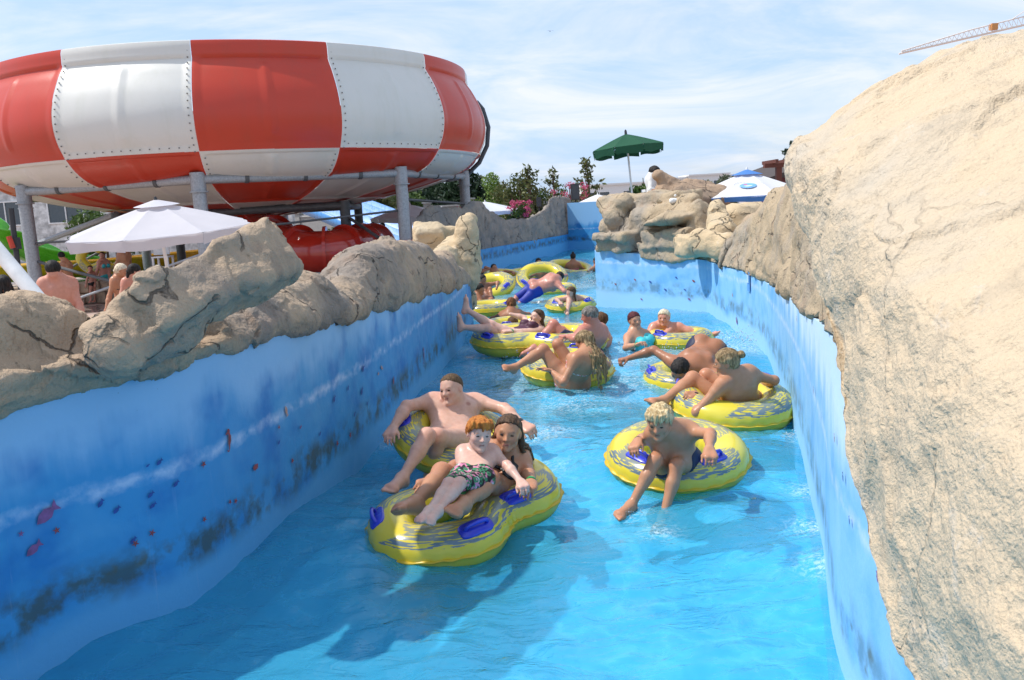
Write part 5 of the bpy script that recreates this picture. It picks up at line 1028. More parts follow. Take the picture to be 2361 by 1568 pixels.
def posed(name, label, group, h, k, pel, ch, hd_, look, front, sh, arms, legs, hipw=None, **kw):
    """pel=(x,y,z above water | ('Y',depth)); every other joint = (x, y, s) in crop k, s = +1 nearer / -1 farther than its parent"""
    X = lambda q: cp(q[3] if len(q) > 3 and isinstance(q[3], str) else k, q[0], q[1])
    child = kw.get('child', False); tl = kw.pop('tl', .265 if not child else .25)
    if pel[0] == 'dirY': P0 = at_Y(*X(ch), pel[2]); T = P0; P = T - unit(pel[1]) * tl * h; ch = None
    elif pel[0] == 'dir':
        Yw = at_w(*X(pel[2]))[1] + (pel[3] if len(pel) > 3 else 0); T = at_Y(*X(ch), Yw); P = T - unit(pel[1]) * tl * h; ch = None
    elif isinstance(pel[2], tuple): P = at_Y(*X(pel), pel[2][1])
    else:
        x, y = X(pel); P = at_z(x, y, pel[2]); P = at_z(x, y, pel[2] + float(zwater(P[1])))
    if ch is not None: T = place(P, X(ch), tl * h, ch[2])
    Hc = place(T, X(hd_), (.118 if not child else .125 if h > 1.28 else .135) * h, hd_[2])
    sh = [place(T, X(s), .105 * h * (1 if not kw.get('female') else .94), s[2]) for s in sh]
    warn = []
    def chk(n, a, b, L):
        r = np.linalg.norm(a - b) / L
        if r > 1.12 or r < .85: warn.append('%s %.2f' % (n, r))
    chk('torso', P, T, tl * h); chk('sh', sh[0], sh[1], .21 * h)
    el, wr, hd = [], [], []
    for i in (0, 1):
        if arms[i][0] == 'v':
            _, a_, b_ = arms[i][:3]; E = sh[i] + unit(CAMV(a_)) * .172 * h; W = E + unit(CAMV(b_)) * .15 * h; el.append(E); wr.append(W); hd.append(W + unit(CAMV(arms[i][3])) * .1 * h if len(arms[i]) > 3 else None); continue
        e, w, d = arms[i]; E = place(sh[i], X(e), .172 * h, e[2]); W = place(E, X(w), .150 * h, w[2]); el.append(E); wr.append(W); hd.append(None if d is None else place(W, X(d), .10 * h, d[2])); chk('ua%d' % i, sh[i], E, .172 * h); chk('fa%d' % i, E, W, .15 * h)
    side = unit(sh[1] - sh[0]); up = unit(T - P); side = unit(side - up * (side @ up)); 
    if hipw is not None: side = unit(CAMV(hipw))
    hip = [P - side * .052 * h - up * .012 * h, P + side * .052 * h - up * .012 * h]; kn, an, toe = [], [], []
    for i in (0, 1):
        if legs[i] is None: kn.append(None); an.append(P); toe.append(None); continue
        if legs[i][0] == 'v':
            K = hip[i] + unit(CAMV(legs[i][1])) * .24 * h; A = K + unit(CAMV(legs[i][2])) * .235 * h; kn.append(K); an.append(A); toe.append(A + unit(CAMV(legs[i][3])) * .13 * h if len(legs[i]) > 3 else None); continue
        q, a, t = legs[i]; K = place(hip[i], X(q), .24 * h, q[2]); A = place(K, X(a), .235 * h, a[2]); kn.append(K); an.append(A); toe.append(None if t is None else place(A, X(t), .13 * h, t[2])); chk('th%d' % i, hip[i], K, .24 * h); chk('sn%d' % i, K, A, .235 * h)
    o = build_person(name, label, group, h, P, T, Hc, look, front, sh, el, wr, hd, hip, kn, an, toe, **kw)
    print(label[:40], 'Y %.2f z %.2f verts %d' % (P[1], P[2], len(o.data.vertices)), warn); return o
# ------------------------------------------------------------------ the people
BLK = plain('black_fabric', (.012, .012, .014), .5); REDC = plain('red_fabric', (.62, .03, .04), .6); NAVY = plain('navy_fabric', (.012, .018, .055), .6); CORAL = plain('coral_fabric', (.85, .12, .13), .6); TEAL = plain('turquoise_fabric', (.05, .50, .55), .6); ROYAL = plain('royal_blue_fabric', (.02, .035, .30), .6)
FLORAL = cloth_pattern('dark_floral_fabric', (.012, .012, .014), [(.55, .53, .54), (.62, .22, .34), (.03, .03, .03), (.05, .22, .10)], 17); PINKF = cloth_pattern('white_floral_fabric', (.80, .70, .68), [(.70, .06, .12), (.10, .22, .10), (.75, .25, .35)], 34); STRP = stripes('striped_fabric', (.03, .03, .06), (.75, .75, .73)); REDW = stripes('red_white_fabric', (.45, .03, .05), (.75, .72, .7), 30)
HB = hair_mat('short_brown_hair', (.06, .036, .018), (.17, .105, .058), .1); HRD = hair_mat('ginger_hair', (.28, .08, .015), (.62, .24, .05), .1); HW = hair_mat('wet_brown_hair', (.035, .018, .009), (.15, .085, .048), .8); HBL = hair_mat('blond_hair', (.32, .21, .09), (.80, .62, .36), .2); HDB = hair_mat('dark_blond_wet_hair', (.11, .07, .03), (.46, .32, .17), .7); HK = hair_mat('black_hair', (.008, .007, .007), (.035, .03, .028), .8)
HG = hair_mat('greying_hair', (.09, .08, .07), (.28, .26, .24), .2); HRR = hair_mat('dark_red_hair', (.05, .012, .015), (.13, .03, .035), .6); HPB = hair_mat('platinum_hair', (.45, .36, .24), (.85, .76, .58), .2); HBR = hair_mat('brown_hair', (.06, .03, .015), (.17, .085, .04), .5)
GP = 'bathers riding rings in the river pool'; N_ = .007

posed('person', 'short haired man in red trunks lounging in a ring with both arms spread', GP, 1.70, 'd1', (1000, 930, .20), (1010, 455, -.5), (985, 275, .6), (-.5, -.12, .85), (0, .5, 1), [(745, 430, .1), (1290, 430, -.2)],
      [((400, 500, .6), (215, 790, .6), (150, 930, .3)), ((1680, 535, .6), (1905, 735, .6), (2095, 850, .3))],
      [((665, 890, 1), (345, 1440, .1), (170, 1520, .5)), ((805, 890, 1), (715, 1370, -.3), (640, 1560, .3))],
      skin='fair', fat=.90, res=N_, hair=dict(style='short', mat=HB, t=.018, line=(.15, .62), rough=.008, brow=(.30, .18, .10)), wear=[('briefs', REDC)], pn=[(.2, -.3, -1), (0, -.6, -.6)], curl=(.35, .45), bands=[(1, BBAND, .017)], muscle=1.05, tl=.25)
posed('person', 'red haired boy in dark floral swim shorts sitting on the double ring', GP, 1.14, 'd1', (1255, 1450, ('Y', 4.72)), (1325, 1100, -.5), (1350, 860, .5), (.30, -.12, .95), (.05, .5, 1), [(1140, 1090, 0), (1520, 1075, .0)],
      [((1125, 1260, -.3), (1105, 1400, .4), (1085, 1500, .3)), ((1710, 1270, .5), (1890, 1480, .3), (1960, 1600, .3))],
      [((1010, 500, 1, 'd4'), (790, 800, .3, 'd4'), (630, 860, .3, 'd4')), ((1130, 495, 1, 'd4'), (890, 800, .35, 'd4'), (790, 890, .4, 'd4'))],
      child=True, skin='pale', res=.0062, fat=.84, hair=dict(style='fringe', mat=HRD, t=.05, line=(.05, .55), rough=.02, bang=.22, brow=(.45, .2, .1)), tl=.225, wear=[('shorts.62', FLORAL)], curl=(.4, .5), bands=[(0, BAND, .011)])
posed('person', 'smiling woman in a black bikini reclining behind the red haired boy', GP, 1.66, 'd1', (1510, 1560, ('Y', 5.08)), (1690, 1120, 0), (1725, 850, .3), (-.08, -.06, 1), (-.1, .3, 1), [(1520, 1100, -.2), (1880, 1130, -.1)],
      [((1030, 1285, .8), (690, 1490, .2), (560, 1560, .3)), ((1985, 1360, .7), (2030, 1500, .9), (1960, 1610, .3))],
      [((930, 370, .3, 'd4'), (625, 715, .25, 'd4'), (360, 690, .35, 'd4')), ((1480, 460, .9, 'd4'), (1190, 715, .6, 'd4'), (1080, 740, .9, 'd4'))],
      female=True, skin='tan', res=N_, hair=dict(style='long', len=1.15, mat=HW, t=.035, line=(.12, .66), rough=.02, brow=(.16, .09, .05)), wear=[('top', BLK), ('bottom', BLK)], pn=[(0, -.5, -1), (-.1, -1, -.3)], curl=(.4, .55), bands=[(1, BAND, .012)], tilt=(.10, 1, .1), tl=.17, fat=.9)
posed('person', 'blond boy leaning forward in a ring gripping two blue handles', GP, 1.38, 'c2', (850, 800, .14), (780, 460, 1), (662, 365, .65), (-.38, -.42, .85), (-.1, .1, 1), [(600, 480, .3), (955, 470, -.3)],
      [((505, 545, -.55), (447, 555, .8), (385, 670, .35)), ((1160, 490, .1), (1150, 640, .5), (1175, 770, .3))],
      [((622, 745, 1), (385, 1190, .25), (245, 1250, .55)), ((830, 800, 1), (705, 1290, .25), (625, 1420, .5))],
      child=True, skin='tan', res=.0065, fat=.93, hair=dict(style='fringe', mat=HBL, t=.045, line=(.03, .55), rough=.02, bang=.17, brow=(.30, .18, .08)), wear=[('shorts.24', NAVY)], pn=[(.3, -1, -.1), (0, -1, -.2)], curl=(.45, .5), bands=[(0, BBAND, .011)])
posed('person', 'girl with long wet dark blond hair seen from behind in a ring', GP, 1.58, 'd2', (1660, 1150, .08), (1850, 810, .5), (1815, 620, -.3), (-.75, -.05, -.5), (-.9, .1, -.3), [(1700, 860, .75), (2000, 830, -.6)],
      [((1530, 1180, .7), (1365, 1030, -.1), (1150, 975, .0)), ((2130, 950, -.1), (2080, 1010, -.6), None)],
      [((1255, 735, .15), (860, 985, .35), (735, 940, .1)), ((1455, 665, -.6), (1500, 960, -.6), (1400, 1040, .2))],
      female=True, skin='tan', res=.008, hair=dict(style='long', mat=HDB, t=.05, line=(-.05, .5), rough=.035, len=1.9), wear=[('bottom', PINKF), ('halter', PINKF)], pn=[(0, -1, .2), None], curl=(.12, .5), bands=[(0, BROWB, .008)])
posed('person', 'woman with hair bun and bare back leaning in a ring beside the right wall', GP, 1.64, 'c4', (1590, 1180, .06), (1480, 850, .5), (1385, 680, .3), (-.9, -.12, -.25), (-.9, .1, -.1), [(1350, 910, .75), (1610, 800, -.5)],
      [((1080, 1200, .7), (1065, 1010, -.3), (960, 1040, .1)), ((1880, 870, -.1), (1760, 900, -.6), None)],
      [((1040, 850, .2), (740, 1080, .35), (600, 1030, .1)), ((1180, 820, -.5), (1030, 1060, -.3), (900, 1090, .1))],
      female=True, skin='tan', res=.0075, hair=dict(style='bun', mat=HDB, t=.035, line=(.0, .6), rough=.025), wear=[('bottom', REDW)], pn=[(0, -.6, -.6), None], curl=(.6, .5), bands=[(0, BBAND, .008)], fat=1.0)
posed('person', 'dark haired man lying face down across a ring with one arm stretched out', GP, 1.62, 'c4', (1180, 585, .36), (1045, 750, 1), (905, 765, .5), (-.45, -.75, .5), (0, -1, .3), [(850, 690, -.2), (1265, 800, .3)],
      [((640, 560, -.1), (385, 640, .2), (240, 675, .1)), ((1340, 880, .5), (1200, 930, .5), None)], [((1290, 520, -.9), (1380, 560, -.9), None), ((1200, 520, -.9), (1290, 560, -.9), None)],
      skin='brown', res=.008, hair=dict(style='short', mat=HK, t=.04, line=(.02, .6), rough=.02), wear=[('shorts.3', NAVY)], pn=[(0, -1, 0), None], curl=(.7, .5), tilt=(-.2, .65, .75))
posed('person', 'laughing girl reclining with both feet up against the left wall', GP, 1.56, 'd2', (850, 560, .22), (1160, 440, -.3), (1165, 290, .2), (-.72, .25, .6), (-.5, .8, .2), [(1215, 490, .8), (1085, 420, -.6)],
      [((990, 510, .5), (800, 485, .2), (660, 490, .2)), ((985, 300, -.2), (800, 250, .0), None)],
      [((545, 400, .2), (205, 190, -.1), (235, 30, .0)), ((500, 450, .4), (140, 430, .0), (135, 220, .1))],
      female=True, skin='pale', res=.008, hair=dict(style='long', mat=HW, t=.03, line=(.06, .6), rough=.02, len=1.2, brow=(.3, .18, .1)), wear=[('suit', plain('plum_fabric', (.07, .015, .04), .6))], mouth=1.3, pn=[(0, -1, -.2), None], curl=(.75, .5), bands=[(0, BAND, .012)], tilt=(.35, 1, .1))
posed('person', 'grey haired man turned away sitting low with one knee raised', GP, 1.74, 'd2', (1830, 800, .0), (1930, 450, .3), (1890, 270, .2), (-.85, -.15, -.2), (-.9, .1, -.3), [(1800, 480, .75), (2040, 500, -.5)],
      [((1690, 590, .6), (1590, 550, -.5), (1450, 560, .1)), ((2080, 640, -.1), (2000, 700, -.5), None)],
      [((1395, 395, .1), (1130, 710, .35), (880, 780, .2)), ((1500, 480, -.7), (1400, 640, -.4), None)],
      skin='burn', res=.0085, fat=1.1, hair=dict(style='short', mat=HG, t=.03, line=(.0, .6), rough=.02), wear=[('shorts.5', NAVY)], curl=(.7, .5), bands=[(0, BAND, .012)], pn=[(0, -1, -.2), None])
posed('person', 'boy with brown hair half hidden behind the grey haired man', GP, 1.40, 'd2', ('dir', (.1, 0, 1), (2060, 740), .25), (2055, 510), (2035, 340, .0), (-.6, 0, -.6), (-.8, 0, -.5), [(1990, 520, .5), (2100, 540, -.3)],
      [('v', (-.4, -.8, .1), (-.7, -.2, -.4)), ('v', (.1, -1, -.2), (-.6, -.3, -.5))], [('v', (-.8, .1, -.4), (-.3, -.9, -.2)), ('v', (-.7, .1, -.7), (-.3, -.9, -.2))], child=True, skin='fair', res=.010, hair=dict(style='short', mat=HBR, t=.06, line=(-.1, .55), rough=.03), wear=[('shorts.4', NAVY)], face=True)
posed('person', 'woman with dark red hair and a turquoise top holding a ring', GP, 1.62, 'c4', ('dir', (-.45, .25, .8), (480, 530)), (450, 395), (440, 250, .1), (.25, -.08, .95), (.4, .2, .8), [(375, 430, .5), (545, 405, -.3)],
      [((350, 535, .2), (475, 500, .6), (560, 470, .2)), ('v', (.8, -.5, -.2), (.9, 0, .2))], [('v', (.9, .1, .3), (.8, -.4, -.2)), ('v', (.9, .1, -.2), (.7, -.6, -.2))],
      female=True, skin='mid', res=.009, hair=dict(style='slick', mat=HRR, t=.035, line=(.06, .6), rough=.02), wear=[('suit', TEAL)], pn=[(0, -1, 0), None], bands=[(0, BAND, .012)])
posed('person', 'platinum blond woman in a coral swimsuit stretching one leg over a ring', GP, 1.62, 'c4', ('dir', (.15, .35, 1), (720, 470), .1), (730, 320), (742, 225, .1), (-.35, -.12, .9), (-.2, .5, .9), [(640, 325, .1), (825, 330, .2)],
      [('v', (-.6, -.8, .3), (.3, -.5, .8)), ((745, 410, .6), (640, 420, .3), None)], [((830, 420, .8), (880, 520, .2), None), ((895, 325, .3), (1170, 425, .3), (1265, 360, .0))],
      female=True, skin='red', res=.009, fat=1.15, hair=dict(style='bun', mat=HPB, t=.045, line=(.05, .6), rough=.02, brow=(.4, .25, .15)), wear=[('suit', CORAL)], pn=[None, (0, -1, 0)])
# midstream and upstream
BK = [('v', (-.8, -.5, -.4), (-.2, -.5, -.8)), ('v', (.8, -.5, -.4), (.2, -.5, -.8))]; LB = [('v', (-.3, -.1, -1), (-.1, -.8, -.6)), ('v', (.3, -.1, -1), (.1, -.8, -.6))]
posed('person', 'brown backed woman with a ponytail hugging a ring behind the laughing girl', GP, 1.62, 'c3', ('dir', (0, -.15, 1), (612, 830)), (612, 715), (622, 630, -.1), (.1, -.1, -1), (0, 0, -1), [(540, 730, -.1), (690, 715, -.1)],
      [((440, 770, -.3), (400, 790, -.3), None), ((790, 730, -.3), (830, 790, -.4), None)], LB, female=True, skin='brown', res=.011, face=False, hands=False, hair=dict(style='tail', mat=hair_mat('auburn_hair', (.08, .03, .012), (.26, .10, .035), .4), t=.05, line=(-.2, .4), rough=.02), wear=[('halter', BLK)])
posed('person', 'small child seen from behind low in a ring beside the laughing girl', GP, 1.15, 'c3', ('dir', (0, -.1, 1), (630, 940)), (632, 895), (637, 822, .1), (.2, -.1, -1), (0, 0, -1), [(590, 900, -.2), (675, 900, -.1)], BK, LB, child=True, skin='fair', res=.011, face=False, hands=False, hair=dict(style='short', mat=HBR, t=.05, line=(-.15, .5), rough=.03), wear=[('shorts.4', NAVY)])
posed('person', 'girl with long brown hair sitting in a small ring in midstream', GP, 1.45, 'c3', ('dir', (0, .25, 1), (1215, 690)), (1222, 570), (1205, 510, .1), (-.85, -.05, .3), (0, .2, 1), [(1168, 575, .1), (1280, 572, .0)],
      [((1065, 585, .1), (1100, 612, .6), (1110, 640, .3)), ((1395, 597, -.1), (1285, 605, .8), None)], [((1190, 600, 1), (1170, 700, .3), (1190, 725, .5)), ((1225, 600, 1), (1268, 730, .3), (1275, 770, .3))], female=True, skin='fair', res=.010, hair=dict(style='long', mat=HBR, t=.05, line=(.0, .5), rough=.02, len=1.3), wear=[('suit', BLK)], curl=(.4, .5))
posed('person', 'sunburnt man in royal blue shorts lying face down on a ring', GP, 1.74, 'c3', (855, 475, .22), (1060, 395, .0), (1095, 365, -.3), (.2, -.2, -.9), (.2, -.8, -.6), [(1010, 360, -.4), (1080, 440, .6)],
      [('v', (.5, .1, -.8), (.7, .1, -.5)), ((1140, 500, .2), (1170, 520, .0), None)], [('v', (-.8, -.55, .2), (-.7, -.75, .2)), ('v', (-.75, -.6, .35), (-.7, -.75, .2))], skin='burn', res=.012, face=False, hands=False, fat=1.15, hair=dict(style='short', mat=HK, t=.05, line=(-.2, .4), rough=.02), wear=[('shorts.75', ROYAL)], tilt=(.3, 1, -.3))
posed('person', 'woman with a yellow halter string seen from behind in an upright ring', GP, 1.62, 'c3', ('dir', (0, -.2, 1), (925, 430)), (928, 312), (935, 258, .1), (0, -.1, -1), (0, 0, -1), [(865, 330, -.1), (990, 325, -.1)],
      [((812, 355, -.2), (800, 320, -.3), None), ((1035, 370, -.2), (1060, 400, -.2), None)], LB, female=True, skin='brown', res=.012, face=False, hands=False, hair=dict(style='slick', mat=HB, t=.06, line=(-.3, .3), rough=.04), wear=[('halter', plain('yellow_fabric', (.75, .5, .03), .6))])
posed('person', 'boy in a dark red shirt facing the camera by the far wall', GP, 1.50, 'c3', ('dir', (0, .15, 1), (850, 360), .8), (860, 262), (888, 215, .1), (.2, -.05, 1), (.2, .1, 1), [(815, 270, .1), (905, 268, .1)],
      [('v', (-.3, -.9, .3), (.1, .1, 1)), ('v', (.3, -.9, .3), (.1, .0, 1))], [('v', (-.2, 0, 1), (0, -1, .2)), ('v', (.2, 0, 1), (0, -1, .2))], child=True, skin='mid', res=.012, face=True, hands=False, hair=dict(style='short', mat=HK, t=.06, line=(.02, .6), rough=.03), wear=[('shirt', plain('maroon_fabric', (.10, .012, .02), .7))])
posed('person', 'woman with her hair up and a pink swimsuit seen from behind far upstream', GP, 1.64, 'c3', ('dir', (0, -.1, 1), (1222, 320)), (1225, 225), (1225, 165, .1), (.05, -.05, -1), (0, 0, -1), [(1175, 243, -.1), (1278, 238, -.1)],
      [((1135, 300, -.2), (1120, 330, -.2), None), ((1335, 290, -.2), (1390, 305, -.2), None)], LB, female=True, skin='brown', res=.012, face=False, hands=False, hair=dict(style='bun', mat=HK, t=.05, line=(-.3, .4), rough=.02, bun=(0, -.3, .55)), wear=[('bottom', plain('pink_fabric', (.75, .10, .25), .6)), ('back_strap', MAT['pink_fabric'])])
posed('person', 'boy resting an arm on a tilted ring beside the left wall corner', GP, 1.45, 'c3', ('dir', (-.3, .2, 1), (400, 590)), (342, 450), (338, 385, .2), (.75, -.08, .6), (.6, .2, .7), [(312, 460, .2), (400, 440, -.1)],
      [('v', (.2, -.8, .4), (.6, -.3, .5)), ((490, 415, .0), (475, 480, .5), None)], [((410, 480, .7), (430, 590, .2), None), ((360, 500, .8), (400, 590, .3), None)], child=True, skin='brown', res=.011, hands=False, hair=dict(style='short', mat=HK, t=.04, line=(.0, .6), rough=.02), wear=[('shorts.5', NAVY)])
posed('person', 'man partly hidden by the left wall corner hugging his knees in a ring', GP, 1.70, 'c3', ('dir', (-.3, .1, 1), (330, 680)), (290, 530), (310, 480, .2), (.8, -.1, .4), (.9, .2, .4), [(285, 550, .6), (330, 540, -.4)],
      [((340, 640, .5), (430, 620, .3), None), ((430, 600, .2), (470, 620, .3), None)], [((420, 590, .3), (400, 670, .2), None), ((400, 570, .2), (390, 660, .2), None)], skin='brown', res=.012, hands=False, face=False, hair=dict(style='short', mat=HK, t=.04, line=(-.05, .6), rough=.02), wear=[('shorts.5', NAVY)])
posed('person', 'man in black and white striped shorts lying back on a ring by the far wall', GP, 1.70, 'c3', ('dir', (-.6, .6, .35), (520, 395)), (440, 305), (452, 272, .2), (.3, .3, .9), (.2, .9, .5), [(405, 300, -.3), (465, 330, .3)],
      [('v', (-.9, -.2, .1), (-.7, -.3, .3)), ((560, 310, .2), (630, 310, .2), (660, 335, .1))], [('v', (.7, -.25, .6), (.7, -.5, .4)), ('v', (.6, -.3, .8), (.7, -.5, .4))], skin='brown', res=.013, hands=True, face=False, hair=dict(style='short', mat=HK, t=.04, line=(.0, .6), rough=.02), wear=[('shorts.8', STRP)])
posed('person', 'person lying on a ring with bare feet up by the left rock corner', GP, 1.66, 'c3', ('dir', (-.8, .3, .3), (330, 360)), (225, 320), (205, 310, .0), (.2, .8, .3), (.1, 1, .2), [(230, 305, -.5), (230, 345, .5)],
      [('v', (.4, -.5, .2), (.5, -.3, .2)), ('v', (.5, -.4, .5), (.5, -.3, .2))], [((370, 275, .2), (465, 300, .3), (510, 265, .1)), ((345, 300, .4), (440, 310, .2), (470, 280, .1))], skin='brown', res=.013, hands=False, face=False, hair=dict(style='short', mat=HK, t=.04), wear=[('shorts.5', NAVY)])
posed('person', 'dark haired swimmer low in the water far upstream on the right', GP, 1.60, 'c3', ('dir', (0, 0, 1), (1328, 280)), (1328, 280), (1325, 255, .1), (-.1, 0, -1), (0, 0, -1), [(1295, 290, -.1), (1360, 290, -.1)], BK, LB, skin='brown', res=.013, hands=False, face=False, hair=dict(style='short', mat=HK, t=.06, line=(-.2, .4)))
posed('person', 'swimmer reaching out at the corner of the sunlit end wall', GP, 1.60, 'c3', ('dir', (.2, 0, 1), (1450, 320)), (1465, 245), (1452, 205, .1), (-.9, -.1, .2), (-1, 0, .2), [(1450, 260, .5), (1485, 260, -.3)], [((1415, 280, .1), (1370, 305, .1), None), ('v', (.1, -1, 0), (-.5, -.5, -.3))], [('v', (-.6, -.5, 0), (-.2, -1, 0)), ('v', (-.5, -.6, -.2), (-.2, -1, 0))], skin='brown', res=.013, hands=False, face=False, hair=dict(style='short', mat=HK, t=.06, line=(-.1, .5)))
# ------------------------------------------------------------------ parasols
CLW = translucent_cloth('pale_lilac_canvas', (.68, .67, .71), .30); CLG = translucent_cloth('green_canvas', (.025, .10, .055), .12); CLWW = translucent_cloth('white_canvas', (.80, .81, .84), .30); CLB = translucent_cloth('blue_canvas', (.10, .26, .62), .25)
def parasol(label, apex, R, drop, val, n, mat, base_z, group='parasols standing round the pool', tilt=(0, 0), rot=0.0, polemat=None, vent=None, hem=None, knob=True, gap=True, sag=.05):
    apex = np.array(apex, float); root = empty('parasol', (apex[0], apex[1], base_z), label, 'parasol', group); ax = unit([tilt[0], tilt[1], 1]); ex = unit(np.cross([0, 1, 0], ax)); ey = np.cross(ax, ex)
    W = lambda x, y, z: apex + ex * x + ey * y + ax * z
    for k in range(n):
        a0, a1 = rot + 2 * math.pi * k / n, rot + 2 * math.pi * (k + 1) / n; m = 8; rows = []
        for t in np.linspace(0.10 if vent else 0, 1, 9):
            row = []
            for u in np.linspace(0, 1, m + 1):
                p0 = np.array([math.cos(a0), math.sin(a0)]); p1 = np.array([math.cos(a1), math.sin(a1)]); q = (p0 * (1 - u) + p1 * u) * R * t; row.append(W(q[0], q[1], -drop * t ** 1.12 - sag * 4 * u * (1 - u) * t * (1 - t * .6) * R))
            rows.append(row)
        link('canopy_panel', gridmesh('canopy_panel', np.array(rows)), mat, root)
        if val:
            us = np.linspace(.03 if gap else 0, .97 if gap else 1, m + 1); V = []
            for z in (0, .5, 1):
                for u in us:
                    q = (np.array([math.cos(a0), math.sin(a0)]) * (1 - u) + np.array([math.cos(a1), math.sin(a1)]) * u) * R * (1 + .004 - .03 * z + .012 * math.sin(u * 9 + k)); V.append(W(q[0], q[1], -drop - .006 - val * z * (1 + .12 * math.sin(u * 6 + k * 2))))
            link('valance', gridmesh('valance', np.array(V).reshape(3, m + 1, 3)), hem or mat, root)
        rb = MB(); rb.tube([W(0, 0, -.06), W(R * .97 * math.cos(a0), R * .97 * math.sin(a0), -drop * .99 - .015)], .008, 5); rb.build('rib', polemat or WHITE, root, True)
    if vent:
        rows = [[W(math.cos(a) * R * t, math.sin(a) * R * t, .05 - drop * t * .95) for a in np.linspace(rot, rot + 2 * math.pi, 25)] for t in (0, .1, .24)]; link('vent_cap', gridmesh('vent_cap', np.array(rows)), vent, root)
    if knob: k = MB(); k.tube([W(0, 0, -.02), W(0, 0, .06), W(0, 0, .09)], [.03, .025, .012], 8); k.build('finial', DARKM if mat is CLG or mat is CLW else WHITE, root, True)
    bp_ = W(0, 0, -(apex[2] - base_z) / ax[2]); p = MB(); p.tube([W(0, 0, -.02), bp_], .024 if R > .9 else .02, 10); p.build('pole', polemat or WHITE, root, True); return root
ua = at_Y(360, 468, 12.2)
par = parasol('large pale lilac parasol under the bowl slide behind the leaning slab', ua, 1.27, .37, .14, 8, CLW, DECK, tilt=(-.02, -.085), rot=math.radians(-90 + 22.5 - 22.5), vent=CLW, gap=False)
ga = at_Y(1443, 309, 18.2); parasol('open dark green parasol on a white pole above the rock ledge', ga, .77, .28, .15, 8, CLG, .9, tilt=(-.07, .02), rot=.3, gap=True)
wa = at_Y(1722, 396, 17.0); pw = parasol('big white parasol with a blue crown and blue hem beyond the right bank', wa, 1.25, .46, .10, 8, CLWW, DECK, rot=.15, vent=CLB, hem=CLB)
# round blue printed emblem on its front panel
def emblem():
    c = None; n_ = 24; a0 = -math.pi / 2 + .05; t = .66; V = []
    k = int(((a0 - .15) % (2 * math.pi)) / (2 * math.pi / 8)); b0 = .15 + 2 * math.pi * k / 8; b1 = b0 + 2 * math.pi / 8
    p0 = np.array([math.cos(b0), math.sin(b0), 0]) * 1.25; p1 = np.array([math.cos(b1), math.sin(b1), 0]) * 1.25; mid = (p0 + p1) / 2; ax = unit(p1 - p0); sl = unit(mid + [0, 0, -.46]); N = unit(np.cross(ax, sl)); N = N * np.sign(N[2])
    ce = np.array(wa) + mid * .62 + [0, 0, -.46 * .62 ** 1.12 - .012] + N * .012
    def ring(r0, r1, nm, mat, o, a=(0, 2 * math.pi)):
        G = np.array([[ce + ax * math.cos(q) * r * 1.0 + sl * math.sin(q) * r * .78 + N * o for q in np.linspace(a[0], a[1], n_)] for r in (r0, r1)]); link(nm, gridmesh(nm, G), mat, pw)
    ring(0.0, .155, 'emblem_disc', plain('emblem_blue', (.16, .38, .72), .7), .0); ring(.0, .085, 'emblem_wave', plain('emblem_pale_blue', (.55, .75, .88), .7), .006, (.2, 2.9)); ring(.03, .10, 'emblem_flag', plain('emblem_red', (.55, .2, .32), .7), .006, (3.5, 4.4))
    for q in np.linspace(3.5, 5.9, 12): ring(.27, .295, 'emblem_dash', plain('emblem_lettering', (.60, .62, .70), .7), .004, (q, q + .12))
emblem()
for (x, y, Y, R, lab) in [(945, 472, 33, 1.55, 'small white parasol left of the sandstone outcrop'), (1018, 480, 36, 1.3, 'white parasol half hidden behind the grey rocks'), (1118, 465, 41, 1.7, 'white and blue parasol behind the pink oleander hedge'), (1378, 448, 42, 1.2, 'blue tinted white parasol left of the rock ledge')]:
    parasol(lab, at_Y(x, y, Y), R, .45, .18, 8, CLWW, DECK, hem=CLWW, gap=False)
m = MB(); m.tube([at_Y(-60, 512, 7.4), at_Y(90, 690, 7.2), at_Y(160, 780, 7.1)], .062, 14); tag(m.build('slanted_pole', WHITE, None, True), 'thick white pole leaning across the left edge', 'pole')
m = MB(); m.tube([at_Y(25, 480, 20), at_Y(52, 700, 20)], .06, 10); m.tube([at_Y(33, 548, 20), at_Y(38, 575, 20)], .12, 8); pr_ = m.build('scaffold_post', DARKM, None, True); tag(pr_, 'dark scaffold post with a red clamp beside the left steel column', 'post'); m = MB(); m.tube([at_Y(20, 545, 19.8), at_Y(30, 572, 19.8)], .06, 8); m.build('clamp', plain('red_clamp', (.5, .05, .02), .5), pr_, True)
# ------------------------------------------------------------------ slides in the background
def trough(name, label, pts, r, mat, cat, open_=True, posts=()):
    P = crom(np.array(pts), 60); root = empty(name, P[len(P) // 2], label, cat); rings = []
    for i in range(60):
        t = unit(P[min(i + 1, 59)] - P[max(i - 1, 0)]); s = unit(np.cross(t, [0, 0, 1])); u = np.cross(s, t); rings.append([P[i] + r * (s * math.cos(a) + u * math.sin(a)) for a in np.linspace(math.pi, 2 * math.pi, 15)] + [P[i] + (r + .09) * s * 1.0 + u * .0, P[i] + (r + .09) * s - u * .09] + [P[i] + (r - .03) * (s * math.cos(a) + u * math.sin(a)) - u * .04 for a in np.linspace(2 * math.pi, math.pi, 15)][1:-1] + [P[i] - (r + .09) * s - u * .09, P[i] - (r + .09) * s])
    G = np.array(rings)
    for a, b in ((0, 16), (15, 31), (30, 46), (45, 60)): link('trough_section', gridmesh('trough_section', G[a:b], closed_v=True), mat, root)
    for i in posts: m = MB(); m.tube([P[i] - [0, 0, r * .9], [P[i][0], P[i][1], DECK]], .09, 10); m.build('support_post', GALV, root, True)
    return root
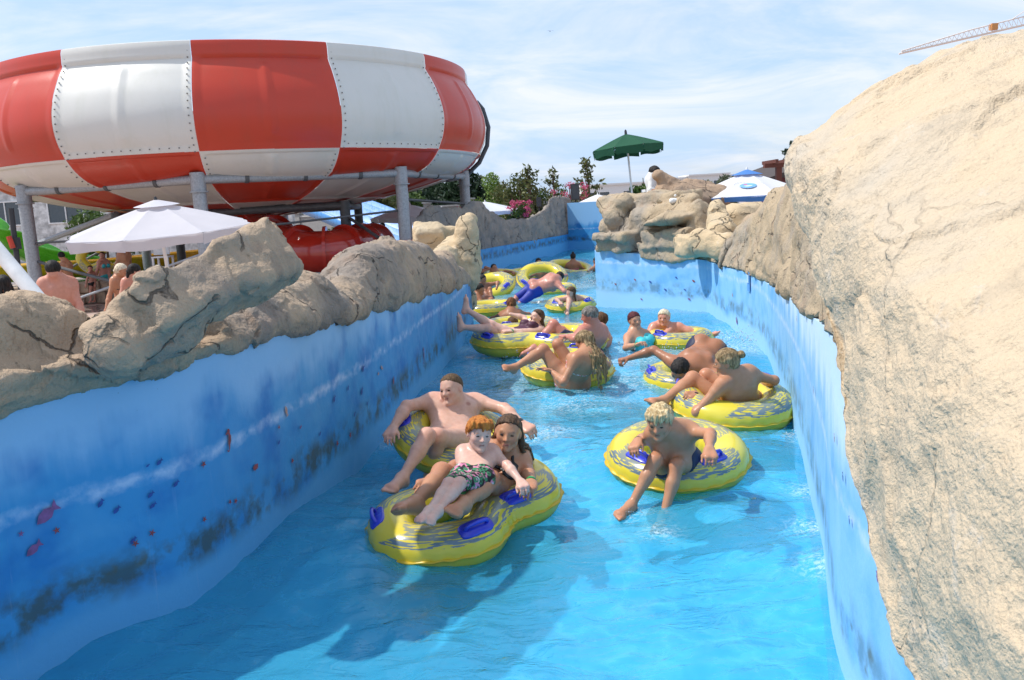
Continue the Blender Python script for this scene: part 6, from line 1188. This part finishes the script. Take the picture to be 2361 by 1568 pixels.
trough('green_slide', 'bright green open water slide dropping behind the left columns', [at_Y(-120, 455, 36), at_Y(0, 520, 36), at_Y(60, 548, 36.5), at_Y(150, 580, 37), at_Y(230, 596, 38), at_Y(320, 602, 39), at_Y(420, 604, 40)], .95, GREEN_F, 'water slide', posts=(8, 30))
trough('yellow_slide', 'yellow open water slide running level behind the lawn', [at_Y(-120, 615, 31), at_Y(0, 612, 31.5), at_Y(120, 604, 32), at_Y(230, 598, 33), at_Y(330, 588, 34), at_Y(440, 578, 35), at_Y(520, 570, 36)], .62, YELLOW_F, 'water slide')
bs = empty('racing_slide', tuple(at_Y(800, 520, 42)), 'blue multi lane racing slide rising behind the right columns', 'water slide')
ax_ = at_Y(952, 578, 38); top_ = at_Y(690, 480, 44)
for k in range(5):
    off = np.array([.95 * k, 1.7 * k, 0]) * .55; pts = crom(np.array([top_ + off + [0, 0, .15], top_ * .6 + ax_ * .4 + off + [0, 0, .05], top_ * .28 + ax_ * .72 + off - [0, 0, .12], ax_ + off, ax_ + off + [1.2, -.6, 0], ax_ + off + [5.2, -1.4, 0]]), 40); G = []
    for i in range(40):
        t = unit(pts[min(i + 1, 39)] - pts[max(i - 1, 0)]); s = unit(np.cross(t, [0, 0, 1])); u = np.cross(s, t); G.append([pts[i] + s * a + u * b for a, b in [(-.52, .36), (-.46, .36), (-.40, .05), (0, 0), (.40, .05), (.46, .36), (.52, .36), (.52, -.12), (-.52, -.12)]])
    o = link('slide_lane', gridmesh('slide_lane', np.array(G), closed_v=True, smooth=False), BLUE_F, bs)
for q in (.25, .45, .6): p = top_ * (1 - q) + ax_ * q; m = MB(); m.tube([p + [1, 1, -.1], [p[0] + 1, p[1] + 1, DECK]], .1, 8); m.build('support_post', WHITE, bs, True)
# ------------------------------------------------------------------ buildings, fences
GLASS = plain('dark_window_glass', (.05, .065, .075), .08, spec=.8); STUC = plain('white_stucco', (.66, .66, .65), .85, var=.06); STUCP = plain('patterned_white_cladding', (.55, .55, .54), .85, var=.45, nscale=2.2); CONC = plain('grey_concrete', (.27, .27, .265), .9, bump=.2, bscale=6)
def building(name, label, c, w, d, h, wins, mat=STUC, roof=None, yaw=0.0, roofh=.0):
    root = empty(name, (c[0], c[1], DECK), label, 'building'); R = np.array([[math.cos(yaw), -math.sin(yaw), 0], [math.sin(yaw), math.cos(yaw), 0], [0, 0, 1]]); c = np.array(c, float)
    b = MB(); b.box(c + [0, 0, h / 2], (w, d, h), R); b.build('wall', mat, root)
    r = MB(); r.box(c + [0, 0, h + .12], (w + .4, d + .4, .24), R); r.build('roof', roof or mat, root)
    for (x, z, ww, hh, nb) in wins:
        f = MB(); cc = c + R @ np.array([x, -d / 2 - .03, z])
        for s in (-1, 1): f.box(cc + R @ np.array([s * ww / 2, 0, 0]), (.09, .12, hh + .09), R); f.box(cc + [0, 0, s * hh / 2], (ww - .09, .12, .09), R)
        for i in range(1, nb): f.box(cc + R @ np.array([-ww / 2 + ww * i / nb, 0, 0]), (.07, .10, hh - .09), R)
        fo = f.build('window', WHITE, root); g = MB(); g.box(cc + R @ np.array([0, .035, 0]), (ww - .09, .02, hh - .09), R); g.build('pane', GLASS, fo)
    return root
bl = at_Y(150, 540, 62); building('apartment_building', 'white building with dark windows behind the green slide', (bl[0] - 2, 66, DECK), 36, 6, 5.4, [(-11.5, 3.6, 2.4, 1.7, 2), (-7.6, 3.6, 2.4, 1.7, 2), (-3.2, 3.6, 3.8, 1.7, 3), (2.4, 3.6, 3.8, 1.7, 3), (8, 3.6, 3.8, 1.7, 3), (-12, 1.0, 3, 1.3, 2), (-7, 1.0, 2.4, 1.3, 2)], STUCP)
for (x, y, Y, w, h_, lab) in [(1412, 428, 120, 9, 5.0, 'low cream building on the skyline beside the green parasol'), (1595, 412, 140, 13, 6.6, 'white flat hotel building on the skyline behind the leaning rock'), (1622, 406, 138, 6, 7.6, 'taller hotel wing with blue windows on the skyline')]:
    p = at_Y(x, y, Y); building('hotel_building', lab, (p[0], Y, DECK), w, 8, p[2] - DECK, [(-w / 4, (p[2] - DECK) - 1.4, w * .3, 1.2, 2), (w / 4, (p[2] - DECK) - 1.4, w * .3, 1.2, 2)], STUC)
lw = empty('boundary_wall', (-8, 46, DECK), 'grey block boundary wall with capped pillars behind the parasols', 'wall')
wp = [at_Y(x, y, Y) for x, y, Y in [(690, 500, 60), (870, 492, 56), (985, 482, 54), (1085, 470, 54), (1200, 462, 54), (1400, 455, 54)]]
for a, b in zip(wp[:-1], wp[1:]):
    e = unit((b - a) * [1, 1, 0]); Rz = np.array([[e[0], -e[1], 0], [e[1], e[0], 0], [0, 0, 1]]); L_ = np.linalg.norm((b - a)[:2]); n_ = max(int(L_ / 3.2), 1); zt = min(a[2], b[2]) if False else (a[2] + b[2]) / 2
    for i in range(n_):
        c = a + (b - a) * ((i + .5) / n_); w = MB(); w.box((c[0], c[1], (zt + DECK) / 2), (L_ / n_ - .42, .22, zt - DECK), Rz); w.build('wall_panel', CONC, lw); w = MB(); w.box((c[0], c[1], zt + .05), (L_ / n_ - .42, .34, .10), Rz); w.build('coping', plain('pale_concrete', (.42, .42, .41), .9), lw)
        c = a + (b - a) * (i / n_); p = MB(); p.box((c[0], c[1], (zt + .25 + DECK) / 2), (.42, .42, zt + .25 - DECK), Rz); po = p.build('pillar', CONC, lw); p = MB(); p.box((c[0], c[1], zt + .30), (.58, .58, .10), Rz); p.build('pillar_cap', MAT['pale_concrete'], po)
sw = empty('stone_wall', (-16, 27, DECK), 'low rough stone retaining wall behind the lawn', 'wall'); a, b = at_Y(-60, 668, 24.5), at_Y(560, 612, 27.5)
for i in range(26):
    for j in range(2):
        c = a + (b - a) * ((i + .5 * (j % 2)) / 26); w = MB(); w.box((c[0], c[1], DECK + .17 + .33 * j), (.62 + .05 * RNG.random(), .4, .31 + .02 * RNG.random())); w.build('stone', rock_mat('wall_stone') if i == 0 and j == 0 else bpy.data.materials['wall_stone'], sw, bevel=.03)
# lawn
def lawn_mat():
    t = NT('lawn_green'); v = t.coord('Object'); t.bsdf(t.mix(t.ramp(t.noise(v, 5, 5), .3, .7), (.035, .10, .014), (.07, .19, .03)), .9, bump=t.bump(t.noise(v, 60, 3), .8, .03)); return t.m
lp = [at_z(x, y, DECK + .02) for x, y in [(-200, 720), (90, 690), (330, 668), (420, 655), (420, 632), (330, 638), (90, 655), (-200, 690)]]
tag(link('lawn', fastmesh('lawn', np.array(lp), [tuple(range(8))], False), lawn_mat()), 'strip of green lawn below the stone wall', None, None, 'structure')
gm = leaf_mat('grass_blade', (.04, .12, .015), (.09, .22, .03)); gv = []; gf = []
for _ in range(7000):
    u, w = RNG.random(), RNG.random(); a = lp[1] * (1 - u) + lp[3] * u; b = lp[6] * (1 - u) + lp[4] * u; p = a * (1 - w) + b * w; q = RNG.normal(0, .03, 2); k = len(gv); gv += [p + [-.012, 0, 0], p + [.012, 0, 0], p + [q[0], q[1], .07 + .05 * RNG.random()]]; gf.append((k, k + 1, k + 2))
tag(link('grass', fastmesh('grass', np.array(gv), gf, False), gm), 'short grass blades on the lawn', 'grass', None, 'stuff')
# ------------------------------------------------------------------ trees and shrubs
def leaves(name, cl, n, size, mat, parent, seed=0, up=.0, asp=.5):
    r = np.random.default_rng(seed); cl = np.array(cl, float); wts = cl[:, 3] ** 2 * (cl[:, 4] if cl.shape[1] > 4 else 1); wts /= wts.sum(); id_ = r.choice(len(cl), n, p=wts); d = r.normal(size=(n, 3)); d /= np.linalg.norm(d, axis=1)[:, None]; rad = r.random(n) ** .45
    P = cl[id_, :3] + d * (cl[id_, 3] * rad)[:, None] * np.array([1, 1, .9]); t = r.normal(size=(n, 3)); t[:, 2] += up; t /= np.linalg.norm(t, axis=1)[:, None]; b = np.cross(t, r.normal(size=(n, 3))); b /= np.linalg.norm(b, axis=1)[:, None]; s = size * r.uniform(.6, 1.3, n)[:, None]
    V = np.stack([P - t * s, P + b * s * asp, P + t * s, P - b * s * asp], 1).reshape(-1, 3); F_ = np.arange(4 * n).reshape(n, 4); return link(name, fastmesh(name, V, F_, False), mat, parent)
LD = leaf_mat('dark_conifer_leaf', (.012, .028, .014), (.03, .06, .025)); LM = leaf_mat('mid_green_leaf', (.035, .075, .015), (.10, .16, .03)); LO = leaf_mat('olive_leaf', (.06, .09, .025), (.17, .17, .06)); LG = leaf_mat('grey_green_leaf', (.07, .09, .05), (.14, .16, .09)); LP = leaf_mat('pink_oleander_flower', (.50, .05, .15), (.72, .16, .28)); LY = leaf_mat('bright_leaf', (.09, .17, .03), (.20, .30, .06))
def tree(name, label, px, py_top, Y, w, mat, n, size, kind='round', base=DECK, group='trees and shrubs beyond the pool', cat='tree', seed=0):
    top = at_Y(px, py_top, Y); h = top[2] - base; root = empty(name, (top[0], Y, base), label, cat, group); r = random.Random(seed); cl = []; x0 = top[0]
    tr = MB(); tr.tube([(x0, Y, base), (x0 + .02 * h, Y, base + h * .5), (x0, Y, base + h * .92)], [max(.03, .028 * h), .018 * h, .006 * h], 8)
    if kind == 'cone':
        for k in range(26): t = k / 25; rr = w * .5 * (1 - t) ** .8 + .1 * w; a = k * 2.4; cl.append((x0 + rr * .55 * math.cos(a), Y + rr * .55 * math.sin(a), base + h * (.12 + .86 * t), rr * .55))
    elif kind == 'sparse':
        for k in range(16):
            a = k * 2.4; t = .35 + .62 * (k / 15); rr = w * .5 * (1.15 - t) * 1.3 * r.uniform(.5, 1.1); e = np.array([x0 + rr * math.cos(a), Y + rr * math.sin(a), base + h * t]); tr.tube([(x0, Y, base + h * (t - .22)), e], [.008 * h, .003 * h], 5); cl.append((*e, .07 * h * r.uniform(.6, 1.2))); cl.append((*(e * .6 + np.array([x0, Y, base + h * (t - .1)]) * .4), .06 * h))
    else:
        for k in range(22): a = r.uniform(0, 6.28); t = r.random(); rr = w * .5 * math.sqrt(r.random()) * (1.0 - .55 * abs(t - .45)); cl.append((x0 + rr * math.cos(a), Y + rr * math.sin(a), base + h * (.18 + .74 * t), w * r.uniform(.13, .22)))
        for k in range(6): a = k * 1.05; tr.tube([(x0, Y, base + h * .3), (x0 + w * .3 * math.cos(a), Y + w * .3 * math.sin(a), base + h * .7)], [.012 * h, .004 * h], 5)
    tr.build('trunk', BARK, root, True); leaves('crown', cl, n, size, mat, root, seed, asp=.42); return root
tree('conifer_tree', 'dark conifer behind the bowl slide right column', 1075, 392, 62, 5.2, LD, 9000, .22, 'cone', seed=1); tree('conifer_tree', 'dark conifer hedge tree behind the grey rocks', 1005, 425, 70, 7, LD, 7000, .24, 'round', seed=2); tree('conifer_tree', 'dark pine left of the tall conifer', 975, 430, 60, 4, LD, 4000, .2, 'cone', seed=3)
tree('birch_tree', 'pale loose trees behind the bowl columns', 930, 425, 72, 7, LG, 5000, .2, 'round', seed=4); tree('magnolia_tree', 'olive leaved magnolia behind the inner column', 855, 440, 50, 4, LO, 4000, .16, 'round', seed=5); tree('poplar_tree', 'green bushy tree beside the boundary wall', 905, 440, 58, 4, LM, 4000, .16, 'round', seed=51); tree('laurel_shrub', 'dark green shrub in front of the white building', 235, 485, 55, 4.2, LM, 3500, .17, 'round', seed=6, cat='shrub'); tree('laurel_shrub', 'small green shrub below the blue racing slide', 770, 535, 40, 1.8, LM, 1600, .10, 'round', seed=61, cat='shrub')
tree('willow_bush', 'yellow green feathery bush left of the magnolias', 1160, 402, 52, 3.8, LY, 6500, .10, 'round', seed=7); tree('magnolia_tree', 'bronze green magnolia, fullest of the row', 1195, 398, 49, 3.3, LO, 3500, .11, 'round', seed=8); tree('magnolia_tree', 'tall thin magnolia at the left of the row against the sky', 1216, 378, 48, 2.0, LO, 420, .15, 'sparse', seed=9); tree('magnolia_tree', 'thin magnolia in the middle of the row against the sky', 1274, 386, 48, 1.9, LO, 340, .14, 'sparse', seed=10); tree('magnolia_tree', 'thin magnolia beside the green parasol against the sky', 1352, 362, 48, 2.2, LO, 420, .15, 'sparse', seed=11)
tree('poplar_tree', 'pale green tree low on the skyline right of the conifer', 1105, 430, 80, 4, LY, 2500, .2, 'round', seed=12); tree('laurel_shrub', 'green shrub on the skyline left of the lifeguard', 1482, 398, 24, .8, LM, 1500, .06, 'round', base=.8, seed=13, cat='shrub'); tree('conifer_tree', 'dark spruce rising beside the big boulder', 1830, 326, 48, 3.0, LD, 6000, .15, 'cone', seed=14); tree('palm_shrub', 'dusty green palms behind the white parasol', 1655, 415, 60, 3.2, LG, 1800, .2, 'round', seed=15, cat='shrub')
tree('laurel_shrub', 'low green shrub under the sparse magnolias', 1262, 432, 49, 2.4, LM, 1500, .08, 'round', seed=16, cat='shrub')
for (x, y, Y, w, lab, sd) in [(1198, 458, 40, 1.15, 'pink flowering oleander above the grey rocks', 1), (1312, 418, 45, 1.7, 'pink flowering oleander beside the dark speaker', 2), (1092, 462, 43, 1.6, 'pink flowering oleander beyond the tall outcrop', 3)]:
    root = tree('oleander_bush', lab, x, y, Y, w, LM, 1500, .07, 'round', seed=20 + sd, cat='shrub', base=.2 if sd == 1 else DECK); t = at_Y(x, y + 8, Y); r = random.Random(sd); leaves('blossom', [(t[0] + r.uniform(-.5, .5) * w, Y - .2 + r.uniform(-.3, .3) * w, t[2] - r.uniform(0, .55) * w, .13 * w) for _ in range(14)], 900, .035, LP, root, sd, asp=.8)
rootp = tree('flowering_plant', 'small yellow flowering plant on the grey rocks', 1168, 546, 31, .4, LY, 300, .04, 'round', base=at_Y(1168, 560, 31)[2] - .1, seed=30, cat='plant')
# ------------------------------------------------------------------ small things far away
def speaker(x, y, Y, h_, lab):
    p = at_Y(x, y, Y); root = empty('outdoor_speaker', (p[0], Y, DECK), lab, 'speaker', 'dark speakers among the shrubs'); m = MB(); m.box((p[0], Y, p[2] - h_ / 2), (h_ * .52, h_ * .5, h_)); m.build('cabinet', DARKM, root, bevel=.02); m = MB(); m.tube([(p[0], Y, p[2] - h_), (p[0], Y, DECK)], .04, 8); m.build('post', DARKM, root); m = MB(); m.box((p[0], Y - h_ * .26, p[2] - h_ / 2), (h_ * .42, .02, h_ * .86)); m.build('grille', plain('speaker_grille', (.06, .065, .07), .7), root)
speaker(1325, 424, 44, .8, 'black speaker box among the pink oleander'); speaker(1242, 455, 46, .5, 'small black speaker under the magnolia'); 
pg = empty('pergola', tuple(at_Y(1795, 400, 30)), 'dark brown wooden pergola beside the big boulder', 'pergola'); WOOD = plain('brown_wood', (.12, .035, .022), .7); p = at_Y(1795, 385, 30)
m = MB(); m.box((p[0], 30, (p[2] + DECK) / 2), (.18, .18, p[2] - DECK)); m.build('post', WOOD, pg); m = MB(); m.box((p[0] + .5, 30, p[2] + .06), (2.0, .22, .14)); m.build('beam', WOOD, pg); m = MB(); m.box((p[0] + 1.4, 30, (p[2] + DECK) / 2), (.18, .18, p[2] - DECK)); m.build('post', WOOD, pg)
for k in range(3): m = MB(); m.box((p[0] - .2 + .5 * k, 30.3, p[2] + .19), (.09, 1.6, .12)); m.build('rafter', WOOD, pg)
hr_ = empty('restaurant_building', (at_Y(1790, 400, 40)[0], 40, DECK), 'low dark roofed building with a maroon wall behind the pergola', 'building'); p = at_Y(1745, 412, 40); q = at_Y(1830, 372, 40)
m = MB(); m.add([(p[0], 38, p[2]), (q[0] + 3, 38, q[2] + .7), (q[0] + 3, 44, q[2] + .9), (p[0], 44, p[2] + .2), (p[0], 38, p[2] - .2), (q[0] + 3, 38, q[2] + .4), (q[0] + 3, 44, q[2] + .5), (p[0], 44, p[2] - .1)], [(0, 1, 2, 3), (7, 6, 5, 4), (0, 4, 5, 1), (1, 5, 6, 2), (2, 6, 7, 3), (3, 7, 4, 0)]); m.build('roof', plain('dark_brown_roof', (.06, .045, .04), .8), hr_)
m = MB(); m.box(((p[0] + q[0] + 3) / 2, 40.5, (DECK + p[2] - .3) / 2 + .2), (q[0] + 2.6 - p[0], 4, p[2] - DECK)); m.build('wall', plain('maroon_wall', (.13, .035, .04), .8), hr_); m = MB(); m.box((q[0] + .3, 38.4, p[2] + .05), (.5, .05, .6)); m.build('sign', plain('violet_sign', (.12, .06, .32), .6), hr_)
# crane
cr_ = empty('tower_crane', tuple(at_Y(2500, 20, 130)[:2]) + (DECK,), 'distant construction crane jib high in the sky on the right', 'crane'); CRM = plain('pale_crane_steel', (.75, .66, .58), .7)
a = at_Y(2079, 122, 130); b = at_Y(2600, 2, 136); ch = []
d = unit(b - a); nrm = unit(np.cross(d, [0, 1, 0])); nrm = nrm * np.sign(nrm[2])
def jib(t): return a + (b - a) * t
m = MB(); m.tube([a, b], .11, 6); m.tube([a + [0, .9, .0], b + [0, 1.3, 0]], .11, 6); m.build('lower_chord', CRM, cr_, True); m = MB(); m.tube([a + nrm * .25, jib(.3) + nrm * 1.0, b + nrm * 1.5], .09, 6); m.build('upper_chord', CRM, cr_, True)
lat = MB()
for i in range(46): t0, t1, t2 = i / 46, (i + .5) / 46, (i + 1) / 46; hh = lambda t: .25 + min(t / .3, 1) * .75 + max(t - .3, 0) * .7; lat.tube([jib(t0), jib(t1) + nrm * hh(t1), jib(t2)], .045, 4)
tag(lat.build('lattice', CRM, cr_), None, None, None, 'stuff'); m = MB(); m.tube([jib(.48) + nrm * 1.1, jib(1.0) + nrm * 8.0], .06, 5); m.build('tie_rope', CRM, cr_); m = MB(); m.box(jib(.40) + nrm * .7, (.9, .9, .9)); m.build('trolley', plain('orange_steel', (.55, .25, .08), .6), cr_); m = MB(); m.tube([b, [b[0], b[1], DECK]], .8, 6); m.build('mast', CRM, cr_); m = MB(); m.box(b + [0, 0, .3], (2.2, 2.2, 2.4)); m.build('slewing_cab', CRM, cr_)
bd = empty('bird', tuple(at_Y(1268, 72, 60)), 'tiny bird gliding high in the middle of the sky', 'bird'); c = at_Y(1268, 72, 60); m = MB(); m.tube([c + [-.02, -.12, -.03], c, c + [.02, .12, .02]], [.01, .035, .012], 6); m.build('body', DARKM, bd, True)
for s in (-1, 1): m = MB(); m.add([c + [0, -.04, .01], c + [0, .05, .01], c + [s * .16, .03, .06], c + [s * .30, .06, .02], c + [s * .16, -.05, .05]], [(0, 1, 2, 4), (4, 2, 3)]); m.build('wing', DARKM, bd)
# white plastic chair on the terrace
chd = empty('garden_chair', tuple(at_Y(372, 592, 24)), 'white plastic garden chair on the terrace beside the parasol pole', 'chair'); p = at_Y(375, 592, 24); z0 = p[2] - .42
m = MB(); m.box((p[0], 24, z0 + .42), (.46, .44, .04)); m.build('seat', WHITE, chd); m = MB(); m.box((p[0] - .1, 24.22, z0 + .68), (.44, .04, .42)); m.build('backrest', WHITE, chd)
for sx in (-.2, .2):
    for sy in (-.19, .19): m = MB(); m.box((p[0] + sx, 24 + sy, z0 + .2), (.05, .05, .40)); m.build('leg', WHITE, chd)
# painted depth sign on the right wall
h, T = wall_frame(1729, 648, RW); N = np.cross(T, [0, 0, 1]) * -1; sg = MB()
def plate(nm, w, hgt, dz, mat, o, par=None): m = MB(); V = [h + T * sx * w / 2 + np.array([0, 0, sz * hgt / 2 + dz]) + N * (o + dd) for dd in (0, .008) for sx, sz in ((-1, -1), (1, -1), (1, 1), (-1, 1))]; m.add(V, [(0, 1, 2, 3), (7, 6, 5, 4), (0, 4, 5, 1), (1, 5, 6, 2), (2, 6, 7, 3), (3, 7, 4, 0)]); return m.build(nm, mat, par)
s_ = plate('wall_sign', .13, .26, 0, plain('sign_blue', (.10, .30, .66), .5), .012); tag(s_, 'small blue rectangular sign fixed on the sunlit right wall', 'sign'); plate('pictogram', .09, .10, .03, plain('sign_pale', (.45, .66, .86), .5), .022, s_)
h, T = wall_frame(1387, 600, FAR_L) if hit(1387, 600, FAR_L) is not None else (h, T)

# ------------------------------------------------------------------ splashes: thrown droplets of real size
def drop_mat():
    t = NT('water_drop'); t.bsdf((.86, .93, .97), .06, spec=.8, trans=.55); return t.m
DROP = drop_mat()
def splash(x, y, n, rad, hgt, size, lab, seed):
    r = np.random.default_rng(seed); c = at_w(x, y); V = []; Fs = []; base = np.array([[0, 0, 1], [1, 0, 0], [0, 1, 0], [-1, 0, 0], [0, -1, 0], [0, 0, -1]], float); fb = [(0, 1, 2), (0, 2, 3), (0, 3, 4), (0, 4, 1), (5, 2, 1), (5, 3, 2), (5, 4, 3), (5, 1, 4)]
    for i in range(n):
        a = r.uniform(0, 2 * math.pi); q = rad * r.random() ** .7; z = hgt * r.random() ** 1.7 * (1 - .6 * q / rad); s = size * r.uniform(.4, 1.2) * (1 - .3 * z / hgt); k = len(V); p = c + [q * math.cos(a), q * math.sin(a), z + .005]
        V += list(p + base * s * np.array([1, 1, r.uniform(.8, 1.8)])); Fs += [tuple(j + k for j in f) for f in fb]
    tag(link('water_splash', fastmesh('water_splash', np.array(V), Fs), DROP), lab, 'splash', None, 'stuff')
splash(1245, 1000, 170, .20, .09, .0050, 'spray thrown up by the outstretched hand of the man in red trunks', 1); splash(893, 1008, 120, .16, .07, .005, 'spray at the trailing hand beside the shaded left wall', 2); splash(1215, 822, 220, .38, .16, .008, 'splash at the feet between the two seat ring and the girl', 3); splash(1520, 795, 260, .55, .16, .010, 'white churned splash in front of the two women', 4); splash(1725, 785, 240, .55, .20, .010, 'spray where the current hits the sunlit right wall', 5); splash(1372, 655, 200, .6, .45, .016, 'tall spray at the corner of the end wall', 6)
splash(1450, 1183, 50, .10, .03, .004, 'small drops at the blond boy\'s nearer left foot', 7); splash(1850, 1010, 110, .16, .06, .006, 'spray between the right wall and the nearest rings', 8); splash(1340, 915, 130, .45, .05, .006, 'sparkling drops behind the ring of the long haired girl', 9)
# ------------------------------------------------------------------ people on the terrace
GD = 'people standing about on the paved terrace'; AD = [('v', (-.25, -1, .1), (-.1, -1, .25), (0, -1, .2)), ('v', (.25, -1, .1), (.1, -1, .25), (0, -1, .2))]; LDn = [('v', (-.06, -1, .05), (0, -1, -.05), (0, -.2, 1)), ('v', (.06, -1, .05), (0, -1, -.05), (0, -.2, 1))]; LBk = [('v', (-.06, -1, .0), (0, -1, .0), (0, -.2, -1)), ('v', (.06, -1, .0), (0, -1, .0), (0, -.2, -1))]
VIO = cloth_pattern('violet_patterned_fabric', (.08, .03, .10), [(.45, .35, .5)], 14)
def stand(label, k, neck, head, shl, Y, h, look, front, skin, hair, wear, res, arms=AD, legs=None, up=(0, 0, 1), name='person', **kw):
    fz = at_Y(*cp(k, *neck), Y)[2]; back = front[2] < 0
    return posed(name, label, GD, h, k, ('dirY', up, Y), neck, head + (.1,), look, front, [shl[0] + (.05,), shl[1] + (-.05,)], arms, legs or (LBk if back else LDn), skin=skin, hair=hair, wear=wear, res=res, tl=.285, **kw)
stand('broad bare backed man with short black hair behind the left rock', 'L1', (860, 1215), (805, 1055), ((655, 1250), (1075, 1250)), 11.2, 1.76, (-.25, 0, -1), (-.05, 0, -1), 'red', dict(style='short', mat=HK, t=.05, line=(-.28, .3), rough=.012), [('shorts.5', NAVY)], .011, arms=[('v', (-.3, -1, .1), (.1, -1, .2), (0, -1, .2)), ('v', (.42, -1, .1), (.25, -1, .2), (0, -1, .2))], face=False, fat=1.08)
stand('woman with long black wet hair at the left edge behind the rock', 'L1', (20, 1370), (50, 1260), ((-70, 1400), (110, 1400)), 11.0, 1.55, (-.6, 0, -.5), (-.3, 0, -1), 'red', dict(style='long', mat=HK, t=.06, line=(-.2, .3), len=2.0, rough=.02), [('back_strap', BLK)], .013, face=False, female=True)
stand('woman with tied blond hair and a dark bikini string, facing right', 'L1', (1810, 1170), (1830, 1060), ((1720, 1210), (1890, 1200)), 14.3, 1.60, (.9, -.1, -.1), (.7, 0, -.5), 'tan', dict(style='bun', mat=HPB, t=.05, line=(.0, .5), bun=(0, -.45, -.1)), [('back_strap', BLK), ('bottom', BLK)], .012, female=True)
stand('woman with black tied hair beside the blond woman, back turned', 'L1', (2000, 1190), (2030, 1070), ((1890, 1230), (2110, 1230)), 13.6, 1.60, (.8, -.05, -.4), (.3, 0, -1), 'red', dict(style='tail', mat=HK, t=.05, line=(-.1, .5)), [('back_strap', BLK), ('bottom', BLK)], .012, female=True, face=False)
stand('bald person in profile above the leaning slab', 'L0', (1330, 720), (1325, 668), ((1300, 740), (1370, 735)), 14.5, 1.52, (-1, -.1, .1), (-.8, 0, .2), 'brown', dict(style='short', mat=HPB, t=.012, line=(.05, .6), rough=.005), [('shorts.5', NAVY)], .012)
stand('boy in violet patterned shorts beside the yellow slide', 'L1', (985, 940), (925, 845), ((940, 970), (1040, 960)), 23.5, 1.66, (-.7, 0, -.6), (-.6, 0, -.6), 'tan', dict(style='short', mat=HK, t=.06, line=(-.1, .5)), [('shorts.55', VIO)], .016, face=False)
stand('woman in a turquoise bikini holding a yellow ring on her back', 'L1', (1555, 915), (1540, 835), ((1500, 940), (1625, 940)), 26, 1.58, (-.1, 0, 1), (-.15, 0, 1), 'red', dict(style='tail', mat=HBR, t=.06, line=(.1, .55)), [('top', TEAL), ('bottom', TEAL)], .015, female=True, fat=1.1)
stand('small child in black trunks standing next to the bikini woman', 'L1', (1375, 1085), (1360, 1035), ((1340, 1105), (1415, 1105)), 25.5, 1.10, (.3, 0, 1), (.2, 0, 1), 'red', dict(style='short', mat=HBR, t=.06, line=(.05, .55)), [('briefs', BLK)], .016, child=True)
stand('man in blue shorts seen from behind beside the parasol', 'L1', (1870, 790), (1855, 745), ((1800, 820), (1930, 820)), 24.5, 1.72, (-.1, 0, -1), (0, 0, -1), 'tan', dict(style='short', mat=HK, t=.05, line=(-.2, .4)), [('shorts.6', plain('mid_blue_fabric', (.10, .16, .45), .7))], .016, face=False)
stand('dark trunked boy standing with his back turned by the red tube', 'R1', (490, 910), (480, 850), ((440, 930), (545, 930)), 31, 1.66, (0, 0, -1), (0, 0, -1), 'red', dict(style='short', mat=HK, t=.06, line=(-.2, .4)), [('briefs', BLK)], .019, face=False)
stand('youth with dark hair standing beside the grey column', 'R1', (700, 925), (690, 865), ((660, 950), (765, 950)), 31, 1.68, (-.4, 0, .8), (-.2, 0, 1), 'red', dict(style='short', mat=HK, t=.06, line=(.0, .5)), [('shorts.5', NAVY)], .019)
stand('fair backed boy standing in front of the two youths by the column', 'R1', (625, 1045), (640, 985), ((560, 1065), (700, 1065)), 28.5, 1.42, (.3, 0, -1), (0, 0, -1), 'pale', dict(style='short', mat=HBR, t=.06, line=(-.2, .4)), [('briefs', BLK)], .018, face=False)
posed('person', 'lifeguard in a white vest and cap sitting under the green parasol', GD, 1.72, 'M4', ('dirY', (.1, .1, 1), 17.2), (700, 415), (702, 395, .1), (.6, -.1, .4), (.5, 0, .5), [(675, 425, .1), (735, 428, -.1)], [('v', (-.1, -1, .2), (.8, -.4, .4)), ('v', (.2, -1, .2), (-.2, -.4, .9))], [('v', (.5, -.1, .8), (0, -1, .1), (.4, -.2, .8)), ('v', (.8, -.1, .5), (0, -1, .1), (.4, -.2, .8))], skin='brown', res=.013, tl=.285, hair=dict(style='short', mat=HK, t=.08, line=(.0, .4)), wear=[('shirt', WHITE), ('shorts.6', plain('lifeguard_red', (.45, .03, .04), .6))])
lg = at_Y(*cp('M4', 710, 545), 17.35); m = MB(); cs = empty('lifeguard_chair', (lg[0], 17.4, DECK), 'white seat under the lifeguard', 'chair'); m.box(lg - [0, 0, .02], (.5, .5, .05)); m.build('seat', WHITE, cs)
for sx in (-.2, .2):
    for sy in (-.2, .2): m = MB(); m.box((lg[0] + sx, lg[1] + sy, (lg[2] + DECK) / 2), (.06, .06, lg[2] - DECK)); m.build('leg', WHITE, cs)
tp_ = at_Y(*cp('L1', 1545, 860), 26.5); make_tube('double_swim_ring', 'upright yellow two seat ring carried behind the turquoise bikini woman', 'yellow rings carried about the terrace', tp_, .3, .15, (-.05, -1, .1), 0, (.68, .36), [(.26, 75), (.1, 75)], low=True)
